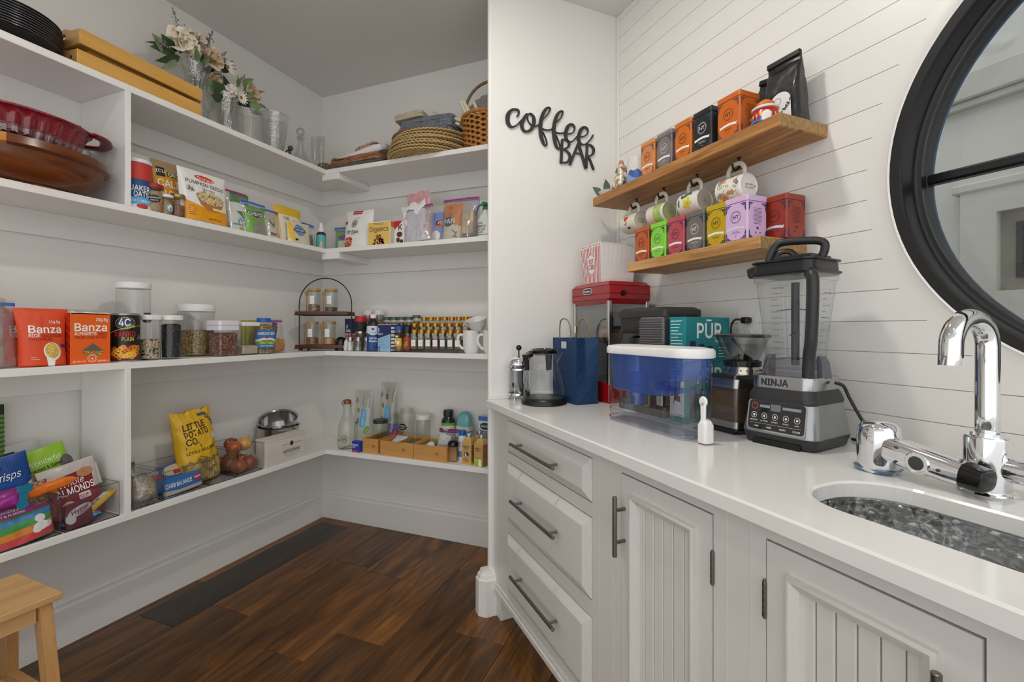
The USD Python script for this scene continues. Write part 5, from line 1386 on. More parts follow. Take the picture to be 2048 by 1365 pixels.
def spoonjar(label, lx, lz, fill, fh):
    c, s = math.cos(math.radians(sa)), math.sin(math.radians(sa))
    t = thing('spoon_jar', label, 'jar', (sx_ + c * lx, sy_ + s * lx, Z3 + lz), sa, 'bamboo lidded jars on the arch stand')
    r, h = .0355, .122
    obj(t, 'jar', lathe([(0, 0), (r - .002, 0), (r, .002), (r, h), (r - .002, h), (r - .002, h - .004)], 36), JG, 40)
    obj(t, 'contents', lathe([(0, .0045), (r - .0025, .0045), (r - .0025, fh), (0, fh + .004)], 30), fill, 40)
    obj(t, 'lid', tf(lathe([(0, 0), (r + .001, 0), (r + .0015, .002), (r + .0015, .011), (r, .0125), (0, .0125)], 36), (0, 0, h)), BLID, 40)
    print_on(t, drum(r), PRW, [sbox(-.0135, .045, .0135, .092)], .0005, .005, 'label')
    print_on(t, drum(r), P('#a9b0c4', .6, name='fine_print'), tlines(-.009, .009, .076, 3, .008, .0016, centre=True), .001)
    obj(t, 'spoon', cat(tube([(-r - .008, -.006, .002), (-r - .007, -.006, .09)], .0034, 8), tf(sphere(.010, (0, 0, 0), 2, (1, .45, 1.7)), (-r - .007, -.006, .106))), wood('#a9713a', '#c58d50', 'z', 20, .5, 10, 0, name='spoon_wood'), True)
spoonjar('bamboo lidded jar with a wooden spoon, lower tier left', -.078, .034, grain(['#a5682a', '#8a7a3a', '#c08a4a'], 300, .5, .5, 'tea'), .04)
spoonjar('bamboo lidded jar of tan sugar, lower tier right', .022, .034, P('#c79a63', .8, v=.06, vs=200, b=.5, bs=600, name='brown_sugar'), .038)
spoonjar('bamboo lidded jar of speckled seeds, upper tier left', -.066, .226, grain(['#6a4a32', '#c9a789', '#8d6a4c', '#d9c4ac'], 260, .5, .6, 'spice_seeds'), .042)
spoonjar('bamboo lidded jar of green herbs, upper tier right', .034, .226, grain(['#5d5f2c', '#777436', '#4a4a22'], 340, .7, .5, 'dried_herb'), .026)

# ================================================================ third shelf, back run
t = thing('round_shaker', 'glossy black rounded pottery shaker in front of the arch stand', 'shaker', **onB(-1.925, .065, Z3))
obj(t, 'body', lathe([(0, 0), (.030, 0), (.034, .004), (.032, .022), (.030, .030), (.033, .045), (.030, .062), (.020, .074), (.008, .079), (0, .08)], 36), BLACKG, 40)
t = thing('round_shaker', 'white rounded pottery shaker beside the black one', 'shaker', **onB(-1.858, .055, Z3))
obj(t, 'body', lathe([(0, 0), (.026, 0), (.030, .004), (.031, .020), (.028, .036), (.028, .048), (.024, .060), (.014, .069), (0, .072)], 36), P('#e8e6e2', .2, name='white_glaze', coat=.3), 40)
t = thing('salt_box', 'navy and pink salt canister behind the grinder', 'canister', **at(onB(-1.905, .145, Z3), 4))
obj(t, 'box', loft([(0, .040, .028, .006), (.185, .040, .028, .006)], 4), P('#23305c', .5, name='navy_card'), 30)
Fp = plane(-.0283)
print_on(t, Fp, P('#c98f86', .5, name='pink_print'), [sbox(-.039, .0, .039, .10)], .0003, None, 'pink_field')
print_on(t, Fp, P('#9c3f40', .5, name='rose_print'), seeds(sbox(-.034, .06, .034, .09), 26, .005, .003, random.Random(2)), .0005, None, 'salt_print')
print_on(t, Fp, PRW, [text2('SALT', .014, at=(-.005, .115)), sbox(-.025, .128, -.018, .150)], .0006)
def grinder(label, pos, r, h, topm):
    t = thing('pepper_grinder', label, 'pepper grinder', group='pepper grinders with red caps', **pos)
    obj(t, 'jar', lathe([(0, 0), (r * .9, 0), (r * .95, .004), (r * .8, h * .5), (r * .8, h * .52), (0, h * .52)], 30), P('#5a4a40', .15, name='smoked_glass', v=.3, vs=60), 40)
    obj(t, 'collar', tf(cyl(r * .84, h * .06, n=30), (0, 0, h * .5)), STEEL, 40)
    obj(t, 'grip', tf(lathe([(0, 0), (r * .84, 0), (r, h * .04), (r, h * .28), (0, h * .28)], 30), (0, 0, h * .56)), P('#252324', .6, name='black_rubber'), 40)
    obj(t, 'cap', tf(lathe([(0, 0), (r * .98, 0), (r * .98, h * .13), (r * .9, h * .16), (0, h * .16)], 30), (0, 0, h * .84)), P('#c01f28', .4, name='red_cap'), 40)
grinder('front pepper grinder with a red cap and black rubber grip', onB(-1.812, .10, Z3), .034, .200, None)
grinder('second red capped grinder half hidden behind the navy bottle', onB(-1.778, .170, Z3), .026, .205, None)
for i, (x, b) in enumerate(((-1.868, .235), (-1.792, .238))):
    t = thing('tall_spice_jar', 'tall white capped jar in the back row, ' + ('left' if i == 0 else 'right') + ' of the pair', 'jar', group='tall white capped jars', **onB(x, b, Z3))
    roundjar(t, .031, .238, '#e6e4e0', .028, fill=grain([['#8a7a4a', '#a5935c'], ['#b98a5a', '#9a6c40', '#d0aa7c']][i], 300, .6, .5, 'dry_herb'), fillh=.9)
    print_on(t, drum(.031), P('#c9c2a9', .5, name='cream_label'), [sbox(-.02, .10, .02, .17)], .0006, .006, 'label')
for i, (x, b, lb) in enumerate(((-1.836, .040, 'small glass salt shaker with a steel top, left of three'), (-1.785, .048, 'small glass shaker with a steel top, middle of three'), (-1.738, .062, 'small glass shaker with a steel top beside the navy bottle'))):
    t = thing('salt_shaker', lb, 'shaker', group='glass shakers with steel tops', **onB(x, b, Z3))
    obj(t, 'glass', faceted([(0, 0), (.021, 0), (.022, .004), (.018, .03), (.015, .058), (0, .058)], 20, .001, 8), CUTP, 25)
    obj(t, 'salt', lathe([(0, .002), (.017, .002), (.016, .022), (0, .026)], 20), P('#e6e4e2', .8, name='salt') if i < 1 else P('#a9a098', .8, name='pepper'), 40)
    obj(t, 'top', tf(lathe([(0, 0), (.0155, 0), (.016, .012), (.013, .022), (.006, .027), (0, .028)], 24), (0, 0, .058)), STEEL, 40)
t = thing('mineral_bottle', 'dark bottle with a white cap and blue Sea Minerals label', 'bottle', **at(onB(-1.688, .055, Z3), 34))
obj(t, 'bottle', lathe([(0, 0), (.033, 0), (.035, .003), (.035, .145), (.031, .162), (.018, .178), (.014, .184), (.014, .19), (0, .19)], 36), P('#26262c', .2, name='dark_plastic'), 40)
obj(t, 'cap', tf(lathe([(0, 0), (.0165, 0), (.0165, .020), (.015, .022), (0, .022)], 28), (0, 0, .185)), WHITEP, 40)
D_ = drum(.035)
print_on(t, D_, P('#1f4f97', .5, name='royal_print'), [sbox(-.06, .004, .06, .142)], .0003, .006, 'label')
print_on(t, D_, P('#dfe4ea', .5, name='pale_print'), [Polygon([(-.06, .142), (.06, .142), (.06, .108), (0, .090), (-.06, .108)])], .0007, .006, 'label_crest')
print_on(t, D_, P('#1f4f97', .5, name='royal_print'), [ell(.0, .124, .008, .007), text2('Trace', .009, at=(0, .106), bold=False)], .0011, .006, 'crest_mark')
print_on(t, D_, PRW, [text2('Utah Sea', .0115, at=(0, .074), w=.044), text2('Minerals', .0115, at=(0, .058), w=.044), *tlines(-.022, .022, .038, 4, .007, .0012, centre=True)], .001)
t = thing('salt_carton', 'navy and pale blue salt carton with a white edge', 'carton', **at(onB(-1.590, .052, Z3), -6))
carton(t, .092, .055, .148, P('#28346a', .5, name='navy_card'))
Fp = plane(-.0277)
print_on(t, Fp, P('#9cc4e2', .5, name='ice_print'), [Polygon([(-.0455, .001), (.0455, .001), (.0455, .098), (-.0455, .072)])], .0003, None, 'ice_field')
print_on(t, Fp, PRW, [text2('SALT', .011, at=(-.026, .098)), sbox(-.040, .108, -.034, .132)], .0006)
print_on(t, Fp, P('#5a86b8', .5, name='steel_blue_print'), [rim(affinity.translate(rbox_sheet(.03, .013, .006), -.024, .055), .0016), *tlines(-.035, .03, .04, 3, .009, .0015)], .0006, None, 'fine_print')
print_on(t, side_plane(.0462), PRW, [sbox(-.023, .004 + .02 * i, .023, .017 + .02 * i) for i in range(7)], .0003, None, 'nutrition_panel')
obj(t, 'top', box(.092, .055, .003, (0, 0, .147), .001), P('#e9e7e6', .5, name='white_card'))
def smalljar(name, label, pos, r, h, lidc, lidh, fill, metal=False, grp=None, lab=None, fh=.85, sq=False):
    t = thing(name, label, 'spice jar', group=grp, **pos)
    lidm = P(lidc, .3, .8 if metal else 0.0, name='jar_lid')
    if sq:
        hb = h - lidh
        obj(t, 'jar', loft([(0, r - .001, r - .001, .004), (hb * .74, r, r, .005), (hb * .86, r * .8, r * .8, r * .8), (hb, r * .78, r * .78, r * .78)], 5), JG, 40)
        obj(t, 'contents', loft([(.002, r - .002, r - .002, .004), (hb * .74 * fh, r - .002, r - .002, .004)], 5), fill, 40)
        obj(t, 'lid', tf(lathe([(0, 0), (r * .93, 0), (r * .95, .001), (r * .95, lidh - .001), (r * .9, lidh), (0, lidh)], 24), (0, 0, hb)), lidm, 40)
    else:
        roundjar(t, r, h, lidc, lidh, fill=fill, fillh=fh, lidm=lidm, shoulder=.006, n=24)
    if lab:
        F_ = plane(-r) if sq else drum(r)
        print_on(t, F_, PRW, [sbox(-.012, .016, .012, .050)], .0004, .006, 'label')
        print_on(t, F_, P('#a9b0c4', .6, name='fine_print'), tlines(-.008, .008, .036, 2, .007, .0014, centre=True), .0008)
    return t
t = thing('jar_riser', 'clear acrylic three step riser under the spice jars', 'riser', **onB(-1.425, .03, Z3))
st = [(-.0, 0, .017), (.062, 0, .052), (.127, 0, .087)]
AC_ = glass('#eeeef1', .75, .5, .04, 'acrylic')
for y, _, z in st:
    obj(t, 'step', tf(onto(plane(0), [sbox(-.30, 0, .295, .066)], 0), (0, y, z), rx=-90), AC_, False)
    obj(t, 'step_face', onto(plane(y), [sbox(-.30, max(0, z - .035), .295, z)], 0), AC_, False)
obj(t, 'front_lip', onto(plane(-.003), [sbox(-.30, .001, .295, .030)], 0), glass('#dedee2', .7, .6, .04, 'acrylic_lip'), False)
grp = 'gold lidded spice jars on the riser'
k = 0
nth = ['first', 'second', 'third', 'fourth', 'fifth', 'sixth', 'seventh', 'eighth']
fr_c = ['#b3541c', '#8f8b5d', '#7a6c48', '#a4532a', '#5d6f3c', '#8a8a52', '#a06a34']
for row, (b, z, x0, n_, dx) in enumerate(((.062, .017, -1.421, 7, .0445), (.124, .052, -1.462, 8, .0445), (.190, .087, -1.440, 8, .0445))):
    for i in range(n_):
        c = fr_c[i % 7] if row == 0 else SPICES[(i * 3 + row) % 10]
        m = grain([c, tuple(x * .7 for x in lin(c)), tuple(min(1, x * 1.25) for x in lin(c))], 420, .7, .4, 'spice')
        smalljar('gold_lid_spice_jar', f"gold lidded spice jar, {nth[i]} from the left in the {('front', 'middle', 'back')[row]} row", at(onB(x0 + dx * i, b, Z3 + z), 12), .0192, .105, '#c08a2e', .020, m, True, grp, True, .8 + .15 * ((i * 7) % 3) / 2, True)
for i in range(5):
    smalljar('green_lid_spice_jar', f'round spice jar with a dark green lid, {nth[i]} from the left in the back row', onB(-1.702 + .052 * i, .195, Z3 + .087), .022, .108 + (.008 if i == 4 else 0), '#4c5e4c', .016, grain([SPICES[(i * 2 + 3) % 10], '#8a8456', SPICES[(i + 5) % 10]], 300, .7, .4, 'spice'), False, 'green lidded spice jars', False)
smalljar('blue_lid_spice_jar', 'short jar with a blue lid in the middle row', onB(-1.652, .125, Z3 + .052), .023, .100, '#22509a', .016, grain(['#c5b08a', '#a58f68', '#d8c8a4'], 300, .7, .4, 'spice'), False)
smalljar('dark_red_lid_jar', 'short jar with a dark red lid in the middle row', onB(-1.600, .125, Z3 + .052), .0215, .092, '#3d1c1f', .022, P('#2c2a2b', .4, name='dark_contents'), False)
for i in range(2):
    smalljar('black_lid_spice_jar', f'short jar with a black lid, {"left" if i == 0 else "right"} one of two in the middle row', onB(-1.552 + .045 * i, .128, Z3 + .052), .0205, .095, '#1d1d1c', .014, grain(['#8d8a52', '#b5935a', '#6f6a3c'], 300, .7, .4, 'spice'), False, 'black lidded spice jars')
t = thing('seasoning_bottle', 'blue lidded seasoning bottle with a yellow pineapple coloured label', 'spice jar', **onB(-1.522, .062, Z3))
roundjar(t, .0215, .142, '#1f4fa5', .026, fill=P('#c9a35a', .6, name='seasoning', v=.2, vs=120), fillh=.98)
print_on(t, drum(.0215), P('#e0b52c', .5, name='yellow_label'), [sbox(-.03, .03, .03, .075)], .0005, .006, 'label')
print_on(t, drum(.0215), P('#3a2018', .5, name='brown_print'), [sbox(-.03, .075, .03, .105)], .0005, .006, 'brown_band')
print_on(t, drum(.0215), PRW, [ell(-.006, .062, .006, .012, 20), ell(.008, .05, .007, .009, -20), ell(.0, .084, .01, .006)], .001, .005, 'white_shapes')
t = thing('cinnamon_bottle', 'black lidded bottle with an orange brown cinnamon label', 'spice jar', **onB(-1.472, .068, Z3))
roundjar(t, .0205, .140, '#17181b', .040, fill=P('#7a3a1a', .7, name='cinnamon', v=.15), fillh=.95)
print_on(t, drum(.0205), P('#a9501f', .5, name='rust_label'), [sbox(-.03, .004, .03, .080)], .0005, .006, 'label')
print_on(t, drum(.0205), P('#e0b483', .5, name='tan_print'), [stroke([(-.012, .03), (.012, .055)], .004), stroke([(-.008, .024), (.014, .042)], .003)], .001, .005, 'stick_print')
# white mugs
MUGW = P('#e6e5e3', .18, name='white_china', v=.01, coat=.3)
def white_mug(label, kw, hand=180):
    t = thing('white_mug', label, 'mug', group='white mugs at the end of the third shelf', **kw)
    r, h = .045, .116
    obj(t, 'cup', lathe([(0, .003), (.028, .003), (.029, 0), (.033, 0), (.038, .01), (.043, .03), (r, .06), (r, h), (r - .0015, h + .001), (r - .004, h - .002), (r - .004, .05), (.034, .016), (0, .01)], 48), MUGW, 35)
    a = math.radians(hand)
    obj(t, 'handle', tf(tube(bez([(.040, 0, .092), (.060, 0, .094), (.070, 0, .074), (.066, 0, .048), (.052, 0, .028), (.038, 0, .022)], 7), .0055, 10, r2=.007), rz=hand), MUGW, True)
    return t
wm = white_mug('front white mug with its handle to the left', onB(-1.082, .070, Z3), 200)
white_mug('white mug cut off by the wall end', onB(-.975, .085, Z3), 205)
t = thing('white_cup', 'wide white cup lying tipped on the rims of the two mugs', 'cup', (-1.048, YS + .082, Z3 + .1205), 0, None, 20, -4)
obj(t, 'cup', lathe([(0, .003), (.026, .003), (.027, 0), (.031, 0), (.040, .012), (.049, .032), (.053, .056), (.0545, .058), (.050, .056), (.045, .032), (.034, .012), (0, .008)], 48), MUGW, 35)
obj(t, 'handle', tf(tube(bez([(.046, 0, .050), (.066, 0, .048), (.066, 0, .028), (.042, 0, .018)], 6), .005, 8), rz=175), MUGW, True)
# ================================================================ lowest shelf, left run
BINP = glass('#fafafb', .6, .5, .03, 'bin_plastic', base=.05)
EDGE = glass('#d3d5d8', .7, .6, .05, 'bin_edge')
EDGD = glass('#8b8d92', .6, .5, .05, 'bin_base_edge')
def clear_bin(label, a0, a1, b0, depth, h, notch=False, wave=False):
    w = a1 - a0
    t = thing('clear_bin', label, 'storage bin', XS_(a0, a1, b0), 90, 'clear plastic bins on the lowest shelf')
    g = .0022; y0, y1 = 0, depth
    obj(t, 'floor', box(w - .004, depth - .004, g, (0, depth / 2, .001), .0005), BINP)
    fr = Polygon([(-w / 2, .001), (w / 2, .001), (w / 2, h), (w * .28, h), (w * .2, h - (.03 if notch else 0)), (-w * .2, h - (.03 if notch else 0)), (-w * .28, h), (-w / 2, h)])
    obj(t, 'front_wall', onto(plane(0), [fr], 0), BINP, False)
    obj(t, 'back_wall', onto(plane(depth), [sbox(-w / 2, .001, w / 2, h)], 0), BINP, False)
    for s in (-1, 1):
        obj(t, 'side_wall', onto(side_plane(s * w / 2), [sbox(0, .001, depth, h)], 0), BINP, False)
    pts = [(-w / 2, 0), (w / 2, 0), (w / 2, depth), (-w / 2, depth)]
    obj(t, 'rim', cat(*[tube([(*pts[i], h), (*pts[(i + 1) % 4], h)], .0016, 6) for i in range(1 if notch else 0, 4)]), EDGE, True)
    obj(t, 'base_edge', cat(*[tube([(*pts[i], .0016), (*pts[(i + 1) % 4], .0016)], .0014, 6) for i in range(4)], ), EDGD, True)
    obj(t, 'corner_edge', cat(*[tube([(*q, .001), (*q, h)], .0012, 6) for q in pts]), EDGE, True)
    return t
def XS_(a0, a1, b0): return (XS - b0, (a0 + a1) / 2, Z4)
clear_bin('leftmost clear bin, crowded with snack bags', .690, .905, .012, .24, .130)
clear_bin('clear bin with the almond bag, left of the upright panel', .915, 1.074, .010, .24, .125)
clear_bin('narrow clear bin with a wrapped bread ball, right of the upright panel', 1.122, 1.232, .016, .24, .128)
clear_bin('clear bin holding blue tortilla packs', 1.240, 1.425, .018, .23, .112)
clear_bin('notched clear bin with the yellow potato bag', 1.432, 1.553, .016, .24, .122, True)
clear_bin('notched clear bin full of onions', 1.560, 1.692, .012, .24, .130, True)
ZB = Z4 + .004
def leanbag(name, label, a, b, z, w, h, d, col, rx=-12, ry=0, seed=1, turn=0, cat_='bag', r=.35, crum=.005, rag=0.0, **k):
    t = thing(name, label, cat_, **at(onL(a, b, z), turn, rx=rx, ry=ry))
    p = Pouch(w, h, d, seed, crum, k.get('top', 0), k.get('waist', .03), 2.6, 1.0, rag, k.get('flare', 0))
    obj(t, 'bag', p.mesh(28, 28), P(col, r, name='bag_film', v=.05, vs=14), True)
    return t, p
# green crisp bag at the left frame edge
t, p = leanbag('crisp_bag', 'tall green crisp bag with ridged seal at the left frame edge', .775, .235, Z4, .17, .430, .07, '#6f9a35', -3, 0, 41)
print_on(t, p.F, P('#1d2a16', .5, name='dark_green_print'), [sbox(-.084, .395, .084, .43)], .001, .01, 'dark_seal')
print_on(t, p.F, P('#2f5a1a', .5, name='green_print'), [sbox(-.084, z, .084, z + .006) for z in np.arange(.22, .395, .016)], .001, .01, 'ridges')
t, p = leanbag('black_bag', 'black bag with fine ribbed stripes behind the blue pretzel bag', .775, .185, Z4, .16, .268, .06, '#1c1b1d', -5, -6, 42)
print_on(t, p.F, P('#4a494d', .5, name='grey_print'), [sbox(-.076, z, .076, z + .0022) for z in np.arange(.16, .262, .011)], .001, .01, 'ribs')
t = thing('clear_bag', 'cloudy clear bag with a black label numbered 365', 'bag', **at(onL(.895, .235, Z4), 0, rx=-3, ry=-8))
p = Pouch(.185, .285, .05, 43, .006, .0, .02, 2.6, 1, .006)
obj(t, 'bag', p.mesh(), glass('#e3e2de', .7, .4, .15, 'cloudy_film', b=.6, bs=40, base=.1, milk=.45), True)
print_on(t, p.F, INK, [sbox(-.040, .218, .020, .262)], .0012, .008, 'black_label')
print_on(t, p.F, PRW, [text2('365', .024, at=(-.010, .243), bold=False)], .002)
# blue pretzel bag
t, p = leanbag('pretzel_bag', 'blue and silver pretzel crisp bag in the leftmost bin', .812, .125, ZB, .205, .262, .06, '#1b4f9c', -6, -9, 44)
print_on(t, p.F, P('#d5dbe3', .4, name='silver_print'), [Polygon([(-.10, .0), (.10, .0), (.10, .165), (.04, .135), (-.10, .135)])], .001, .008, 'silver_field')
print_on(t, p.F, P('#16407f', .4, name='blue_rib_print'), [sbox(x, .18, x + .003, .258) for x in np.arange(-.098, .098, .0075)], .001, .01, 'ribs')
print_on(t, p.F, INK, [sbox(-.095, .125, .02, .152), Polygon([(-.095, .222), (.03, .222), (.028, .234), (-.095, .234)])], .0014, .008, 'black_bar')
print_on(t, p.F, PRW, [text2('SNACK FACTORY', .009, at=(-.03, .228), sx=.95), text2('Pretzel Crisps', .024, at=(-.01, .197), shear=.35, bold=False, w=.16), text2('ORIGINAL', .016, at=(-.037, .1385), w=.096)], .0022)
# pistachio bag
t, p = leanbag('pistachio_bag', 'lime green nut bag leaning behind the red almond bag', .990, .175, ZB, .135, .270, .06, '#8fbf2f', -4, -14, 45)
print_on(t, p.F, P('#6a6168', .4, name='dark_window'), [ell(.055, .19, .022, .03)], .001, .008, 'window')
print_on(t, p.F, PRW, [text2('Wonderful', .017, at=(-.002, .225), bold=False, shear=.1, w=.095)], .0014)
print_on(t, p.F, P('#23351a', .5, name='dark_green_print'), [text2('Roasted & Salted', .011, at=(-.006, .202), w=.096), rim(ell(-.005, .172, .013, .013), .002)], .0014)
# almond bag
t, p = leanbag('almond_bag', 'red bag of whole almonds with a clear top leaning in its bin', .994, .085, ZB, .152, .208, .055, '#7d1620', -10, -9, 46, flare=.12)
print_on(t, p.F, P('#b9b2ab', .3, name='clear_top'), [Polygon([(-.08, .168), (.085, .175), (.085, .208), (-.08, .208)]), Polygon([(.058, .10), (.09, .10), (.09, .18), (.066, .18)])], .0009, .008, 'clear_top')
print_on(t, p.F, P('#b27a50', .5, v=.15, vs=90, name='almond_print'), [ell(.045, .162, .026, .016), ell(-.062, .130, .018, .014), ell(-.03, .062, .021, .020), ell(-.075, .075, .014, .03)], .0013, .008, 'printed_almonds')
print_on(t, p.F, P('#d8b98f', .5, name='almond_heart_print'), [rim(ell(-.03, .062, .020, .019), .006), ell(-.055, .165, .020, .012)], .0017, .008, 'printed_hearts')
print_on(t, p.F, P('#a3161f', .5, name='red_print'), [ell(-.03, .062, .006, .006), ell(-.055, .166, .008, .004)], .002, None, 'red_dot')
print_on(t, p.F, PRW, [text2('Whole', .021, at=(-.002, .142), shear=.2, bold=False, sx=.85), text2('ALMONDS', .024, at=(.004, .114), w=.112), affinity.translate(rbox_sheet(.036, .022, .004), .022, .084)], .002)
print_on(t, p.F, P('#a3161f', .5, name='red_print'), [text2('BEST BUY', .006, at=(.022, .087)), text2('SELECT', .006, at=(.022, .079))], .0026)
# bars in the almond bin
def bar_pack(label, a, b, z, l, w, col, col2, turn, ry, word=None, wc=PRW):
    t = thing('snack_bar', label, 'snack bar', **at(onL(a, b, z), turn, ry=ry))
    m = jitter(TM(*trimesh.remesh.subdivide_to_size(*(lambda q: (q.vertices, q.faces))(loft([(-l / 2, .0012, w / 2, .001), (-l / 2 + .012, .002, w / 2, .0015), (-l / 2 + .022, .009, w / 2 * .86, .006), (l / 2 - .022, .009, w / 2 * .86, .006), (l / 2 - .012, .002, w / 2, .0015), (l / 2, .0012, w / 2, .001)], 4)), .012)), .0012, 90)
    obj(t, 'wrapper', tf(m, (0, 0, .012), ry=90), P(col, .3, name='bar_film', v=.05), True)
    top = lambda x, z_, o=0: np.stack([x, z_, np.full_like(x, .0215) + o], 1)
    fr = lambda x, z_, o=0: np.stack([x, np.full_like(x, -w / 2 * .86 - .0006) - o, z_ + .012], 1)
    if col2:
        print_on(t, top, P(col2, .3, name='bar_print'), [sbox(-l * .2, -w * .36, l * .36, w * .36)], .0006, .01, 'print_field')
    if word:
        print_on(t, top, wc, [text2(word, w * .42, at=(0, 0), sx=.9)], .0014)
    return t
bar_pack('yellow wrapped snack bar slanting against the bin side', 1.025, .055, ZB + .035, .150, .034, '#d9a91e', '#cfcac0', 8, -31, 'CHEW', P('#7a5a10', .5, name='ochre_print'))
bar_pack('blue wrapped snack bar lying on the bin floor', .975, .040, ZB + .006, .105, .032, '#4aa0d8', '#b9d3e6', -6, -8)
t = thing('chew_pack', 'maroon and silver candy pack at the front of the almond bin', 'packet', **at(onL(.965, .026, ZB), 0, rx=-4, ry=-8))
p = Pouch(.085, .085, .022, 47, .003, 0)
obj(t, 'pouch', p.mesh(18, 18), P('#5d1f2c', .35, name='maroon_film'), True)
print_on(t, p.F, P('#b9b6bd', .4, name='silver_print'), [affinity.rotate(ell(.005, .055, .036, .015), 12), ell(-.025, .035, .014, .016)], .001, .007, 'silver_oval')
print_on(t, p.F, P('#7a1f2c', .4, name='maroon_print'), [text2('Hyper', .014, at=(.006, .058), rot=12, shear=.2), text2('CHEW', .007, at=(.014, .046), rot=12)], .0018)
# leftmost bin: magenta granola, orange bag with teal clip, rainbow bag
t, p = leanbag('granola_bag', 'magenta granola bag with a clear window in the leftmost bin', .812, .070, ZB + .045, .195, .125, .06, '#8f1f78', -10, -4, 48)
WN = grain(['#b99a6f', '#8a6a45', '#d6bf98', '#a07f55'], 230, .6, .5, 'granola')
print_on(t, p.F, WN, [Polygon([(.02, .125), (.09, .125), (.088, .055), (.05, .05), (.03, .075)])], .0012, .006, 'window')
print_on(t, p.F, P('#a3301f', .5, name='berry_print'), [ell(-.02, .082, .03, .014, 10), ell(-.06, .07, .012, .012)], .0012, .007, 'printed_fruit')
print_on(t, p.F, PRW, [text2('DARK CHOCOLATE', .007, at=(-.025, .058)), text2('CHERRY & ALMOND', .007, at=(-.025, .047)), text2('GRANOLA', .011, at=(-.045, .104))], .0018)
print_on(t, p.F, P('#9cc0a8', .5, name='seal_print'), [sbox(-.055, .012, -.025, .028)], .0018, None, 'small_seal')
t = thing('folded_bag', 'orange and purple bag rolled shut across the granola bag', 'bag', **at(onL(.830, .035, ZB + .150), 0, ry=-9))
m = loft([(-.13, .006, .012, .005), (-.11, .016, .016, .012), (.0, .017, .016, .012), (.10, .015, .015, .012), (.125, .004, .012, .003)], 6)
m = TM(*trimesh.remesh.subdivide_to_size(m.vertices, m.faces, .012))
obj(t, 'bag', tf(jitter(m, .006, 35, 4), ry=90), P('#e0701a', .4, name='orange_film', v=.05), True)
Ff = lambda x, z, o=0: np.stack([x, -.0165 - o - .001 * np.sin(x * 90), z], 1)
obj(t, 'purple_patch', tf(jitter(TM(*trimesh.remesh.subdivide_to_size(*(lambda q: (q.vertices, q.faces))(loft([(-.085, .012, .0165, .012), (-.03, .0185, .0175, .013), (-.005, .010, .0165, .01)], 6)), .012)), .005, 35, 9), (0, -.001, .001), ry=90), P('#9a2a8c', .4, name='purple_film'), True)
t = thing('bag_clip', 'teal plastic bag clip gripping the rolled orange bag', 'clip', **at(onL(.806, .012, ZB + .118), 0, rx=3, ry=4))
CLIPM = P('#177a9a', .35, name='teal_plastic')
obj(t, 'clip_arm', upright(prism(unary_union([ell(0, .012, .0135, .013), sbox(-.009, .01, .009, .05), affinity.translate(rbox_sheet(.036, .022, .005), .001, .062)]), .007, 0)), CLIPM, 30)
obj(t, 'clip_jaw', box(.020, .03, .010, (.014, .016, .060), .002), P('#123f4d', .4, name='dark_teal_plastic'))
t, p = leanbag('rainbow_bag', 'rainbow striped snack bag lying low at the front of the leftmost bin', .815, .040, ZB, .17, .088, .05, '#3a8f4a', -6, -5, 49)
for i, (c, z0) in enumerate((('#2f7fc4', .066), ('#3c9a48', .052), ('#e08a1c', .030), ('#d04a4a', .010))):
    print_on(t, p.F, P(c, .4, name='stripe_print'), [Polygon([(x, z0 + .16 * (x + .085) * .28 - .012) for x in np.linspace(-.083, .083, 12)] + [(x, z0 + .16 * (x + .085) * .28 + .012) for x in np.linspace(.083, -.083, 12)]).intersection(sbox(-.084, .001, .084, .086))], .001 + .0003 * i, .006, 'stripe')
print_on(t, p.F, PRW, [ell(.048, .062, .014, .012), ell(.046, .038, .020, .014), ell(.064, .036, .014, .010), ell(.034, .030, .012, .010)], .0024, .006, 'white_swirl')
# bread ball in its narrow bin
t = thing('wrapped_bread', 'pale shredded ball in clear film in the narrow bin', 'food', **at(onL(1.177, .075, ZB + .003), 0))
m = sphere(.049, (0, -.012, .052), 4, (1, 1, 1.02))
obj(t, 'ball', jitter(m, .006, 40, 3), grain(['#cdb99a', '#b79f7c', '#ddcdb2', '#c2ab88'], 170, .8, .7, 'shredded_wheat'), True)
obj(t, 'film', tf(Pouch(.106, .150, .120, 51, .007, .1, 0, 2.0, .9, .008).mesh(22, 22), (0, -.008, .001)), FILM, True)
t, p = leanbag('herb_packet', 'small packet with red and green print behind the bread ball', 1.180, .175, ZB, .085, .155, .03, '#c9c5bd', -4, 0, 52)
print_on(t, p.F, P('#4c6a4a', .5, name='leaf_print'), [sbox(.0, .05, .042, .14)], .001, .008, 'green_field')
print_on(t, p.F, P('#b5392f', .5, name='red_print'), [sbox(-.04, .11, -.005, .145)], .001, .008, 'red_field')
# tortillas
t, p = leanbag('tortilla_pack', 'blue tortilla pack lettered CARB BALANCE at the bin front', 1.332, .052, ZB, .165, .068, .035, '#1f6fb5', -5, -3, 53, cat_='packet')
print_on(t, p.F, P('#bfae93', .5, name='tortilla_print'), [Polygon([(-.08, .004), (.08, .004), (.08, .018), (-.02, .016), (-.08, .022)])], .001, .007, 'clear_band')
print_on(t, p.F, PRW, [text2('CARB BALANCE', .016, at=(-.020, .040), w=.105, shear=.15)], .0018)
print_on(t, p.F, P('#b8232c', .5, name='red_print'), [ell(.057, .043, .018, .013)], .0014, .006, 'red_oval')
print_on(t, p.F, PRW, [text2('MISS', .008, at=(.057, .044))], .0024)
t, p = leanbag('tortilla_pack', 'second blue and cream tortilla pack lying behind the first', 1.325, .115, ZB, .165, .105, .05, '#2f6ea8', -24, -6, 54, cat_='packet')
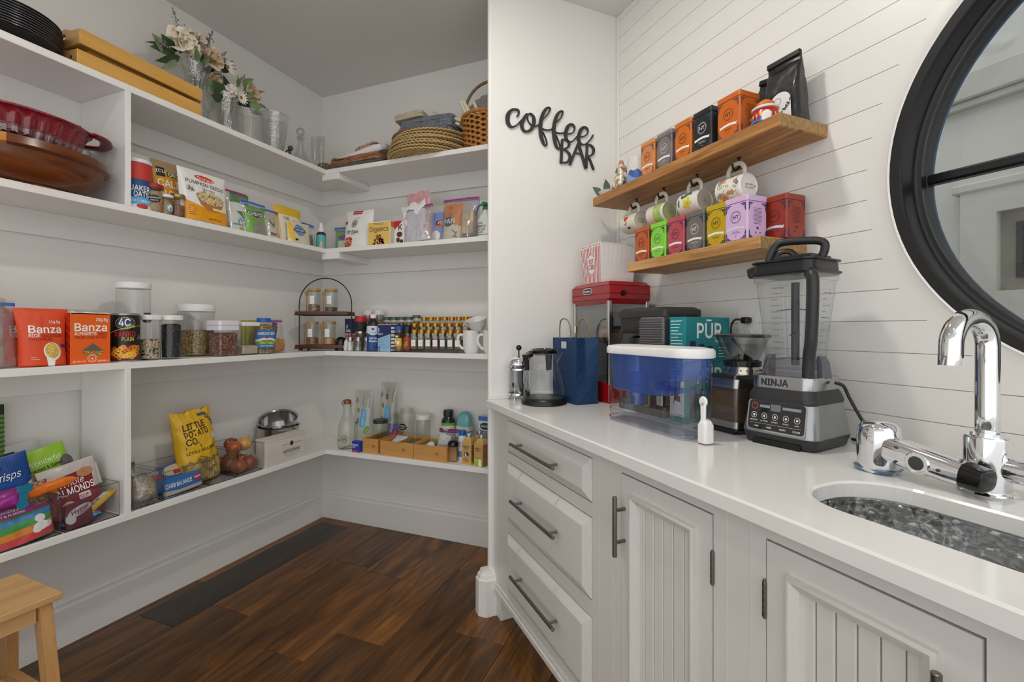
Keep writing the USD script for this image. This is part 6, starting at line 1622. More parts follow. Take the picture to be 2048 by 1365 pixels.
print_on(t, p.F, P('#cdbb9c', .5, name='tortilla_print'), [ell(.03, .075, .05, .024), ell(-.05, .09, .02, .014)], .001, .007, 'printed_tortilla')
print_on(t, p.F, P('#b8232c', .5, name='red_print'), [Polygon([(-.08, .07), (-.05, .085), (-.02, .06), (-.05, .055)]), sbox(.02, .055, .08, .072)], .0015, .007, 'red_print')
# potatoes
t = thing('potato_bag', 'open yellow LITTLE POTATO bag standing in the notched bin', 'bag', **at(onL(1.462, .135, ZB), 3, rx=-5, ry=-5))
p = Pouch(.190, .322, .105, 55, .010, .12, .06, 4.0, 1.0, .014, -.02)
obj(t, 'bag', p.mesh(34, 34), P('#e2b324', .4, name='yellow_film', v=.05, vs=14), True)
DKB = P('#33201a', .5, name='dark_brown_print')
print_on(t, p.F, DKB, [text2('LITTLE', .027, at=(-.016, .254), w=.098, rot=2), text2('POTATO', .027, at=(-.013, .221), w=.104, rot=2), text2('CO.', .027, at=(-.040, .187), w=.050), text2('LITTLE YELLOWS', .0125, at=(-.006, .140), w=.122, rot=4), sbox(-.066, .156, -.010, .168), text2('GOOD', .016, at=(.068, .262), rot=-50)], .0016)
print_on(t, p.F, P('#2f5d7c', .5, name='blue_print'), [sbox(.015, .290, .055, .301)], .0016, None, 'blue_mark')
print_on(t, p.F, P('#d9d6c4', .5, name='pale_print'), [ell(.063, .190, .018, .014)], .0016, .008, 'pale_cloud')
print_on(t, p.F, P('#8d7a4a', .4, name='clear_window_print'), [Polygon([(-.085, .004), (.085, .004), (.085, .095)] + [(x, .098 + .006 * math.sin(x * 180)) for x in np.linspace(.08, -.085, 24)])], .0012, .007, 'window')
rs = random.Random(5)
print_on(t, p.F, P('#c5a75a', .5, v=.1, vs=60, name='potato_print'), [ell(rs.uniform(-.07, .07), rs.uniform(.015, .08), .013, .011, rs.uniform(0, 90)) for _ in range(26)], .0018, .007, 'potatoes')
# onions
ONI = [P('#a5562f', .3, v=.25, vs=26, name='brown_onion_skin', coat=.2), P('#8b4328', .3, v=.2, vs=24, name='red_onion_skin', coat=.2), P('#c99a5a', .3, v=.18, vs=22, name='pale_onion_skin', coat=.2)]
def onion(label, a, b, z, r, mi, rx, ry):
    t = thing('onion', label, 'onion', group='onions in the notched bin', **at(onL(a, b, z), rx=rx, ry=ry))
    m = lathe([(0, -r * .92), (r * .25, -r * .90), (r * .7, -r * .65), (r * .97, -r * .15), (r * .95, r * .25), (r * .70, r * .62), (r * .34, r * .86), (r * .12, r * .98), (r * .06, r * 1.10), (0, r * 1.12)], 30)
    obj(t, 'bulb', jitter(m, r * .035, 40, mi), ONI[mi], True)
    obj(t, 'papery_neck', cat(*[tf(leafm(r * .42, r * .2, .5), (0, 0, r * .92), rz=q) for q in (0, 120, 240)]), ONI[2], True)
on_ = [(1.592, .055, .036, 0, 10, 20), (1.655, .060, .037, 1, -15, 30), (1.600, .125, .038, 1, 20, -10), (1.660, .135, .036, 0, 5, 60), (1.595, .190, .034, 0, 30, 40), (1.655, .200, .035, 1, -30, 10)]
wd = ['front left', 'front right', 'middle left', 'middle right', 'rear left', 'rear right']
for w_, (a, b, r, m_, rx, ry) in zip(wd, on_):
    onion(f'brown onion in the bottom layer of the notched bin, {w_}', a, b, ZB + r * .94, r, m_, rx, ry)
onion('shiny pale onion with a papery tuft on top of the pile', 1.662, .105, ZB + .120, .036, 2, 15, 25)
onion('coppery onion on top of the pile at the left', 1.600, .095, ZB + .112, .036, 0, -20, -30)
onion('dark brown onion on top of the pile at the rear', 1.640, .165, ZB + .118, .034, 1, 40, -15)
# white-washed wooden box and steel pans
t = thing('wooden_box', 'whitewashed wooden box with a dark printed emblem', 'box', **onL(1.828, .038, Z4))
WWH = wood('#cfc8bb', '#e2ddd3', 'x', 20, .7, 12, 0, b=.1, dist=.6, fine=.12, name='whitewashed_wood')
obj(t, 'box', box(.250, .07, .128, c=.001), WWH)
obj(t, 'lid', box(.253, .073, .012, (0, 0, .126), .001), WWH)
Fp = plane(-.0355)
print_on(t, Fp, P('#2f2b28', .7, name='stencil_ink'), [ell(.03, .093, .011, .012), sbox(-.03, .091, .015, .0922), sbox(.045, .091, .10, .0922), text2('TRUFFLE CROSTINI', .0115, at=(.03, .055), w=.11), sbox(-.02, .065, .08, .0662), sbox(-.02, .040, .08, .0412), sbox(.0, .030, .06, .0308)], .0006)
STP = P('#c4c5c4', .16, 1.0, name='polished_steel')
t = thing('steel_pan', 'deep straight sided steel pan behind the whitewashed box', 'pan', **onL(1.935, .180, Z4))
obj(t, 'pan', lathe([(0, .003), (.100, .003), (.104, .006), (.105, .150), (.111, .154), (.112, .157), (.109, .158), (.102, .153), (.100, .010), (0, .008)], 60), STP, 35)
t = thing('steel_pan', 'shallower steel pan lying tilted inside the deep one', 'pan', **at(onL(1.945, .185, Z4 + .128), 0, rx=10, ry=-16))
obj(t, 'pan', lathe([(0, .002), (.085, .002), (.090, .006), (.0955, .070), (.101, .073), (.102, .076), (.099, .077), (.0925, .071), (.087, .010), (0, .008)], 60), STP, 35)

# ================================================================ lowest shelf, back run
t = thing('milk_bottle', 'empty glass milk bottle with a copper swing stopper', 'bottle', **onB(-1.893, .082, Z4))
BG = glass('#f8faf6', .5, .6, .02, 'bottle_glass', base=.05)
obj(t, 'bottle', lathe([(0, 0), (.050, 0), (.054, .004), (.055, .10), (.050, .135), (.036, .175), (.024, .205), (.022, .245), (.027, .252), (.027, .262), (.024, .262)], 44), BG, 40)
obj(t, 'stopper', tf(lathe([(0, 0), (.020, 0), (.022, .006), (.020, .020), (.012, .026), (0, .027)], 28), (0, 0, .255)), P('#9a5a3a', .4, .3, name='copper_stopper'), 40)
obj(t, 'wire_bail', tube(bez([(-.027, 0, .235), (-.031, -.01, .262), (-.022, 0, .275), (0, 0, .278), (.022, 0, .275), (.031, -.01, .262), (.027, 0, .235)], 5), .0018, 6), P('#4a3a30', .4, .8, name='bail_wire'), True)
print_on(t, drum(.055), P('#6a6154', .6, name='grey_emblem'), [rim(ell(.022, .06, .017, .022), .003), text2('W', .018, at=(.022, .06)), sbox(-.02, .05, -.006, .056), sbox(-.03, .05, -.024, .056)], .0008, .005, 'emblem')
for i, (x, b, h_, lb) in enumerate(((-1.836, .150, .330, 'clear plastic bag of a water pouch with a blue strip, left one'), (-1.705, .205, .372, 'taller clear plastic water pouch with a barcode, right one'))):
    t = thing('water_pouch', lb, 'pouch', group='clear printed water pouches', **at(onB(x, b, Z4), 6 - 12 * i, rx=-3))
    p = Pouch(.125, h_, .06, 61 + i, .006, .0, .05, 3.0)
    obj(t, 'pouch', p.mesh(), glass('#f3f4f0', .72, .5, .08, 'pouch_film', b=.5, bs=40, base=.07, milk=.10), True)
    print_on(t, p.F, P('#5aa9d6', .4, name='sky_print'), [affinity.rotate(affinity.translate(rbox_sheet(.034, .105, .006), .012, h_ * .50), -3)], .0012, .008, 'blue_strip')
    print_on(t, p.F, P('#7da04a', .5, name='leaf_print'), [ell(-.022, h_ * .64, .010, .016, 15), *([ell(.035, h_ * .30, .014, .024, -25)] if i == 0 else [])], .0016, .008, 'leaf')
    print_on(t, p.F, P('#3a3a38', .6, name='dark_print'), [text2('No' if i == 0 else 'lo', .020, at=(-.026, h_ * .44), rot=70, shear=.2), text2('Nothing added', .008, at=(.045, h_ * .80), rot=90, bold=False), text2('purified water', .007, at=(.005, h_ * .82), rot=90, bold=False), text2('W', .022, at=(-.036, h_ * .82), rot=60, shear=.3, bold=False)] + ([sbox(-.006 + .0022 * k, h_ * .74, -.0048 + .0022 * k, h_ * .82) for k in range(9)] if i else []), .0016)
    print_on(t, p.F, PRW, [text2('COCONUT WATER', .007, at=(.012, h_ * .50), rot=87)], .002)
def plainjar(label, pos, r, h, lid, neck, **k):
    t = thing('glass_jar', label, 'jar', **pos)
    roundjar(t, r, h, lid, k.get('lidh', .018), neck=neck, gl=BG, shoulder=.018, lidm=k.get('lidm'))
    if not lid:
        obj(t, 'thread', cat(*[tf(lathe([(r - neck, 0), (r - neck + .0015, .0015), (r - neck, .003)], 36), (0, 0, h - .030 + .007 * q)) for q in range(3)]), BG, 40)
    return t
plainjar('clear jar with a dark green lid beside the water pouches', onB(-1.697, .130, Z4), .042, .170, '#26352f', .003, lidh=.020)
plainjar('lidless clear jar with a coloured packet behind the bamboo boxes', onB(-1.690, .240, Z4), .036, .190, None, .004, lidh=.002)
t = plainjar('lidless square shouldered jar with a black chalk label', onB(-1.580, .225, Z4), .048, .228, None, .012, lidh=.002)
oval_label(t, .048, .125, 'VANILLA', 'sugar', .028, .019)
plainjar('clear jar with a white lid behind the bamboo boxes', onB(-1.462, .215, Z4), .041, .198, '#e4e1db', .002, lidh=.024)
t = thing('purple_packet', 'blue and magenta packet standing between two clear jars', 'packet', **at(onB(-1.662, .190, Z4), 10, rx=-4))
p = Pouch(.07, .135, .03, 63, .004)
obj(t, 'pouch', p.mesh(14, 14), P('#4a2f7c', .4, name='violet_film'), True)
print_on(t, p.F, P('#a52a52', .4, name='magenta_print'), [Polygon([(-.034, .0), (.034, .0), (.034, .10), (-.034, .06)])], .001, .008, 'magenta_field')
# bamboo organiser boxes
BBX = wood('#b98242', '#d6a460', 'x', 16, .42, 16, 0, b=.06, dist=.7, c2='#c9944f', fine=.15, name='bamboo_box')
BBY = wood('#b07a3c', '#cf9c58', 'y', 16, .42, 16, 0, b=.06, dist=.7, fine=.15, name='bamboo_box_side')
def openbox(label, x, b, w, d, h, div=(), turn=0):
    t = thing('bamboo_box', label, 'box', group='bamboo drawer boxes on the lowest shelf', **at(onB(x, b, Z4), turn))
    g = .010
    obj(t, 'base', box(w - .004, d - .004, .006, (0, d / 2, .0), .001), BBX)
    for y in (g / 2, d - g / 2):
        obj(t, 'long_wall', box(w, g, h, (0, y, 0), .0012), BBX)
    for s in (-1, 1):
        obj(t, 'side_wall', box(g, d - 2 * g, h, (s * (w / 2 - g / 2), d / 2, 0), .0012), BBY)
    for q in div:
        obj(t, 'divider', box(g * .8, d - 2 * g, h - .002, (q * w, d / 2, 0), .001), BBY)
    for s in (-1, 1):
        obj(t, 'corner_pin', box(.014, .001, .014, (s * .0 + (w * .22 if s > 0 else -w * .22), -.0004, h * .42)), P('#a5652a', .5, name='dark_joint')) if s > 0 else None
    return t
openbox('narrow bamboo box at the left of the three', -1.690, .030, .105, .24, .078)
openbox('wide two bay bamboo box in the middle of the three', -1.512, .022, .212, .17, .078, (0.0,))
openbox('bamboo box at the right of the three with a small bottle', -1.300, .018, .200, .16, .078)
t = thing('foil_packet', 'white and blue foil sachet lying in the middle bamboo box', 'sachet', **at(onB(-1.562, .110, Z4 + .062), 0, rx=-70, ry=0))
p = Pouch(.075, .10, .02, 64, .005, 0)
obj(t, 'sachet', tf(p.mesh(14, 14), (0, 0, -.05)), P('#d3d9e2', .3, name='pale_foil', v=.1, vs=60), True)
t = thing('tea_packet', 'dark green packet lying in the right bay of the middle bamboo box', 'packet', **at(onB(-1.460, .110, Z4 + .055), 0, rx=-80))
p = Pouch(.08, .115, .02, 65, .004, 0)
obj(t, 'packet', tf(p.mesh(14, 14), (0, 0, -.055)), P('#44533f', .35, name='dark_green_film', v=.15, vs=60), True)
t = thing('small_bottle', 'small white labelled bottle with a green cap lying in the right bamboo box', 'bottle', **at(onB(-1.345, .085, Z4 + .052), 30, ry=58))
obj(t, 'bottle', lathe([(0, -.04), (.021, -.04), (.022, -.037), (.022, .02), (.012, .032), (.011, .036), (0, .036)], 24), P('#d9dbdc', .35, name='pale_bottle'), 40)
obj(t, 'label', onto(drum(.0222), [ell(-.01, -.008, .016, .014)], .0004, .006), P('#7f9aa8', .5, name='blue_grey_label'), True)
obj(t, 'cap', tf(lathe([(0, 0), (.012, 0), (.012, .014), (0, .014)], 20), (0, 0, .034)), P('#3c7d4c', .4, name='green_cap'), 40)
t = thing('clear_sachet', 'crumpled clear sachet standing up from the right bamboo box', 'sachet', **at(onB(-1.285, .10, Z4 + .012), 10, rx=-6, ry=14))
obj(t, 'film', Pouch(.07, .115, .03, 66, .009, 0, .1, 2.2, 1, .01).mesh(16, 16), glass('#e8e8e6', .7, .5, .1, 'sachet_film', b=.6, bs=40, base=.1, milk=.35), True)
t = thing('small_blue_box', 'tiny blue box with white script and a red base at the shelf edge', 'box', **at(onB(-1.776, .030, Z4), -4))
carton(t, .052, .035, .060, P('#1c3fae', .45, name='cobalt_card'))
print_on(t, plane(-.0177), P('#c43a4c', .5, name='coral_print'), [sbox(-.0255, .001, .0255, .012)], .0003, None, 'red_base')
print_on(t, plane(-.0177), PRW, [text2('Premier', .0105, at=(-.001, .042), shear=.15, sx=.85), text2('Pro', .0105, at=(-.010, .029), shear=.15)], .0006)
t = thing('toothpick_jar', 'clear jar of toothpicks with a black domed lid', 'jar', **onB(-1.180, .055, Z4))
roundjar(t, .0255, .104, None, .001, gl=JG, shoulder=.004)
obj(t, 'lid', tf(lathe([(0, 0), (.027, 0), (.0275, .016), (.022, .024), (.010, .028), (0, .029)], 30), (0, 0, .082)), BLACKG, 40)
rs = random.Random(9)
obj(t, 'toothpicks', cat(*[tube([(q * math.cos(a), q * math.sin(a), .004), (q * .9 * math.cos(a + .25), q * .9 * math.sin(a + .25), .076)], .0011, 5) for q, a in [(rs.uniform(.002, .021), rs.uniform(0, 6.3)) for _ in range(90)]]), P('#d3aa6c', .6, name='pale_wood'), False, kind='stuff')
t = thing('creamer_bottle', 'white bottle with a blue cap behind the toothpick jar', 'bottle', **onB(-1.152, .105, Z4))
obj(t, 'bottle', lathe([(0, 0), (.024, 0), (.025, .002), (.025, .10), (.020, .124), (.017, .13), (0, .13)], 28), P('#dcdde0', .35, name='pale_bottle'), 40)
obj(t, 'cap', tf(lathe([(0, 0), (.0195, 0), (.0195, .022), (.018, .024), (0, .024)], 24), (0, 0, .130)), P('#1f5cb8', .35, name='blue_lid'), 40)
print_on(t, drum(.025), P('#6f7fb0', .5, name='slate_print'), [sbox(-.02, .02, .02, .05), *tlines(-.014, .014, .10, 4, .009, .0016, centre=True)], .0006, .006, 'label')
TANC = P('#c9a05c', .5, name='tan_card', v=.04)
def milk_carton(label, pos, green, turn):
    t = thing('milk_carton', label, 'carton', group='tan milk cartons with silver caps', **at(pos, turn))
    w, h = .0285, .112
    obj(t, 'carton', loft([(0, w, w, .003), (h, w, w, .003), (h + .022, w * .60, w * .60, .006), (h + .026, .018, .018, .018)], 4), TANC, 30)
    obj(t, 'cap', cat(tf(lathe([(0, 0), (.0195, 0), (.0195, .004), (.0175, .006), (.0175, .016), (.0165, .0185), (0, .018)], 28), (0, 0, h + .024))), P('#b9b9b7', .25, .9, name='silver_cap'), 40)
    obj(t, 'collar', tf(cyl(.0185, .006, n=24), (0, 0, h + .019)), WHITEP)
    Fp = plane(-w - .0003)
    print_on(t, Fp, P('#6d4a2c', .6, name='brown_print'), [text2('MAPLE', .010, at=(-.002, .090), sx=.85), text2('HILL', .008, at=(-.002, .080), sx=.9), *(tlines(-.018, .016, .030, 3, .007, .0022) if not green else [rim(affinity.translate(rbox_sheet(.034, .036, .003), 0, .060), .001)])], .0004)
    if green:
        print_on(t, Fp, P('#a9b52c', .5, name='lime_print'), [sbox(-w + .001, .001, w - .001, .042)], .0004, None, 'lime_field')
        print_on(t, Fp, PRW, [sbox(.002, .003, .020, .038), text2('2%', .008, at=(-.012, .030))], .0007)
    else:
        print_on(t, Fp, P('#33224a', .5, name='plum_print'), [ell(0, .052, .014, .013)], .0004, None, 'night_disc')
        print_on(t, Fp, PRW, [ell(.001, .051, .010, .010).difference(ell(.005, .053, .008, .008))], .0007, None, 'moon_mark')
    print_on(t, side_plane(w + .0003), P('#8a6a44', .6, name='side_print'), [sbox(-w + .004, .012, w - .004, .098)] if not green else [sbox(-w, .001, w, .110)], .0002, None, 'side_panel')
milk_carton('tan milk carton with a dark moon emblem, front left of three', onB(-1.088, .058, Z4), False, -6)
milk_carton('tan milk carton with a lime green base, front right of three', onB(-1.012, .046, Z4), True, -14)
milk_carton('tan milk carton standing behind the two front ones', onB(-1.062, .130, Z4 + .0), False, 10)
t = thing('vitamin_bottle', 'dark green vitamin C bottle with a pale label', 'bottle', **at(onB(-1.305, .225, Z4), 28))
obj(t, 'bottle', lathe([(0, 0), (.038, 0), (.040, .003), (.040, .165), (.036, .182), (.026, .194), (.024, .20), (0, .20)], 36), P('#1c2a1c', .2, name='dark_green_plastic'), 40)
obj(t, 'cap', tf(lathe([(0, 0), (.0275, 0), (.0275, .030), (.025, .034), (0, .034)], 36), (0, 0, .200)), P('#17251f', .4, name='green_black_cap'), 40)
print_on(t, drum(.040), P('#cfd0cc', .5, name='pale_label'), [sbox(-.06, .04, .06, .150)], .0005, .006, 'label')
print_on(t, drum(.040), P('#6ea53c', .5, name='green_label'), [sbox(-.06, .150, .06, .166)], .0005, .006, 'green_band')
print_on(t, drum(.040), P('#2c3b2f', .6, name='dark_print'), [text2('C', .026, at=(-.008, .122), bold=False), text2('Vitamin', .008, at=(-.006, .102), bold=False)], .001)
print_on(t, drum(.040), P('#c96a2a', .5, name='orange_print'), [ell(.02, .082, .008, .006), sbox(-.03, .066, .014, .072)], .001, .006, 'fruit_mark')
t = thing('zip_bag', 'zip bag with a purple strip slumped in front of the vitamin bottle', 'zip bag', **at(onB(-1.275, .190, Z4), 4, rx=-3))
p = Pouch(.135, .142, .05, 67, .007, .1)
obj(t, 'grey_roll', tf(cyl(.025, .10, n=24), (-.045, .0, .05), ry=90), P('#8d8b8a', .5, name='grey_roll'), 40)
zipbag(t, p, '#7a1f4f', '#52356f')
t = thing('teal_dispenser', 'teal wrapped tape dispenser on the back run', 'dispenser', **at(onB(-1.208, .235, Z4), -8))
obj(t, 'body', jitter(loft([(0, .045, .03, .02), (.15, .046, .03, .022), (.175, .040, .026, .02), (.205, .038, .022, .018), (.225, .022, .016, .014), (.228, .001, .001, .001)], 6), .003, 40), P('#6fb0b6', .4, name='teal_wrap', v=.1, vs=30), True)
obj(t, 'cutter_band', loft([(.125, .0465, .031, .02), (.150, .047, .0315, .02)], 6, False, False), P('#d7d3cd', .4, name='pale_band'), 40)
t = thing('blue_salt_box', 'blue topped carton with a dark oval label behind the milk cartons', 'carton', **onB(-1.055, .205, Z4))
carton(t, .085, .045, .222, P('#c2cbd6', .5, name='pale_blue_card'))
print_on(t, plane(-.0228), P('#3a6aa8', .5, name='blue_print'), [sbox(-.042, .196, .042, .221)], .0003, None, 'blue_top')
print_on(t, plane(-.0228), P('#2a3145', .5, name='navy_print'), [ell(.0, .168, .034, .019), *tlines(-.03, .03, .14, 4, .01, .003)], .0003, None, 'dark_oval')
print_on(t, plane(-.0228), PRW, [text2('Diamond', .012, at=(0, .168), bold=False)], .0006)
# ================================================================ coffee bar: lettering on the wall
SIGN = [[(-43,182,6.5),(-35,195,7.9),(-37,208,7.9),(-52,210,7.9),(-70,203,10.7),(-85,184,17.1),(-89,160,18.6),(-84,140,16.4),(-70,130,8.6),(-52,137,5.7),(-35,153,5.8),(-24,167,5.8)],[(3,197,12.3),(-13,172,15.2),(-21,146,15.2),(-13,126,12.3),(3,122,8.7),(24,134,13.1),(37,159,16.1),(39,183,16.1),(32,199,10.2),(19,205,5.8),(8,195,5.1),(8,177,4.4),(17,162,4.4),(32,152,5.1),(46,152,5.1),(66,166,5.1)],[(81,187,5.2),(105,214,5.2),(118,235,5.2),(121,246,5.9),(113,249,6.7),(99,240,11.1),(85,217,14.8),(74,182,16.9),(71,149,16.9),(74,117,16.9),(85,87,13.3),(96,75,8.1),(104,82,5.9),(101,98,5.2),(90,123,5.2),(78,139,5.2)],[(75,149,5.2),(98,145,5.2),(116,148,5.2),(135,158,5.2)],[(148,182,5.2),(173,210,5.3),(184,231,5.3),(186,243,6.0),(179,245,6.8),(165,235,11.2),(152,213,14.9),(142,178,17.2),(139,144,17.1),(143,111,17.2),(152,81,13.4),(165,70,8.2),(172,76,6.0),(169,92,5.2),(158,117,5.2),(148,134,5.2)],[(144,144,5.2),(165,142,5.2),(183,145,5.3),(202,155,5.3)],[(206,145,5.3),(227,150,5.3),(243,161,5.3),(249,180,6.8),(243,191,9.1),(229,193,10.6),(213,180,15.9),(203,155,16.6),(202,131,15.1),(210,115,9.8),(223,112,5.3),(239,118,5.3),(256,137,5.3),(268,149,5.3)],[(272,143,5.3),(296,148,5.4),(314,160,5.4),(321,178,6.9),(315,190,9.2),(300,192,10.8),(284,179,16.1),(273,153,16.8),(271,129,15.3),(280,114,9.9),(296,110,5.4),(314,119,5.4),(334,139,6.2),(349,162,7.0)],[(183,114,10.5),(177,11,13.5)],[(183,116,6.0),(206,118,8.3),(219,106,12.1),(216,89,10.6),(200,77,6.8),(181,70,5.3)],[(183,73,5.3),(206,67,8.3),(223,50,13.6),(221,29,12.9),(208,15,9.1),(188,11,6.8),(176,11,6.8)],[(268,111,10.7),(225,9,11.4)],[(270,112,13.0),(308,5,14.6)],[(251,65,6.1),(282,65,6.1)],[(317,115,10.8),(311,5,13.1)],[(317,114,6.2),(340,112,9.3),(353,96,13.2),(348,75,10.8),(334,63,7.0),(316,58,5.4)],[(320,63,6.9),(334,41,10.0),(351,4,11.6)]]
t = thing('wall_sign', 'dark metal script sign reading coffee BAR on the white wall', 'sign', (*ST(SW - .004, .88), 1.97), 45)
def brush(pts):
    p = np.array(pts, float) / 1000
    q = bez(p, 5) if len(p) > 2 else p
    parts = [Point(*q[i][:2]).buffer(q[i][2] / 2, quad_segs=4) for i in range(len(q))]
    return unary_union([unary_union([a, b]).convex_hull for a, b in zip(parts, parts[1:])]).simplify(.0003)
SGM = P('#2e2d2b', .45, name='dark_sign_metal', b=.1, bs=200)
groups = (('letter', [0]), ('letter', [1]), ('letter', [2, 3]), ('letter', [4, 5]), ('letter', [6]), ('letter', [7]), ('letter', [8, 9, 10]), ('letter', [11, 12, 13]), ('letter', [14, 15, 16]))
for nm, ids in groups:
    obj(t, nm, upright(prism(unary_union([brush(SIGN[i]) for i in ids]), .006, 0)), SGM, False)

# ================================================================ floating shelves
OAKM = wood('#7d4d24', '#d6a363', 'x', 10, .5, 9, 2.6, b=.3, dist=2.4, c2='#b07a40', fine=.45, name='rustic_oak')
OAKL = wood('#a0703c', '#d9ab70', 'x', 11, .5, 10, 0, b=.25, dist=1.6, c2='#bf8d54', fine=.4, name='light_oak')
ENDG = wood('#8d6a42', '#c7a06a', 'z', 40, .65, 2, 0, b=.3, dist=3, c2='#a5824f', fine=.3, name='end_grain')
def float_shelf(label, s0_, s1_, z0, z1, m):
    c = (s0_ + s1_) / 2; w = s0_ - s1_
    t = thing('floating_shelf', label, 'shelf', RFrame(c, 1.168, z0), -45)
    b = box(w, TW - 1.168 - .001, z1 - z0, (0, (TW - 1.168) / 2, 0), .002)
    r_ = random.Random(int(z0 * 100)); planked(t, 'board', b, m, r_)
    for sx in (-1, 1):
        obj(t, 'end_grain', box(.0012, TW - 1.168 - .006, z1 - z0 - .006, (sx * w / 2, (TW - 1.168) / 2, .003)), ENDG)
    return t
float_shelf('long upper wooden floating shelf with mug hooks', 1.782, .872, 1.7676, 1.805, OAKM)
float_shelf('short lower wooden floating shelf with a row of tea tins', 1.535, .933, 1.4445, 1.481, OAKL)
ZU, ZL = 1.805, 1.481

# tea tins
def corner_orn(w, h, n=7):
    """lacy filigree for the four corners of a panel w x h"""
    base = [Polygon([(0, 0), (.021, 0), (.017, .003), (.012, .004), (.010, .008), (.006, .009), (.005, .014), (.0035, .020), (0, .026)])]
    holes = [ell(.0065, .0042, .0022, .0012, 20), ell(.0035, .010, .001, .003), ell(.013, .0018, .002, .0008)]
    g = unary_union(base).difference(unary_union(holes))
    out = []
    for sx in (1, -1):
        for sz in (1, -1):
            out.append(affinity.translate(affinity.scale(g, sx, sz, origin=(0, 0)), -sx * w / 2, h / 2 - sz * h / 2))
    return out
def tea_tin(label, s, tt, z, col, orn, txt, w=.082, turn=0, side_text=False, front=True, ban='#eceae6'):
    t = thing('tea_tin', label, 'tin', group=None, **at(onR(s, tt, z), turn))
    h = .131; hw = w / 2
    M = P(col, .38, .0, name='painted_tin', coat=.15, v=.02, vs=9)
    obj(t, 'body', loft([(0, hw - .002, hw - .002, .006), (.002, hw, hw, .007), (h - .018, hw, hw, .007)], 5), M, 40)
    obj(t, 'lid', loft([(h - .0185, hw + .0004, hw + .0004, .007), (h - .018, hw + .0012, hw + .0012, .008), (h - .004, hw + .0012, hw + .0012, .008), (h - .001, hw - .001, hw - .001, .007), (h, hw - .004, hw - .004, .005)], 5), M, 40)
    obj(t, 'lid_seam', loft([(h - .0195, hw + .0003, hw + .0003, .007), (h - .0180, hw + .0003, hw + .0003, .007)], 5, False, False), P('#2b2623', .6, name='seam_shadow'), 40)  # dark band paints the shade in the joint below the lid
    Fp = plane(-hw - .0002); Fs = side_plane(hw + .0002)
    O_ = P(orn, .5, name='filigree_print'); I_ = P(txt, .5, name='tin_ink')
    pw, ph = w - .010, h - .026
    for F_ in (Fp, Fs):
        obj(t, 'filigree', onto(F_, [affinity.translate(g, 0, .003) for g in corner_orn(pw, ph)], .0002), O_, False)
    if front:
        zc = .070
        dots = [ell(.0185 * math.cos(a), zc + .0185 * math.sin(a), .0008, .0008, 0, 2) for a in np.linspace(0, 2 * np.pi, 30, endpoint=False)]
        obj(t, 'emblem', onto(Fp, [rim(ell(0, zc, .0165, .0165), .0011), *dots, text2('HT', .011, at=(0, zc), sx=1.05)], .0004), I_, False)
        bn = Polygon([(x, .034 + .004 * (1 - (x / .028) ** 2) + (.0035)) for x in np.linspace(-.028, .028, 13)] + [(.031, .041), (.0305, .0315)] + [(x, .034 + .004 * (1 - (x / .028) ** 2) - .0035) for x in np.linspace(.028, -.028, 13)] + [(-.0305, .0305), (-.031, .041)])
        obj(t, 'banner', onto(Fp, [bn], .0004), P(ban, .5, name='banner_print'), False)
        obj(t, 'small_print', onto(Fp, [*tlines(-.018, .018, .027, 2, .004, .0009, centre=True), sbox(-.004, .013, .004, .014)], .0004), I_, False)
    if side_text:
        obj(t, 'side_text', onto(Fs, [*tlines(-.022, .022, .092, 13, .0038, .0009, centre=True), sbox(-.004, .030, .004, .0365), ell(-.008, .020, .0025, .003), ell(.01, .020, .002, .002)], .0004), I_, False)
    return t
NV = '#33344f'
for lb, s, tt, col, orn, txt, st_ in (('burnt orange tea tin at the left end of the lower shelf', 1.463, 1.222, '#b8530f', '#5a3a3e', '#4a2a14', False),
                                       ('lime green tea tin on the lower shelf', 1.371, 1.222, '#83d23c', '#2d4a44', '#3d7a30', False),
                                       ('dusty rose tea tin on the lower shelf', 1.280, 1.222, '#b54a58', '#4d2f4e', '#5a2230', False),
                                       ('warm grey tea tin with a white emblem on the lower shelf', 1.190, 1.222, '#6f6962', '#2d3a5c', '#e6e2dc', False),
                                       ('mustard yellow tea tin on the lower shelf', 1.097, 1.218, '#bfa012', '#43401f', '#4a3d0a', False),
                                       ('lavender tea tin turned to show two printed sides', 1.017, 1.212, '#d6b4da', '#3f3a6a', '#3a3350', True),
                                       ('rust red tea tin behind the lavender one', .962, 1.305, '#93311b', '#43304a', '#5a1a12', True)):
    tea_tin(lb, s, tt, ZL, col, orn, txt, side_text=st_, ban='#cfd3e6' if 'lavender' in lb else '#eceae6')
for lb, s, tt, col, orn, txt in (('peach tea tin, first on the upper shelf', 1.433, 1.225, '#cf8246', '#5a4a4a', '#5a3420'), ('slate grey tea tin on the upper shelf', 1.342, 1.225, '#77716f', '#3b4362', '#d9d5d0'),
                                 ('bright orange tea tin in the middle of the upper shelf', 1.246, 1.222, '#c96a14', '#5a403a', '#4a2a14'), ('black tea tin with a white emblem on the upper shelf', 1.157, 1.220, '#1d1e22', '#2c3a58', '#e6e4e0'),
                                 ('larger orange tea tin near the right end of the upper shelf', 1.052, 1.222, '#c8641a', '#5a3f3e', '#54301a')):
    tea_tin(lb, s, tt, ZU, col, orn, txt, w=.086 if 'larger' in lb else .080, side_text='larger' in lb)
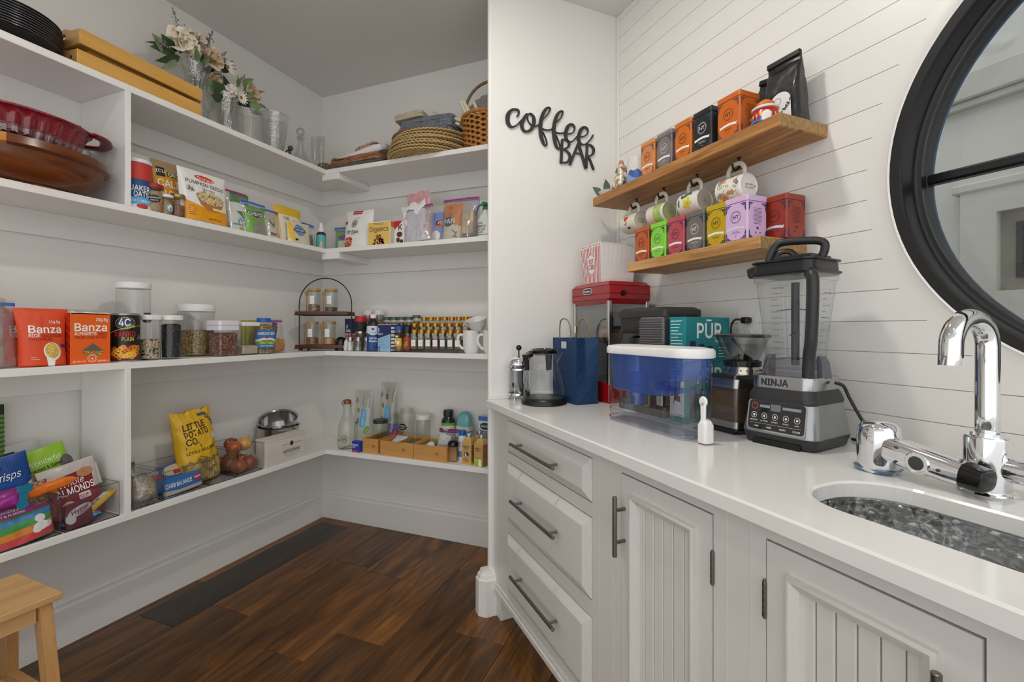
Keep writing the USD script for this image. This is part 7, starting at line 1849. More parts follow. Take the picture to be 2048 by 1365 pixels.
# small things at the ends of the upper shelf
t = thing('leaf_dish', 'pale dish with dark green painted leaves at the far end', 'dish', **onR(1.735, 1.225, ZU))
obj(t, 'dish', lathe([(0, 0), (.030, 0), (.036, .004), (.048, .022), (.046, .023), (.034, .007), (0, .005)], 36), P('#dcd9d0', .25, name='cream_glaze', coat=.3), 40)
obj(t, 'leaf', cat(*[tf(leafm(.055, .034, .35), (-.02 + .028 * i, -.034 + .012 * i, .010 + .004 * i), ry=-40 + 45 * i, rz=30 * i) for i in range(3)]), P('#55675a', .5, name='grey_green_glaze', v=.15, vs=40), True)
t = thing('painted_flask', 'floral painted pottery flask with a pink knob', 'ornament', **onR(1.650, 1.225, ZU))
FLO = grain(['#e8e2d3', '#e0a93a', '#ded7c6', '#c9645a', '#e9e4d8', '#6f8fb0', '#e6dfcf', '#8a5a86', '#d8cf9a', '#5f7f62'], 62, .25, .05, 'painted_flowers')
obj(t, 'body', loft([(0, .036, .030, .02), (.01, .039, .033, .022), (.05, .032, .028, .02), (.09, .023, .021, .016), (.105, .021, .019, .016), (.112, .014, .014, .012)], 8), FLO, 40)
obj(t, 'knob', cat(cyl(.012, .008, (0, 0, .112), 20), sphere(.010, (0, 0, .127), 2)), P('#c98a80', .4, name='pink_glaze'), 40)
t = thing('speckled_cup', 'speckled white stoneware cup with blue waves below', 'cup', **onR(1.550, 1.232, ZU))
obj(t, 'cup', lathe([(0, 0), (.036, 0), (.040, .004), (.042, .04), (.041, .085), (.039, .108), (.037, .108), (.038, .04), (0, .008)], 44), P('#d6d3cf', .4, v=.22, vs=380, name='speckled_glaze'), 40)
wv = Polygon([(-.066, .002), (.066, .002)] + [(x, .046 + .010 * math.sin(x * 70) + .006 * math.sin(x * 160 + 1)) for x in np.linspace(.066, -.066, 40)])
wv2 = Polygon([(-.066, .002), (.066, .002)] + [(x, .028 + .009 * math.sin(x * 80 + 2)) for x in np.linspace(.066, -.066, 40)])
obj(t, 'blue_wave', onto(drum(.0424), [wv], .0002, .006), P('#3f62a8', .3, v=.2, vs=50, name='blue_glaze'), True)
obj(t, 'blue_wave', onto(drum(.0424), [wv2], .0007, .006), P('#7d9bd0', .3, v=.2, vs=50, name='light_blue_glaze'), True)
def coffee_bag(label, s, tt, z, w, d, h, turn, tilt, art):
    t = thing('coffee_bag', label, 'bag', group='black coffee bags on the upper shelf', **at(onR(s, tt, z), turn, ry=tilt))
    m = loft([(0, w * .48, d * .46, .012), (.01, w * .5, d * .5, .014), (h * .55, w * .495, d * .46, .012), (h * .82, w * .49, d * .22, .008), (h * .90, w * .485, d * .07, .003), (h, w * .48, d * .05, .002)], 6)
    m = TM(*trimesh.remesh.subdivide_to_size(m.vertices, m.faces, .014))
    obj(t, 'bag', jitter(m, .0035, 32, 3), P('#1b1b1d', .3, name='black_foil', v=.06), True)
    obj(t, 'rolled_top', tf(box(w * 1.0, .014, .018, (0, -d * .04, h * .96), .004), (0, 0, 0)), P('#141416', .35, name='black_band'), 30)
    if art:
        a_ = unary_union([sbox(-.030, .012, .030, .072), ell(0, .072, .030, .028)])
        Fb_ = lambda x, z_, o=0: np.stack([x, -d * (.5 - .04 * np.clip(z_ / (h * .55), 0, 1)) - .0035 - o, z_], 1)
        obj(t, 'label', onto(Fb_, [a_], 0), P('#d9d9d8', .5, name='pale_label'), False)
        obj(t, 'printed_sprig', onto(Fb_, [*[ell(.004 + .006 * i, .040 + .007 * i, .0016, .006, 60 if i % 2 else -10) for i in range(5)], *[ell(.012 + .004 * i, .045 + .004 * i, .0015, .005, 80) for i in range(4)], rim(ell(-.008, .075, .011, .011), .0008)], .0006), INK, False)
    return t
coffee_bag('front black coffee bag with an arched white label', .937, 1.290, ZU, .100, .062, .205, 6, -3, True)
coffee_bag('rear black coffee bag leaning behind the orange tin', 1.040, 1.312, ZU, .090, .05, .180, -4, 12, False)
coffee_bag('flat black pouch lying behind the speckled cup', 1.520, 1.325, ZU, .11, .03, .125, 0, 0, False)
t = thing('toy_hut', 'small striped toy hut in red, yellow and blue by the shelf end', 'ornament', **onR(.945, 1.205, ZU))
obj(t, 'wall', lathe([(0, 0), (.034, 0), (.037, .004), (.036, .022), (.030, .040), (0, .042)], 32), P('#b8181c', .3, name='red_enamel'), 40)
D_ = drum(.0375)
obj(t, 'blue_stripe', onto(D_, [sbox(-.05 + .0125 * i, .002, -.044 + .0125 * i, .014) for i in range(9)] + [sbox(-.058, .001, .058, .005)], .0004, .006), P('#2f7fd0', .3, name='blue_enamel'), True)
obj(t, 'yellow_stripe', onto(D_, [sbox(-.0505 + .0125 * i, .014, -.0455 + .0125 * i, .022) for i in range(9)], .0006, .006), P('#e8c02a', .3, name='yellow_enamel'), True)
obj(t, 'brim', lathe([(.026, .038), (.036, .040), (.036, .045), (.024, .052)], 32), P('#e2ddd2', .4, name='cream_enamel'), 40)
obj(t, 'roof', jitter(lathe([(0, .048), (.026, .050), (.024, .058), (.012, .068), (0, .070)], 24), .003, 60), P('#cf6a24', .5, v=.25, vs=60, name='orange_thatch'), True)
obj(t, 'arch_door', onto(drum(.038, .75), [unary_union([sbox(-.012, .001, .012, .016), ell(0, .016, .012, .012)])], .0012, .004), P('#e6e4de', .4, name='white_enamel'), True)

# hooks and hanging mugs
HK = P('#191816', .5, .3, name='black_iron')
hs = [1.602, 1.436, 1.265, 1.089]
hm = tube(bez([(0, .010, .012), (0, .010, -.006), (0, .016, -.016), (0, .010, -.030), (0, -.004, -.042), (0, -.016, -.037), (0, -.019, -.024)], 7), .0034, 8)
def hook(i, lb):
    t = thing('cup_hook', lb, 'hook', group='black hooks under the upper shelf', **onR(hs[i], 1.258, 1.7676))
    obj(t, 'hook', hm, HK, True)
    obj(t, 'collar', tf(cyl(.0065, .002, n=14), (0, .010, -.002)), HK)
    return t
for i, lb in enumerate(('black iron hook farthest left, over the poppy mug', 'black iron hook over the green banded mug', 'black iron hook over the yellow flower mug', 'black iron hook nearest, over the confetti flower mug')):
    hook(i, lb)
CR = P('#dcd5c3', .3, name='cream_stoneware', coat=.25, v=.03, vs=30)
def hung_mug(i, label, r, l, body, prints, turn=0):
    zc = 1.6645
    t = thing('hanging_mug', label, 'mug', group='mugs hanging from the upper shelf', loc=(*ST(hs[i] - l / 2, 1.256), zc), rz=-45 + turn, ry=-90)
    obj(t, 'cup', lathe([(0, .003), (r * .80, .003), (r * .86, 0), (r * .96, .003), (r, .012), (r, l - .004), (r - .002, l), (r - .004, l - .004), (r - .005, .012), (0, .008)], 44), body, 40)
    obj(t, 'handle', tube(bez([(r - .003, 0, l * .80), (r + .018, 0, l * .82), (r + .035, 0, l * .68), (r + .038, 0, l * .50), (r + .035, 0, l * .32), (r + .018, 0, l * .18), (r - .003, 0, l * .20)], 8), .0048, 10, r2=.0075), CR, True)
    def wrap(x, z_, o=0):   # x along the mug's length, z_ around it
        a = math.pi + .15 + z_ / r
        return np.stack([(r + .0002 + o) * -np.sin(z_ / r), (r + .0002 + o) * -np.cos(z_ / r), l / 2 - x], 1)
    def foot(x, z_, o=0):
        return np.stack([z_, x, np.full_like(x, .0028 - o)], 1)
    for nm, m, F_, items in prints:
        obj(t, nm, onto(wrap if F_ == 'w' else foot, items, .0004, .006 if F_ == 'w' else None), m, True)
    return t
BR = P('#5a4030', .6, name='brown_stamp')
mkstamp = lambda: ('stamp', BR, 'f', [text2('ANTHRO', .006, at=(0, .006), bold=False), text2('stoneware', .005, at=(0, -.004), bold=False)])
hung_mug(0, 'cream mug painted with a red poppy, farthest left', .041, .092, CR, [('poppy', P('#c8422c', .4, name='poppy_red'), 'w', [unary_union([ell(-.008, -.012, .010, .009), ell(-.002, -.017, .009, .007), ell(-.012, -.018, .008, .007)])]), ('stalk', P('#7d9468', .5, name='stalk_green'), 'w', [stroke([(-.006, -.006), (-.004, .012)], .0016), ell(-.002, .006, .003, .007, 40), ell(-.010, .010, .002, .006, -30)]),
    ('dark_bloom', P('#5c4258', .5, name='plum_glaze'), 'w', [ell(.008, .028, .010, .006)]), mkstamp()])
hung_mug(1, 'cream mug with a broad pale green band', .041, .092, P('#e0d9cb', .3, name='blush_stoneware', coat=.25, v=.04, vs=20), [('green_band', P('#a9c46a', .35, v=.18, vs=45, name='lime_glaze'), 'w', [sbox(-.002, -.064, .036, .064)]), ('foot_glaze', P('#b5b78a', .4, name='olive_glaze', v=.08, vs=30), 'f', [ell(0, 0, .0335, .0335, 0, 10)]), ('stamp', BR, 'f', [text2('hello you', .006, at=(0, 0), bold=False)])])
hung_mug(2, 'white mug with a yellow hibiscus and green leaves', .042, .094, P('#e6e2d8', .3, name='white_stoneware', coat=.25), [('yellow_bloom', P('#d9cc3a', .4, v=.15, vs=60, name='yellow_glaze'), 'w', [unary_union([ell(.004 + .012 * math.cos(a), .006 + .012 * math.sin(a), .010, .007, math.degrees(a)) for a in np.linspace(0, 6.28, 6)[:-1]])]), ('bloom_heart', P('#d07a2a', .4, name='orange_glaze'), 'w', [ell(.006, .006, .004, .004)]),
    ('leaves', P('#3f6a3c', .4, v=.2, vs=50, name='leaf_glaze'), 'w', [ell(-.004, -.026, .014, .007, -35), ell(.010, -.030, .012, .006, 20), ell(-.022, -.022, .009, .005, 60), ell(-.034, .000, .004, .014)]), ('foot_glaze', P('#c9bfae', .5, name='bare_clay'), 'f', [ell(0, 0, .034, .034, 0, 10)]), ('stamp', P('#9a8c78', .6, name='tan_stamp'), 'f', [rim(ell(0, 0, .012, .012), .001), text2('A', .012)])])
rs = random.Random(14)
def blossoms(n, sz):
    out = []
    for _ in range(n):
        x, z_ = rs.uniform(-.040, .038), rs.uniform(-.055, .055)
        out.append(unary_union([ell(x + sz * math.cos(a), z_ + sz * math.sin(a), sz * .7, sz * .45, math.degrees(a), 3) for a in np.linspace(0, 6.28, 6)[:-1]]))
    return out
hung_mug(3, 'white mug scattered with orange and blue blossoms, nearest of four', .043, .096, P('#e9e6de', .25, name='ivory_stoneware', coat=.3),
         [('orange_blossom', P('#d0713a', .4, name='orange_glaze'), 'w', blossoms(9, .0055)), ('blue_blossom', P('#4f82a6', .4, name='blue_glaze'), 'w', blossoms(9, .004)), ('yellow_blossom', P('#dcae4a', .4, name='gold_glaze'), 'w', blossoms(12, .0032)),
          ('green_leaf', P('#86a56c', .4, name='sage_glaze'), 'w', [ell(rs.uniform(-.04, .038), rs.uniform(-.055, .055), .0032, .0016, rs.uniform(0, 180), 3) for _ in range(36)]), ('stamp', P('#6a625a', .6, name='grey_stamp'), 'f', [text2('ANTHRO', .006, at=(.004, .004), bold=False), text2('POLOGIE', .006, at=(.004, -.006), bold=False), ell(.028, 0, .004, .002)])])
# ================================================================ on the worktop
CL = glass('#fafbfc', .55, .5, .03, 'clear_acrylic', base=.05)
SMOKE = glass('#dcdad8', .6, .6, .04, 'smoky_plastic', base=.08)
# french press
t = thing('french_press', 'small steel and glass french press behind the glass carafe', 'french press', **onR(1.822, .822, ZCT))
obj(t, 'beaker', lathe([(0, .02), (.040, .02), (.043, .024), (.043, .150), (.041, .150)], 36), CL, 40)
obj(t, 'frame', cat(*[box(.008, .0018, .150, (.0455 * math.cos(a), .0455 * math.sin(a), 0), .0004) for a in np.radians((45, 135, 225, 315))], *[tf(lathe([(.0445, 0), (.0465, 0), (.0465, .008), (.0445, .008)], 36), (0, 0, z)) for z in (.022, .128)], *[tf(sphere(.007, (.048 * math.cos(a), .048 * math.sin(a), .006), 1)) for a in np.radians((45, 135, 225, 315))]), CHROME, 40)
obj(t, 'lid', tf(lathe([(.045, 0), (.047, .002), (.046, .016), (.034, .032), (.010, .040), (0, .041)], 36), (0, 0, .148)), CHROME, 40)
obj(t, 'plunger_knob', cat(cyl(.003, .03, (0, 0, .186), 10), sphere(.012, (0, 0, .222), 3)), BLACKG, 40)
obj(t, 'handle', tube(bez([(-.045, 0, .145), (-.075, 0, .140), (-.078, 0, .08), (-.046, 0, .05)], 7), .007, 10), BLACK, True)
# glass carafe
t = thing('glass_carafe', 'glass coffee carafe with a black handle, lid ring and base', 'carafe', **at(onR(1.690, .874, ZCT), 8))
prof = [(0, .018), (.078, .018), (.083, .024), (.084, .055), (.074, .105), (.062, .140), (.058, .155), (.062, .175), (.074, .198), (.077, .205)]
obj(t, 'jug', lathe(prof, 48), CL, 40)
obj(t, 'base', lathe([(0, 0), (.090, 0), (.093, .004), (.092, .014), (.086, .022), (.084, .024), (.0845, .028), (0, .028)], 48), BLACK, 40)
obj(t, 'lid', tf(lathe([(.030, .0), (.052, .0), (.054, .012), (.046, .020), (.036, .021), (.031, .014), (.029, .0)], 40), (0, 0, .202)), BLACKG, 40)
obj(t, 'lid_plate', tf(lathe([(.031, .004), (.070, .002), (.073, -.002), (.070, -.006), (0, -.006)], 40), (0, 0, .204)), SMOKE, 40)
obj(t, 'handle', cat(tube(bez([(-.060, -.02, .200), (-.080, -.025, .190), (-.085, -.027, .165), (-.112, -.033, .148), (-.122, -.036, .115), (-.120, -.035, .065), (-.100, -.030, .036), (-.080, -.024, .028)], 7), .0095, 12, r2=.014)), BLACK, True)
obj(t, 'spout_panel', cat(tf(loft([(0, .011, .004, .003), (.03, .015, .005, .004), (.062, .017, .006, .004)], 4), (-.012, -.072, .138), rx=10), tf(loft([(0, .010, .004, .003), (.06, .013, .006, .004)], 4), (.070, -.026, .142), rz=65, rx=0)), BLACK, 40)
obj(t, 'scale_marks', onto(lambda x, z, o=0: np.stack([(.0845 - .28 * np.maximum(z - .055, 0)) * np.sin(x / .08 - .55), -(.0850 - .28 * np.maximum(z - .055, 0)) * np.cos(x / .08 - .55), z], 1), [sbox(-.006, .045 + .010 * i, .006, .0458 + .010 * i) for i in range(10)] + [sbox(-.0065, .045, -.006, .135), sbox(.006, .045, .0065, .135)], .0004), P('#5a5450', .5, name='mark_print'), False)
# blue paper bag
t = thing('paper_bag', 'navy blue paper gift bag with twisted paper handles', 'paper bag', **onR(1.692, 1.020, ZCT))
NAVY = P('#163a63', .65, name='navy_paper', v=.06, vs=10)
w, d, h = .195, .100, .265
v, f = [], []
lv = [(0, .0), (.055, .003), (.10, -.004), (.17, -.012), (.245, -.018), (h, -.020)]
for z, g in lv:
    hx, hy = w / 2, d / 2
    v += [(-hx, -hy, z), (hx, -hy, z), (hx + g, 0, z), (hx, hy, z), (-hx, hy, z), (-hx - g, 0, z)]
for i in range(len(lv) - 1):
    for j in range(6):
        a, b, c, e = i * 6 + j, i * 6 + (j + 1) % 6, (i + 1) * 6 + (j + 1) % 6, (i + 1) * 6 + j
        f += [(a, b, c), (a, c, e)]
f += [(0, j + 1, j) for j in range(1, 5)]
bm = TM(v, f); bm = TM(*trimesh.remesh.subdivide_to_size(bm.vertices, bm.faces, .018)); bm.merge_vertices()
obj(t, 'bag', jitter(TM(bm.vertices, bm.faces), .0022, 22, 6), NAVY, 20)
obj(t, 'gusset_fold', cat(tube([(w / 2 + .002, -d / 2, .004), (w / 2 + .004, 0, .062), (w / 2 + .002, d / 2, .004)], .0012, 5), tube([(w / 2 - .002, -d / 2, .10), (w / 2 - .004, 0, .098), (w / 2 - .002, d / 2, .10)], .001, 5)), P('#2a5684', .6, name='paper_crease'), True)
obj(t, 'sticker', onto(plane(-d / 2 - .0028), [sbox(-.020, .222, .022, .250)], .0), P('#d9dbe0', .6, name='white_sticker'), False)
obj(t, 'sticker_print', onto(plane(-d / 2 - .0034), tlines(-.014, .018, .244, 3, .008, .0012), .0), P('#7c8088', .6, name='grey_print'), False)
KR = P('#9a7d5c', .7, v=.12, vs=120, name='twisted_paper')
for y in (-d / 2 + .004, d / 2 - .004):
    obj(t, 'handle', tube(bez([(-.045, y, .250), (-.045, y, .300), (-.030, y - .004, .335), (0, y - .006, .345), (.030, y - .004, .335), (.045, y, .300), (.045, y, .250)], 7), .0030, 8), KR, True)
# popcorn machine
t = thing('popcorn_machine', 'red roofed popcorn machine with glass walls and steel posts', 'popcorn machine', **onR(1.716, 1.212, ZCT))
w, d = .284, .208
RP = P('#9c0f18', .22, name='red_enamel_roof', coat=.4, v=.03, vs=7)
obj(t, 'base', loft([(0, w / 2 - .006, d / 2 - .006, .006), (.004, w / 2, d / 2, .008), (.075, w / 2, d / 2, .008), (.082, w / 2 - .004, d / 2 - .004, .008)], 4), RP, 30)
obj(t, 'tray', box(w - .02, d - .02, .006, (0, 0, .080), .002), STEEL)
for sx in (-1, 1):
    for sy in (-1, 1):
        obj(t, 'post', box(.016, .016, .345, (sx * (w / 2 - .010), sy * (d / 2 - .010), .074), .002), STEEL)
PG = glass('#fafbfb', .85, .4, .02, 'machine_glass', base=.08)
obj(t, 'front_pane', box(w - .034, .002, .32, (0, -d / 2 + .008, .085)), PG)
obj(t, 'side_pane', box(.002, d - .034, .32, (w / 2 - .008, 0, .085)), PG)
obj(t, 'side_pane', box(.002, d - .034, .32, (-w / 2 + .008, 0, .085)), PG)
obj(t, 'back_panel', box(w - .03, .003, .33, (0, d / 2 - .01, .082)), P('#b9bab9', .35, .8, name='satin_sheet'))
obj(t, 'roof', loft([(.405, w / 2 - .012, d / 2 - .010, .006), (.424, w / 2 + .002, d / 2 + .002, .006), (.482, w / 2 + .002, d / 2 + .002, .006), (.498, w / 2 - .010, d / 2 - .010, .006), (.500, w / 2 - .016, d / 2 - .016, .006)], 4), RP, 25)
obj(t, 'roof_line', cat(*[loft([(z, w / 2 + .0024, d / 2 + .0024, .006), (z + .0022, w / 2 + .0024, d / 2 + .0024, .006)], 4, False, False) for z in (.4245, .447, .4805)]), P('#2a0508', .5, name='dark_seam'), 25)
obj(t, 'name_plate', upright(prism(affinity.translate(rbox_sheet(.066, .026, .010), -.010, .464), .0022, d / 2 + .002)), CHROME, 30)
obj(t, 'plate_field', onto(plane(-d / 2 - .0045), [affinity.translate(rbox_sheet(.060, .020, .008), -.010, .464)], 0), INK, False)
obj(t, 'lettering', onto(plane(-d / 2 - .0049), [text2('Cuisinart', .009, at=(-.010, .464), sx=.95), ell(-.037, .464, .0015, .0015), ell(.017, .464, .0015, .0015)], 0), PRW, False)
obj(t, 'knob', tf(cat(cyl(.012, .006, n=24), cyl(.009, .014, n=24)), (w / 2 + .002, -.035, .449), ry=90), P('#2a0a0c', .15, name='dark_jewel'), 40)
kt = obj(t, 'kettle', tf(lathe([(0, 0), (.04, .0), (.052, .02), (.052, .062), (.046, .066), (0, .066)], 36), (.01, 0, .24)), P('#b98a74', .2, .8, name='copper_steel'), 40)
obj(kt, 'kettle_arm', cat(tube([(.01, 0, .30), (.01, 0, .41)], .008, 10), tube([(.06, -.03, .26), (.09, -.05, .35)], .005, 8), tf(cyl(.055, .012, n=30), (.01, 0, .302))), P('#4b4a49', .3, .6, name='dark_steel'), 40)
obj(t, 'inner_lever', tube(bez([(-.06, -.03, .22), (-.055, -.03, .29), (-.03, -.03, .32), (-.01, -.03, .28)], 5), .006, 8), P('#3c3b3a', .4, name='dark_arm'), True)
obj(t, 'serial_tag', onto(plane(-d / 2 - .0005), [affinity.translate(rbox_sheet(.018, .030, .002), -.118, .30)], 0.0003), P('#d8d7d2', .5, name='tag'), False)
# popcorn tub on the machine
def tub(name, label, pos, a0, b0, a1, b1, h, turn=0, tilt=0):
    t = thing(name, label, 'popcorn box', **at(pos, turn, ry=tilt))
    n = 16
    def side(p, q, P0, Q0, k):
        pts = []
        return pts
    v, f = [], []
    bot = [(-a0 / 2, -b0 / 2), (a0 / 2, -b0 / 2), (a0 / 2, b0 / 2), (-a0 / 2, b0 / 2)]
    topc = [(-a1 / 2, -b1 / 2), (a1 / 2, -b1 / 2), (a1 / 2, b1 / 2), (-a1 / 2, b1 / 2)]
    names = ['striped_side', 'plain_side', 'striped_side', 'plain_side']
    WH = P('#e9e6e4', .55, name='white_board')
    for k in range(4):
        v, f = [], []
        for i in range(n + 1):
            q = i / n
            xb = np.array(bot[k]) * (1 - q) + np.array(bot[(k + 1) % 4]) * q
            xt = np.array(topc[k]) * (1 - q) + np.array(topc[(k + 1) % 4]) * q
            v += [(*xb, 0), (*xt, h - .004 * (i % 2))]
        for i in range(n):
            f += [(2 * i, 2 * i + 2, 2 * i + 3), (2 * i, 2 * i + 3, 2 * i + 1)]
        obj(t, names[k], TM(v, f), WH, False)
    obj(t, 'floor', box(a0, b0, .001), WH)
    Fk = lambda x, z, o=0: np.stack([x * ((a0 + (a1 - a0) * z / h) / a1), -(b0 / 2 + (b1 - b0) / 2 * z / h) - o, z], 1)
    RS = P('#b5202a', .5, name='red_stripe_print')
    ns_ = 13
    stripes = unary_union([sbox(-a1 / 2 + a1 * (2 * i + .55) / (2 * ns_), .001, -a1 / 2 + a1 * (2 * i + 1.35) / (2 * ns_), h - .006) for i in range(ns_)])
    stripes = stripes.difference(ell(0, h * .50, .034, .046))
    obj(t, 'stripes', onto(Fk, [stripes], .0004, .02), RS, False)
    obj(t, 'badge', onto(Fk, [rim(ell(0, h * .50, .032, .044), .0022), text2('POP', .020, at=(0, h * .58), w=.036), text2('CORN', .020, at=(0, h * .43), w=.046)], .0006), RS, False)
    return t
tub('popcorn_tub', 'red striped popcorn tub lettered POP CORN on the machine', onR(1.716, 1.205, ZCT + .5005), .130, .165, .158, .185, .158)
tub('popcorn_tub', 'second striped popcorn tub nested behind, only its rim showing', (dict(loc=RFrame(1.742, 1.216, ZCT + .5165), rz=-45)), .120, .150, .148, .170, .158)
# coffee maker
t = thing('coffee_maker', 'black coffee maker with a steel carafe and smoky ribbed tank', 'coffee maker', **onR(1.368, 1.180, ZCT))
w, d = .26, .170
obj(t, 'base', loft([(0, w / 2, d / 2, .015), (.035, w / 2, d / 2, .015), (.04, w / 2 - .004, d / 2 - .004, .015)], 5), BLACK, 40)
obj(t, 'column', box(.115, d - .02, .325, (.075, 0, .035), .008), P('#1b1a1b', .4, name='black_body'))
obj(t, 'brew_head', loft([(.285, w / 2 - .01, d / 2 - .012, .012), (.300, w / 2 - .004, d / 2 - .006, .014), (.345, w / 2 - .004, d / 2 - .006, .014)], 5), P('#2b2a2b', .45, name='charcoal_plastic'), 40)
obj(t, 'lid', loft([(.345, w / 2 + .002, d / 2, .014), (.368, w / 2 + .002, d / 2, .014), (.378, w / 2 - .014, d / 2 - .014, .014), (.382, .03, .03, .02)], 5), P('#333233', .5, name='charcoal_lid', b=.1, bs=150), 40)
obj(t, 'tank', box(.125, .05, .235, (.070, -d / 2 + .018, .108), .006), P('#4e4c50', .2, name='smoky_tank', coat=.4))
obj(t, 'tank_ribs', cat(*[box(.124, .0025, .0022, (.070, -d / 2 - .0078, .115 + .0085 * i), .0006) for i in range(26)]), P('#7a787c', .25, name='rib_light'))
obj(t, 'steel_carafe', tf(lathe([(0, 0), (.052, 0), (.056, .005), (.056, .175), (.050, .195), (0, .197)], 44), (-.068, -.018, .05)), P('#a9a298', .22, 1.0, name='brushed_carafe'), 40)
obj(t, 'steel_front', box(.030, .010, .20, (.112, -d / 2 - .002, .04), .003), STEEL)
obj(t, 'carafe_lid', tf(lathe([(0, 0), (.050, 0), (.046, .022), (.020, .030), (0, .030)], 36), (-.068, -.018, .247)), BLACK, 40)
obj(t, 'carafe_handle', tube(bez([(-.105, -.045, .225), (-.135, -.065, .215), (-.142, -.07, .15), (-.130, -.062, .09), (-.108, -.048, .085)], 7), .008, 10, r2=.012), BLACK, True)
pn = obj(t, 'button_panel', upright(prism(affinity.translate(rbox_sheet(.060, .100, .006), .030, .080), .006, d / 2 + .0)), P('#b3aa9b', .35, .3, name='champagne_trim'), 30)
obj(pn, 'panel_face', upright(prism(affinity.translate(rbox_sheet(.050, .090, .004), .030, .080), .002, d / 2 + .006)), P('#4a443c', .3, name='brown_panel'), 30)
obj(pn, 'button', cat(*[upright(prism(affinity.translate(rbox_sheet(.026, .008, .003), .030, .048 + .016 * i), .0015, d / 2 + .008)) for i in range(5)]), P('#8b8478', .4, name='button'), 30)
# filter cartons, two stacked
TEAL = P('#14848a', .4, name='teal_card', v=.06, vs=8)
bd = 49.55
xd = np.array([math.cos(math.radians(bd)), math.sin(math.radians(bd))]); yd = np.array([-xd[1], xd[0]])
cc = np.array(ST(1.142, 1.095)) + xd * .105 + yd * .033
def filter_carton(label, z, h):
    t = thing('filter_carton', label, 'carton', (*cc, ZCT + z), bd, 'teal filter cartons')
    w, d = .21, .066
    carton(t, w, d, h, TEAL)
    Fp = plane(-d / 2 - .0002); Fl = left_plane(-w / 2 - .0002)
    zc = h - .036
    obj(t, 'lettering', onto(Fp, [text2('PUR', .047, at=(.006, zc - .008), w=.118), sbox(-.008, zc + .023, .016, .0285 + zc), text2('PLUS', .010, at=(.052, zc - .043), sx=1.0)], .0003), PRW, False)
    obj(t, 'water_drops', onto(Fp, [ell(.002, zc + .012 - .008 * i, .003, .0035) for i in range(3)], .0006), TEAL, False)
    obj(t, 'printed_filters', onto(Fp, [unary_union([sbox(x, .012, x + .027, hh), ell(x + .0135, hh, .0135, .003)]) for x, hh in ((-.085, h - .080), (-.045, h - .090), (-.005, h - .098))], .0003), P('#221f58', .45, name='indigo_print'), False)
    obj(t, 'printed_photo', onto(Fp, [Polygon([(.03, .004), (.10, .004), (.10, h - .085), (.045, h - .095)])], .0003), P('#0d6b72', .45, name='deep_teal_print', v=.2, vs=30), False)
    obj(t, 'small_text', onto(Fl, tlines(-.026, .024, h - .012, int(h / .011) - 1, .0105, .0022), .0003), PRW, False)
    obj(t, 'small_text', onto(Fp, tlines(.05, .095, h - .10, 4, .010, .0018), .0006), PRW, False)
    return t
fc = filter_carton('lower teal filter carton, mostly hidden behind the dispenser', 0, .194)
Fl = left_plane(-.1052)
obj(fc, 'printed_photo', onto(Fl, [sbox(-.030, .02, .028, .135)], .0006), P('#dcdad6', .5, name='photo_ground'), False)
obj(fc, 'printed_figure', onto(Fl, [ell(-.004, .098, .011, .018), Polygon([(-.018, .03), (.016, .03), (.012, .085), (-.012, .085)])], .0009), P('#6b4a3a', .6, name='photo_brown'), False)
obj(fc, 'printed_blouse', onto(Fl, [Polygon([(-.022, .022), (.020, .022), (.014, .066), (-.010, .070)])], .0012), P('#e9e7e4', .6, name='photo_white'), False)
filter_carton('upper teal filter carton lettered PUR in white', .1945, .146)
# water dispenser
t = thing('water_dispenser', 'clear water dispenser with a blue reservoir and white lid', 'water dispenser', **onR(1.138, .973, ZCT))
hx, hy = .200, .060
body = [(.004, hx - .012, hy - .008, .050), (.012, hx - .006, hy - .004, .054), (.10, hx - .004, hy - .002, .056), (.225, hx, hy, .058)]
obj(t, 'tank', loft(body, 12, True, False), CL, 40)
obj(t, 'tank_foot', cat(tube([(x, y, .012) for x, y in ring_rr(hx - .005, hy - .003, .055, 12)], .0022, 8, True), tube([(x, y, .040 + .0) for x, y in ring_rr(hx - .0055, hy - .0035, .054, 12)], .0014, 8, True)), glass('#dfe6f2', .5, .7, .03, 'pale_blue_edge', base=.12), True)
BLU = glass('#a9cbfb', .6, .4, .03, 'blue_plastic', base=.05, milk=.20, mcol='#3f86ee')
obj(t, 'reservoir', loft([(.105, .001, .001, .001), (.105, .120, hy - .012, .046, -.055, 0), (.108, .128, hy - .008, .05, -.052, 0), (.150, .130, hy - .007, .05, -.050, 0), (.160, hx - .012, hy - .006, .052), (.222, hx - .007, hy - .004, .055)], 12, False, False), BLU, 40)
obj(t, 'reservoir', loft([(.126, hx - .015, hy - .010, .048), (.1262, .001, .001, .001)], 12, False, False), BLU, 40)
obj(t, 'filter_cup', cat(tf(cyl(.030, .075, n=28), (-.085, 0, .088)), tf(cyl(.022, .05, n=24), (-.085, 0, .06))), glass('#6f9fe0', .6, .5, .05, 'deep_blue_plastic', base=.1, milk=.25, mcol='#3f80e4'), 40)
obj(t, 'rim_line', tube([(x, y, .222) for x, y in ring_rr(hx + .0005, hy + .0005, .058, 12)], .0016, 8, True), P('#1f4fb0', .3, name='blue_gasket'), True)
obj(t, 'lid', loft([(.222, hx + .004, hy + .004, .062), (.225, hx + .006, hy + .006, .064), (.240, hx + .006, hy + .006, .064), (.247, hx + .001, hy + .001, .060), (.251, hx - .03, hy - .02, .038), (.252, .01, .01, .01)], 12), WHITEP, 40)
sp = obj(t, 'spigot', cat(loft([(.004, .0145, .016, .008), (.006, .0155, .017, .009), (.050, .0155, .017, .009), (.062, .010, .013, .008), (.066, .004, .006, .004)], 6).apply_translation([.218, -.022, 0])), WHITEP, 40)
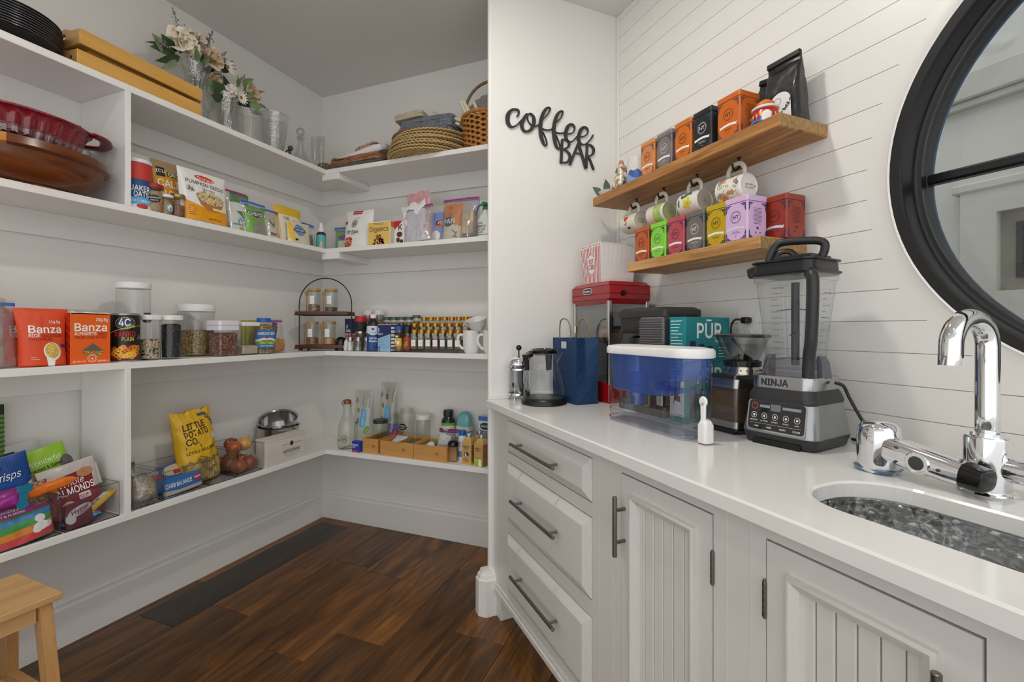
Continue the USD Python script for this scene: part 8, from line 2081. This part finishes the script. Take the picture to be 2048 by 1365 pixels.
obj(sp, 'lever', cat(tf(loft([(0, .007, .004, .003), (.052, .008, .004, .003)], 4), (.218, -.030, .058)), tf(cyl(.0135, .008, n=28, c=.003), (.218, -.026, .112), rx=90)), WHITEP, 40)
obj(sp, 'valve_stem', tf(cyl(.012, .03, n=24), (.186, -.022, .028), ry=90), CL, 40)
# coffee grinder
t = thing('coffee_grinder', 'coffee grinder with a clear hopper and smoky bin', 'coffee grinder', **onR(1.012, 1.180, ZCT))
w, d = .112, .150
obj(t, 'base', loft([(0, w / 2 - .006, d / 2 - .004, .012), (.012, w / 2 + .002, d / 2 + .002, .014), (.018, w / 2, d / 2, .014)], 5), BLACK, 40)
obj(t, 'lower_band', loft([(.018, w / 2, d / 2, .014), (.036, w / 2, d / 2, .014)], 5), STEEL, 40)
obj(t, 'bin', loft([(.036, w / 2 - .001, d / 2 - .001, .014), (.132, w / 2 - .001, d / 2 - .001, .014)], 5), P('#4a3b31', .12, name='smoky_bin', v=.25, vs=14, coat=.6), 40)
obj(t, 'upper_band', loft([(.132, w / 2 + .001, d / 2 + .001, .015), (.158, w / 2 + .001, d / 2 + .001, .015)], 5), STEEL, 40)
obj(t, 'lettering', onto(plane(-d / 2 - .0014), [text2('CUISINART', .0085, at=(-.004, .145))], 0.0003), P('#55524e', .5, name='etched_print'), False)
obj(t, 'deck', loft([(.158, w / 2 - .001, d / 2 - .001, .014), (.168, w / 2 - .006, d / 2 - .006, .014), (.170, .01, .01, .01)], 5), BLACK, 40)
obj(t, 'grind_dial', tf(lathe([(.045, 0), (.052, .002), (.047, .026), (.044, .028)], 44), (0, .012, .166)), P('#c9c0b2', .2, 1.0, name='champagne_steel'), 40)
obj(t, 'dial_marks', cat(*[sphere(.0022, (.0505 * math.cos(a), .012 + .0505 * math.sin(a), .180), 1) for a in np.linspace(0, 2 * np.pi, 20, endpoint=False)]), BLACK, True)
obj(t, 'hopper_ring', tf(faceted([(.040, 0), (.052, .001), (.053, .016), (.045, .018)], 44, .0015, 60), (0, .012, .190)), BLACK, 25)
obj(t, 'hopper', tf(lathe([(.044, 0), (.072, .068), (.074, .072), (.072, .072), (.070, .067), (.043, .003)], 44), (0, .012, .206)), glass('#f4f4f3', .5, .6, .03, 'hopper_plastic', base=.06), 40)
obj(t, 'burr_dome', tf(lathe([(0, .022), (.012, .020), (.026, .010), (.030, 0)], 30), (0, .012, .206)), BLACKG, 40)
obj(t, 'hopper_lid', tf(lathe([(.060, 0), (.076, .0), (.076, .008), (.070, .011), (0, .011)], 44), (0, .012, .276)), glass('#6c6a68', .5, .6, .04, 'dark_lid', base=.15, milk=.0), 40)
obj(t, 'lid_rim', tf(lathe([(.072, 0), (.0775, .001), (.0775, .007), (.072, .008)], 44), (0, .012, .276)), BLACK, 40)
# blender
t = thing('blender', 'tall blender with a clear square jar on a silver and black base', 'blender', **at(onR(.842, 1.188, ZCT), 8))
SIL = P('#a3a5a8', .32, .9, name='silver_paint', v=.02, vs=6)
CHR = P('#2a2a2c', .4, name='charcoal_plastic', v=.06, vs=14)
obj(t, 'foot', loft([(.0, .080, .080, .02), (.004, .090, .090, .022), (.030, .097, .097, .026)], 6), CHR, 40)
obj(t, 'foot_arch', cat(*[box(.12, .004, .014, (0, s * .0955, 0), .001) for s in (-1, 1)]), P('#0e0e0f', .7, name='shadow_gap'))  # near-black strips paint the shade under the arched foot
obj(t, 'body', loft([(.029, .096, .096, .026), (.034, .0965, .0965, .026), (.118, .085, .083, .026), (.124, .082, .080, .026)], 6), SIL, 40)
obj(t, 'shoulder', loft([(.112, .0855, .0870, .026), (.118, .0875, .0890, .028), (.128, .086, .086, .028), (.146, .080, .078, .028)], 6), CHR, 40)
obj(t, 'steel_ring', loft([(.146, .079, .077, .028), (.148, .0805, .0785, .028), (.176, .0805, .0785, .028), (.179, .079, .077, .028)], 8), P('#b4b6b9', .22, 1.0, name='polished_band'), 40)
Fr = plane(-.0790)
obj(t, 'lettering', onto(Fr, [text2('NINJA', .017, at=(-.012, .1625), sx=.95)], 0.0004), P('#2d2d30', .5, name='dark_print'), False)
Fpan = lambda x, z, o=0: np.stack([x, -(.0965 - (.0135 / .084) * (z - .034)) - o, z], 1)
obj(t, 'panel_frame', onto(Fpan, [affinity.translate(rbox_sheet(.150, .080, .010), -.002, .075)], .0010, .02), P('#c9cbce', .25, 1.0, name='panel_trim'), False)
obj(t, 'control_panel', onto(Fpan, [affinity.translate(rbox_sheet(.143, .073, .008), -.002, .075)], .0016, .02), P('#161618', .18, name='touch_panel', coat=.5), False)
pr = [rim(ell(-.058 + .0275 * i, .074, .0072, .0080), .0011) for i in range(5)] + [ell(-.058 + .0275 * i, .074, .0030, .0034, 0, 2) for i in range(5)]
pr += [text2(s, .0030, at=(-.058 + .0275 * i, .061), sx=.9) for i, s in enumerate(('SMOOTHIE', 'ICE CRUSH', 'EXTRACT', 'DOUGH', 'CHOP'))]
pr += [text2(s, .0042, at=(-.050 + .034 * i, .046)) for i, s in enumerate(('LOW', 'MED', 'HIGH', 'PULSE'))] + [sbox(-.066, .0535, .062, .0540)]
obj(t, 'panel_icons', onto(Fpan, pr, .0022), P('#dcdcda', .5, name='panel_print'), False)
obj(t, 'power_button', onto(Fpan, [rim(ell(-.058, .098, .0085, .0090), .0016), sbox(-.0587, .098, -.0573, .103)], .0022), P('#c2563a', .4, name='orange_icon'), False)
obj(t, 'display', onto(Fpan, [sbox(-.016, .089, .010, .106)], .0022), P('#6f7274', .2, name='grey_display'), False)
obj(t, 'panel_band', onto(Fpan, [sbox(-.045, .095, -.018, .102), sbox(.014, .095, .060, .102)], .0020), P('#8b9099', .4, name='grey_print'), False)
jw = [(.196, .048, .046, .020), (.215, .056, .054, .024), (.232, .059, .057, .026), (.34, .0675, .0655, .026), (.425, .0745, .0725, .024), (.4265, .0790, .0770, .026), (.445, .0800, .0780, .026)]
obj(t, 'jar', loft(jw, 8, True, False), glass('#f7f9fa', .5, .55, .03, 'jar_plastic', base=.05), 40)
obj(t, 'jar_foot', loft([(.178, .066, .064, .024), (.182, .067, .065, .024), (.205, .060, .058, .024), (.222, .056, .054, .022)], 8, True, False), glass('#dcdce6', .5, .6, .05, 'lilac_plastic', base=.10), 40)
obj(t, 'jar_latch', cat(*[loft([(.176, .010, .020, .006, s * .072, 0), (.215, .009, .018, .006, s * .068, 0), (.232, .006, .014, .005, s * .064, 0)], 4) for s in (-1, 1)]), P('#5b5b62', .3, name='grey_latch'), 40)
obj(t, 'blade_shaft', cat(cyl(.010, .22, (0, 0, .205), 18), *[tf(box(.05, .014, .0018, (.022, 0, 0)), (0, 0, z), rz=q, ry=8) for z, q in ((.225, 20), (.225, 200), (.29, 110), (.29, 290), (.355, 60), (.355, 240))]), P('#3a3a3e', .3, .4, name='dark_blade'), 40)
fj = lambda x, z, o=0: np.stack([x, -(.0545 + (.018 / .195) * (z - .225)) - .0008 - o, z], 1)
fs = lambda x, z, o=0: np.stack([(.0565 + (.018 / .195) * (z - .225)) + .0008 + o, x, z], 1)
mk = [sbox(-.012, .235 + .0158 * i, (.004 if i % 2 else .010), .2362 + .0158 * i) for i in range(11)]
obj(t, 'scale_marks', cat(onto(fj, [affinity.translate(g, -.014, 0) for g in mk] + [text2(str(8 - i), .0038, at=(.0, .394 - .0316 * i)) for i in range(5)] + [text2('MAX LIQUID', .0034, at=(-.006, .408))], .0), onto(fs, [affinity.translate(g, .005, 0) for g in mk] + [text2(str(1800 - 300 * i), .0036, at=(.024, .394 - .032 * i)) for i in range(5)], .0)), P('#4a4a4c', .5, name='mark_print'), False)
obj(t, 'jar_handle', tube(bez([(.066, -.064, .440), (.080, -.078, .428), (.082, -.080, .38), (.078, -.076, .31), (.074, -.072, .27), (.066, -.064, .235), (.062, -.060, .200), (.060, -.058, .180)], 7), .0135, 12, r2=.016), CHR, True)
obj(t, 'lid', cat(loft([(.440, .076, .074, .024), (.446, .0845, .0825, .026), (.450, .0845, .0825, .026), (.452, .079, .077, .024), (.474, .077, .075, .024), (.476, .083, .081, .026), (.480, .083, .081, .026), (.481, .07, .068, .02)], 7), box(.10, .10, .012, (.015, 0, .480), .004)), P('#1d1e20', .3, name='black_lid', v=.06, vs=12), 35)
obj(t, 'pour_spout', tf(cat(tf(loft([(0, .020, .030, .008), (.075, .014, .024, .008)], 4), ry=-90), box(.03, .05, .010, (-.02, 0, -.008), .003)), (-.035, -.018, .470), ry=-10), P('#26272a', .3, name='spout_plastic'), 40)
obj(t, 'lid_handle', tube(bez([(-.052, -.040, .470), (-.046, -.036, .500), (-.034, -.030, .526), (-.012, -.022, .533), (.045, -.002, .530), (.066, .006, .522), (.068, .008, .505), (.060, .006, .482)], 8), .0115, 10, r2=.010), CHR, True)
obj(t, 'release_tab', tube(bez([(-.036, -.036, .482), (-.028, -.032, .503), (-.008, -.024, .508), (.006, -.018, .498), (.010, -.016, .483)], 6), .005, 8, r2=.008), P('#18191b', .35, name='black_tab'), True)
def to_local(s, q, z, cs, ct, turn):
    dx, dy = np.array(ST(s, q)) - np.array(ST(cs, ct)); a = math.radians(45 - turn)
    return (math.cos(a) * dx - math.sin(a) * dy, math.sin(a) * dx + math.cos(a) * dy, z)
obj(t, 'power_cord', tube(bez([to_local(s, q, z, .842, 1.188, 8) for s, q, z in [(.757, 1.215, .166), (.744, 1.228, .158), (.735, 1.236, .130), (.712, 1.240, .085), (.678, 1.238, .035), (.662, 1.262, .008), (.68, 1.305, .005), (.73, 1.330, .005), (.79, 1.340, .005)]], 8), .0038, 8), P('#141415', .45, name='black_rubber_cord'), True)
# outlet with plug
t = thing('wall_outlet', 'white double wall outlet with a black plug behind the blender', 'outlet', **onR(1.135, TW - .006, 1.165))
obj(t, 'plate', upright(prism(affinity.translate(rbox_sheet(.075, .118, .004), 0, .059), .004, -.004)), WHITEP, 30)
for z in (.030, .072):
    obj(t, 'socket', upright(prism(affinity.translate(rbox_sheet(.030, .026, .010), 0, z + .008), .0025, -.0005)), P('#dddbd6', .4, name='socket_white'), 30)
t = thing('power_plug', 'black plug with a looping cord in the wall outlet', 'plug', **onR(1.128, TW - .026, 1.236))
obj(t, 'plug', box(.026, .03, .020, (0, .003, 0), .004), BLACK)
obj(t, 'cord', tube(bez([(0, -.010, .010), (-.014, -.030, .012), (-.026, -.035, -.01), (-.022, -.035, -.05), (.008, -.03, -.085), (.020, -.02, -.13), (.012, -.005, -.20), (.0, .0, -.28)], 7), .0035, 8), P('#141415', .45, name='black_rubber_cord'), True)
# chrome faucet filter lying by the sink
t = thing('faucet_filter', 'chrome tap mount water filter lying beside the sink', 'water filter', (*ST(.598, 1.105), ZCT), -49)
obj(t, 'filter_housing', tf(lathe([(0, 0), (.030, 0), (.036, .006), (.038, .02), (.039, .075), (.036, .094), (.028, .104), (.012, .108), (0, .108)], 44), (0, 0, .0)), CHROME, 40)
obj(t, 'housing_foot', loft([(.0005, .036, .030, .024, -.006, 0), (.010, .040, .036, .028, -.002, 0)], 8), P('#7f93ab', .2, .7, name='blue_grey_base'), 40)
arm = tf(loft([(0, .024, .026, .018), (.03, .026, .027, .019), (.10, .024, .026, .018), (.125, .022, .025, .017)], 8), ry=90)
obj(t, 'mount_arm', tf(arm, (.026, -.006, .055), ry=8), CHROME, 40)
obj(t, 'end_cap', tf(tf(loft([(0, .0225, .0255, .017), (.030, .021, .024, .016), (.034, .016, .020, .012)], 8), ry=90), (.150, -.006, .038), ry=8), BLACKG, 40)
obj(t, 'indicator_ring', tf(lathe([(.010, .002), (.019, .002), (.021, .0), (.019, -.004)], 32), (.088, -.0335, .044), rx=90), CHROME, 40)
obj(t, 'indicator_dial', tf(lathe([(0, .003), (.0125, .003), (.014, .001)], 28), (.088, -.0335, .044), rx=90), P('#3c403f', .3, name='dark_dial'), 40)
obj(t, 'screw', cat(*[tf(sphere(.003, (0, 0, 0), 1), (x, -.0335, z)) for x, z in ((.052, .066), (.050, .036), (.122, .040))]), P('#4a4a4d', .3, .5, name='dark_screw'), True)
# faucet
t = thing('faucet', 'chrome gooseneck faucet with a side lever behind the sink', 'faucet', **onR(.442, 1.1475, ZCT))
obj(t, 'base_plate', lathe([(0, 0), (.041, 0), (.042, .002), (.040, .005), (.034, .006), (0, .006)], 44), CHROME, 40)
obj(t, 'sleeve', lathe([(0, .004), (.033, .004), (.033, .100), (.031, .104), (0, .104)], 44), CHROME, 40)
gp = [(0, 0, .10)] + [(0, 0, .10 + .0425 * i) for i in range(1, 5)] + [(0, -.050 + .050 * math.cos(a), .270 + .050 * math.sin(a)) for a in np.linspace(.12, math.pi - .05, 22)] + [(0, -.1005, .255), (0, -.1015, .236)]
gp = [(x - .000, y, z) for x, y, z in gp]
obj(t, 'gooseneck', tf(tube(gp, .0175, 24), (0, 0, 0), rz=-6), CHROME, True)
obj(t, 'collar', tf(lathe([(.017, 0), (.024, 0), (.024, .012), (.017, .014)], 36), (0, 0, .098)), CHROME, 40)
lv = obj(t, 'lever_joint', tf(lathe([(0, 0), (.021, 0), (.021, .055), (.019, .058), (0, .058)], 36), (.028, .0, .048), ry=90), CHROME, 40)
obj(lv, 'lever', tf(lathe([(0, 0), (.0225, .001), (.0225, .05), (.020, .056), (.012, .058), (0, .058)], 36), (.088, .0, .048), ry=90), CHROME, 40)
t = thing('air_switch', 'low white push button on the worktop behind the faucet', 'button', **onR(.500, 1.300, ZCT))
obj(t, 'button', lathe([(0, 0), (.020, 0), (.021, .003), (.019, .020), (.015, .024), (0, .025)], 32), WHITEP, 40)

# ================================================================ step stool on the floor
BE = wood('#b98d58', '#d8b27e', 'y', 14, .5, 14, 0, b=.08, dist=.9, c2='#caa06a', fine=.15, name='beech_wood')
BEZ = wood('#a97b48', '#c99c66', 'z', 14, .5, 14, 0, b=.08, dist=.9, c2='#b98a54', fine=.15, name='beech_leg')
BEX = wood('#b5864f', '#cfa46d', 'x', 14, .5, 14, 0, b=.08, dist=.9, fine=.15, name='beech_rail')
t = thing('step_stool', 'pale beech step stool on the floor under the lowest shelf', 'step stool', (-1.737, .545, 0), -2)
Wx, Ly, Hs = .245, .39, .50
obj(t, 'seat', box(Wx, Ly, .018, (0, 0, Hs - .018), .0015), BE)
def leg(x0, y0, x1, y1, z1=Hs - .018, w=.042, d=.026):
    return loft([(0, w / 2, d / 2, .002, x0, y0), (z1, w / 2, d / 2, .002, x1, y1)], 3)
for sy in (-1, 1):
    for sx in (-1, 1):
        x1, x0 = sx * (Wx / 2 - .032), sx * (Wx / 2 + .020)
        y1, y0 = sy * (Ly / 2 - .030), sy * (Ly / 2 - .012)
        obj(t, 'leg', leg(x0, y0, x1, y1), BEZ, 30)
    obj(t, 'end_rail', box(Wx - .10, .020, .046, (0, sy * (Ly / 2 - .030), Hs - .066), .001), BEX)
    obj(t, 'step_support', box(Wx + .10, .020, .030, (.055, sy * (Ly / 2 - .022), .205), .001), BEX)
for sx in (-1, 1):
    obj(t, 'side_rail', box(.020, Ly - .09, .046, (sx * (Wx / 2 - .032), 0, Hs - .066), .001), BE)
obj(t, 'step', box(.135, Ly - .010, .018, (Wx / 2 + .045, 0, .235), .0015), BE)
obj(t, 'lower_rail', box(.020, Ly - .06, .036, (-(Wx / 2 - .005), 0, .18), .001), BE)
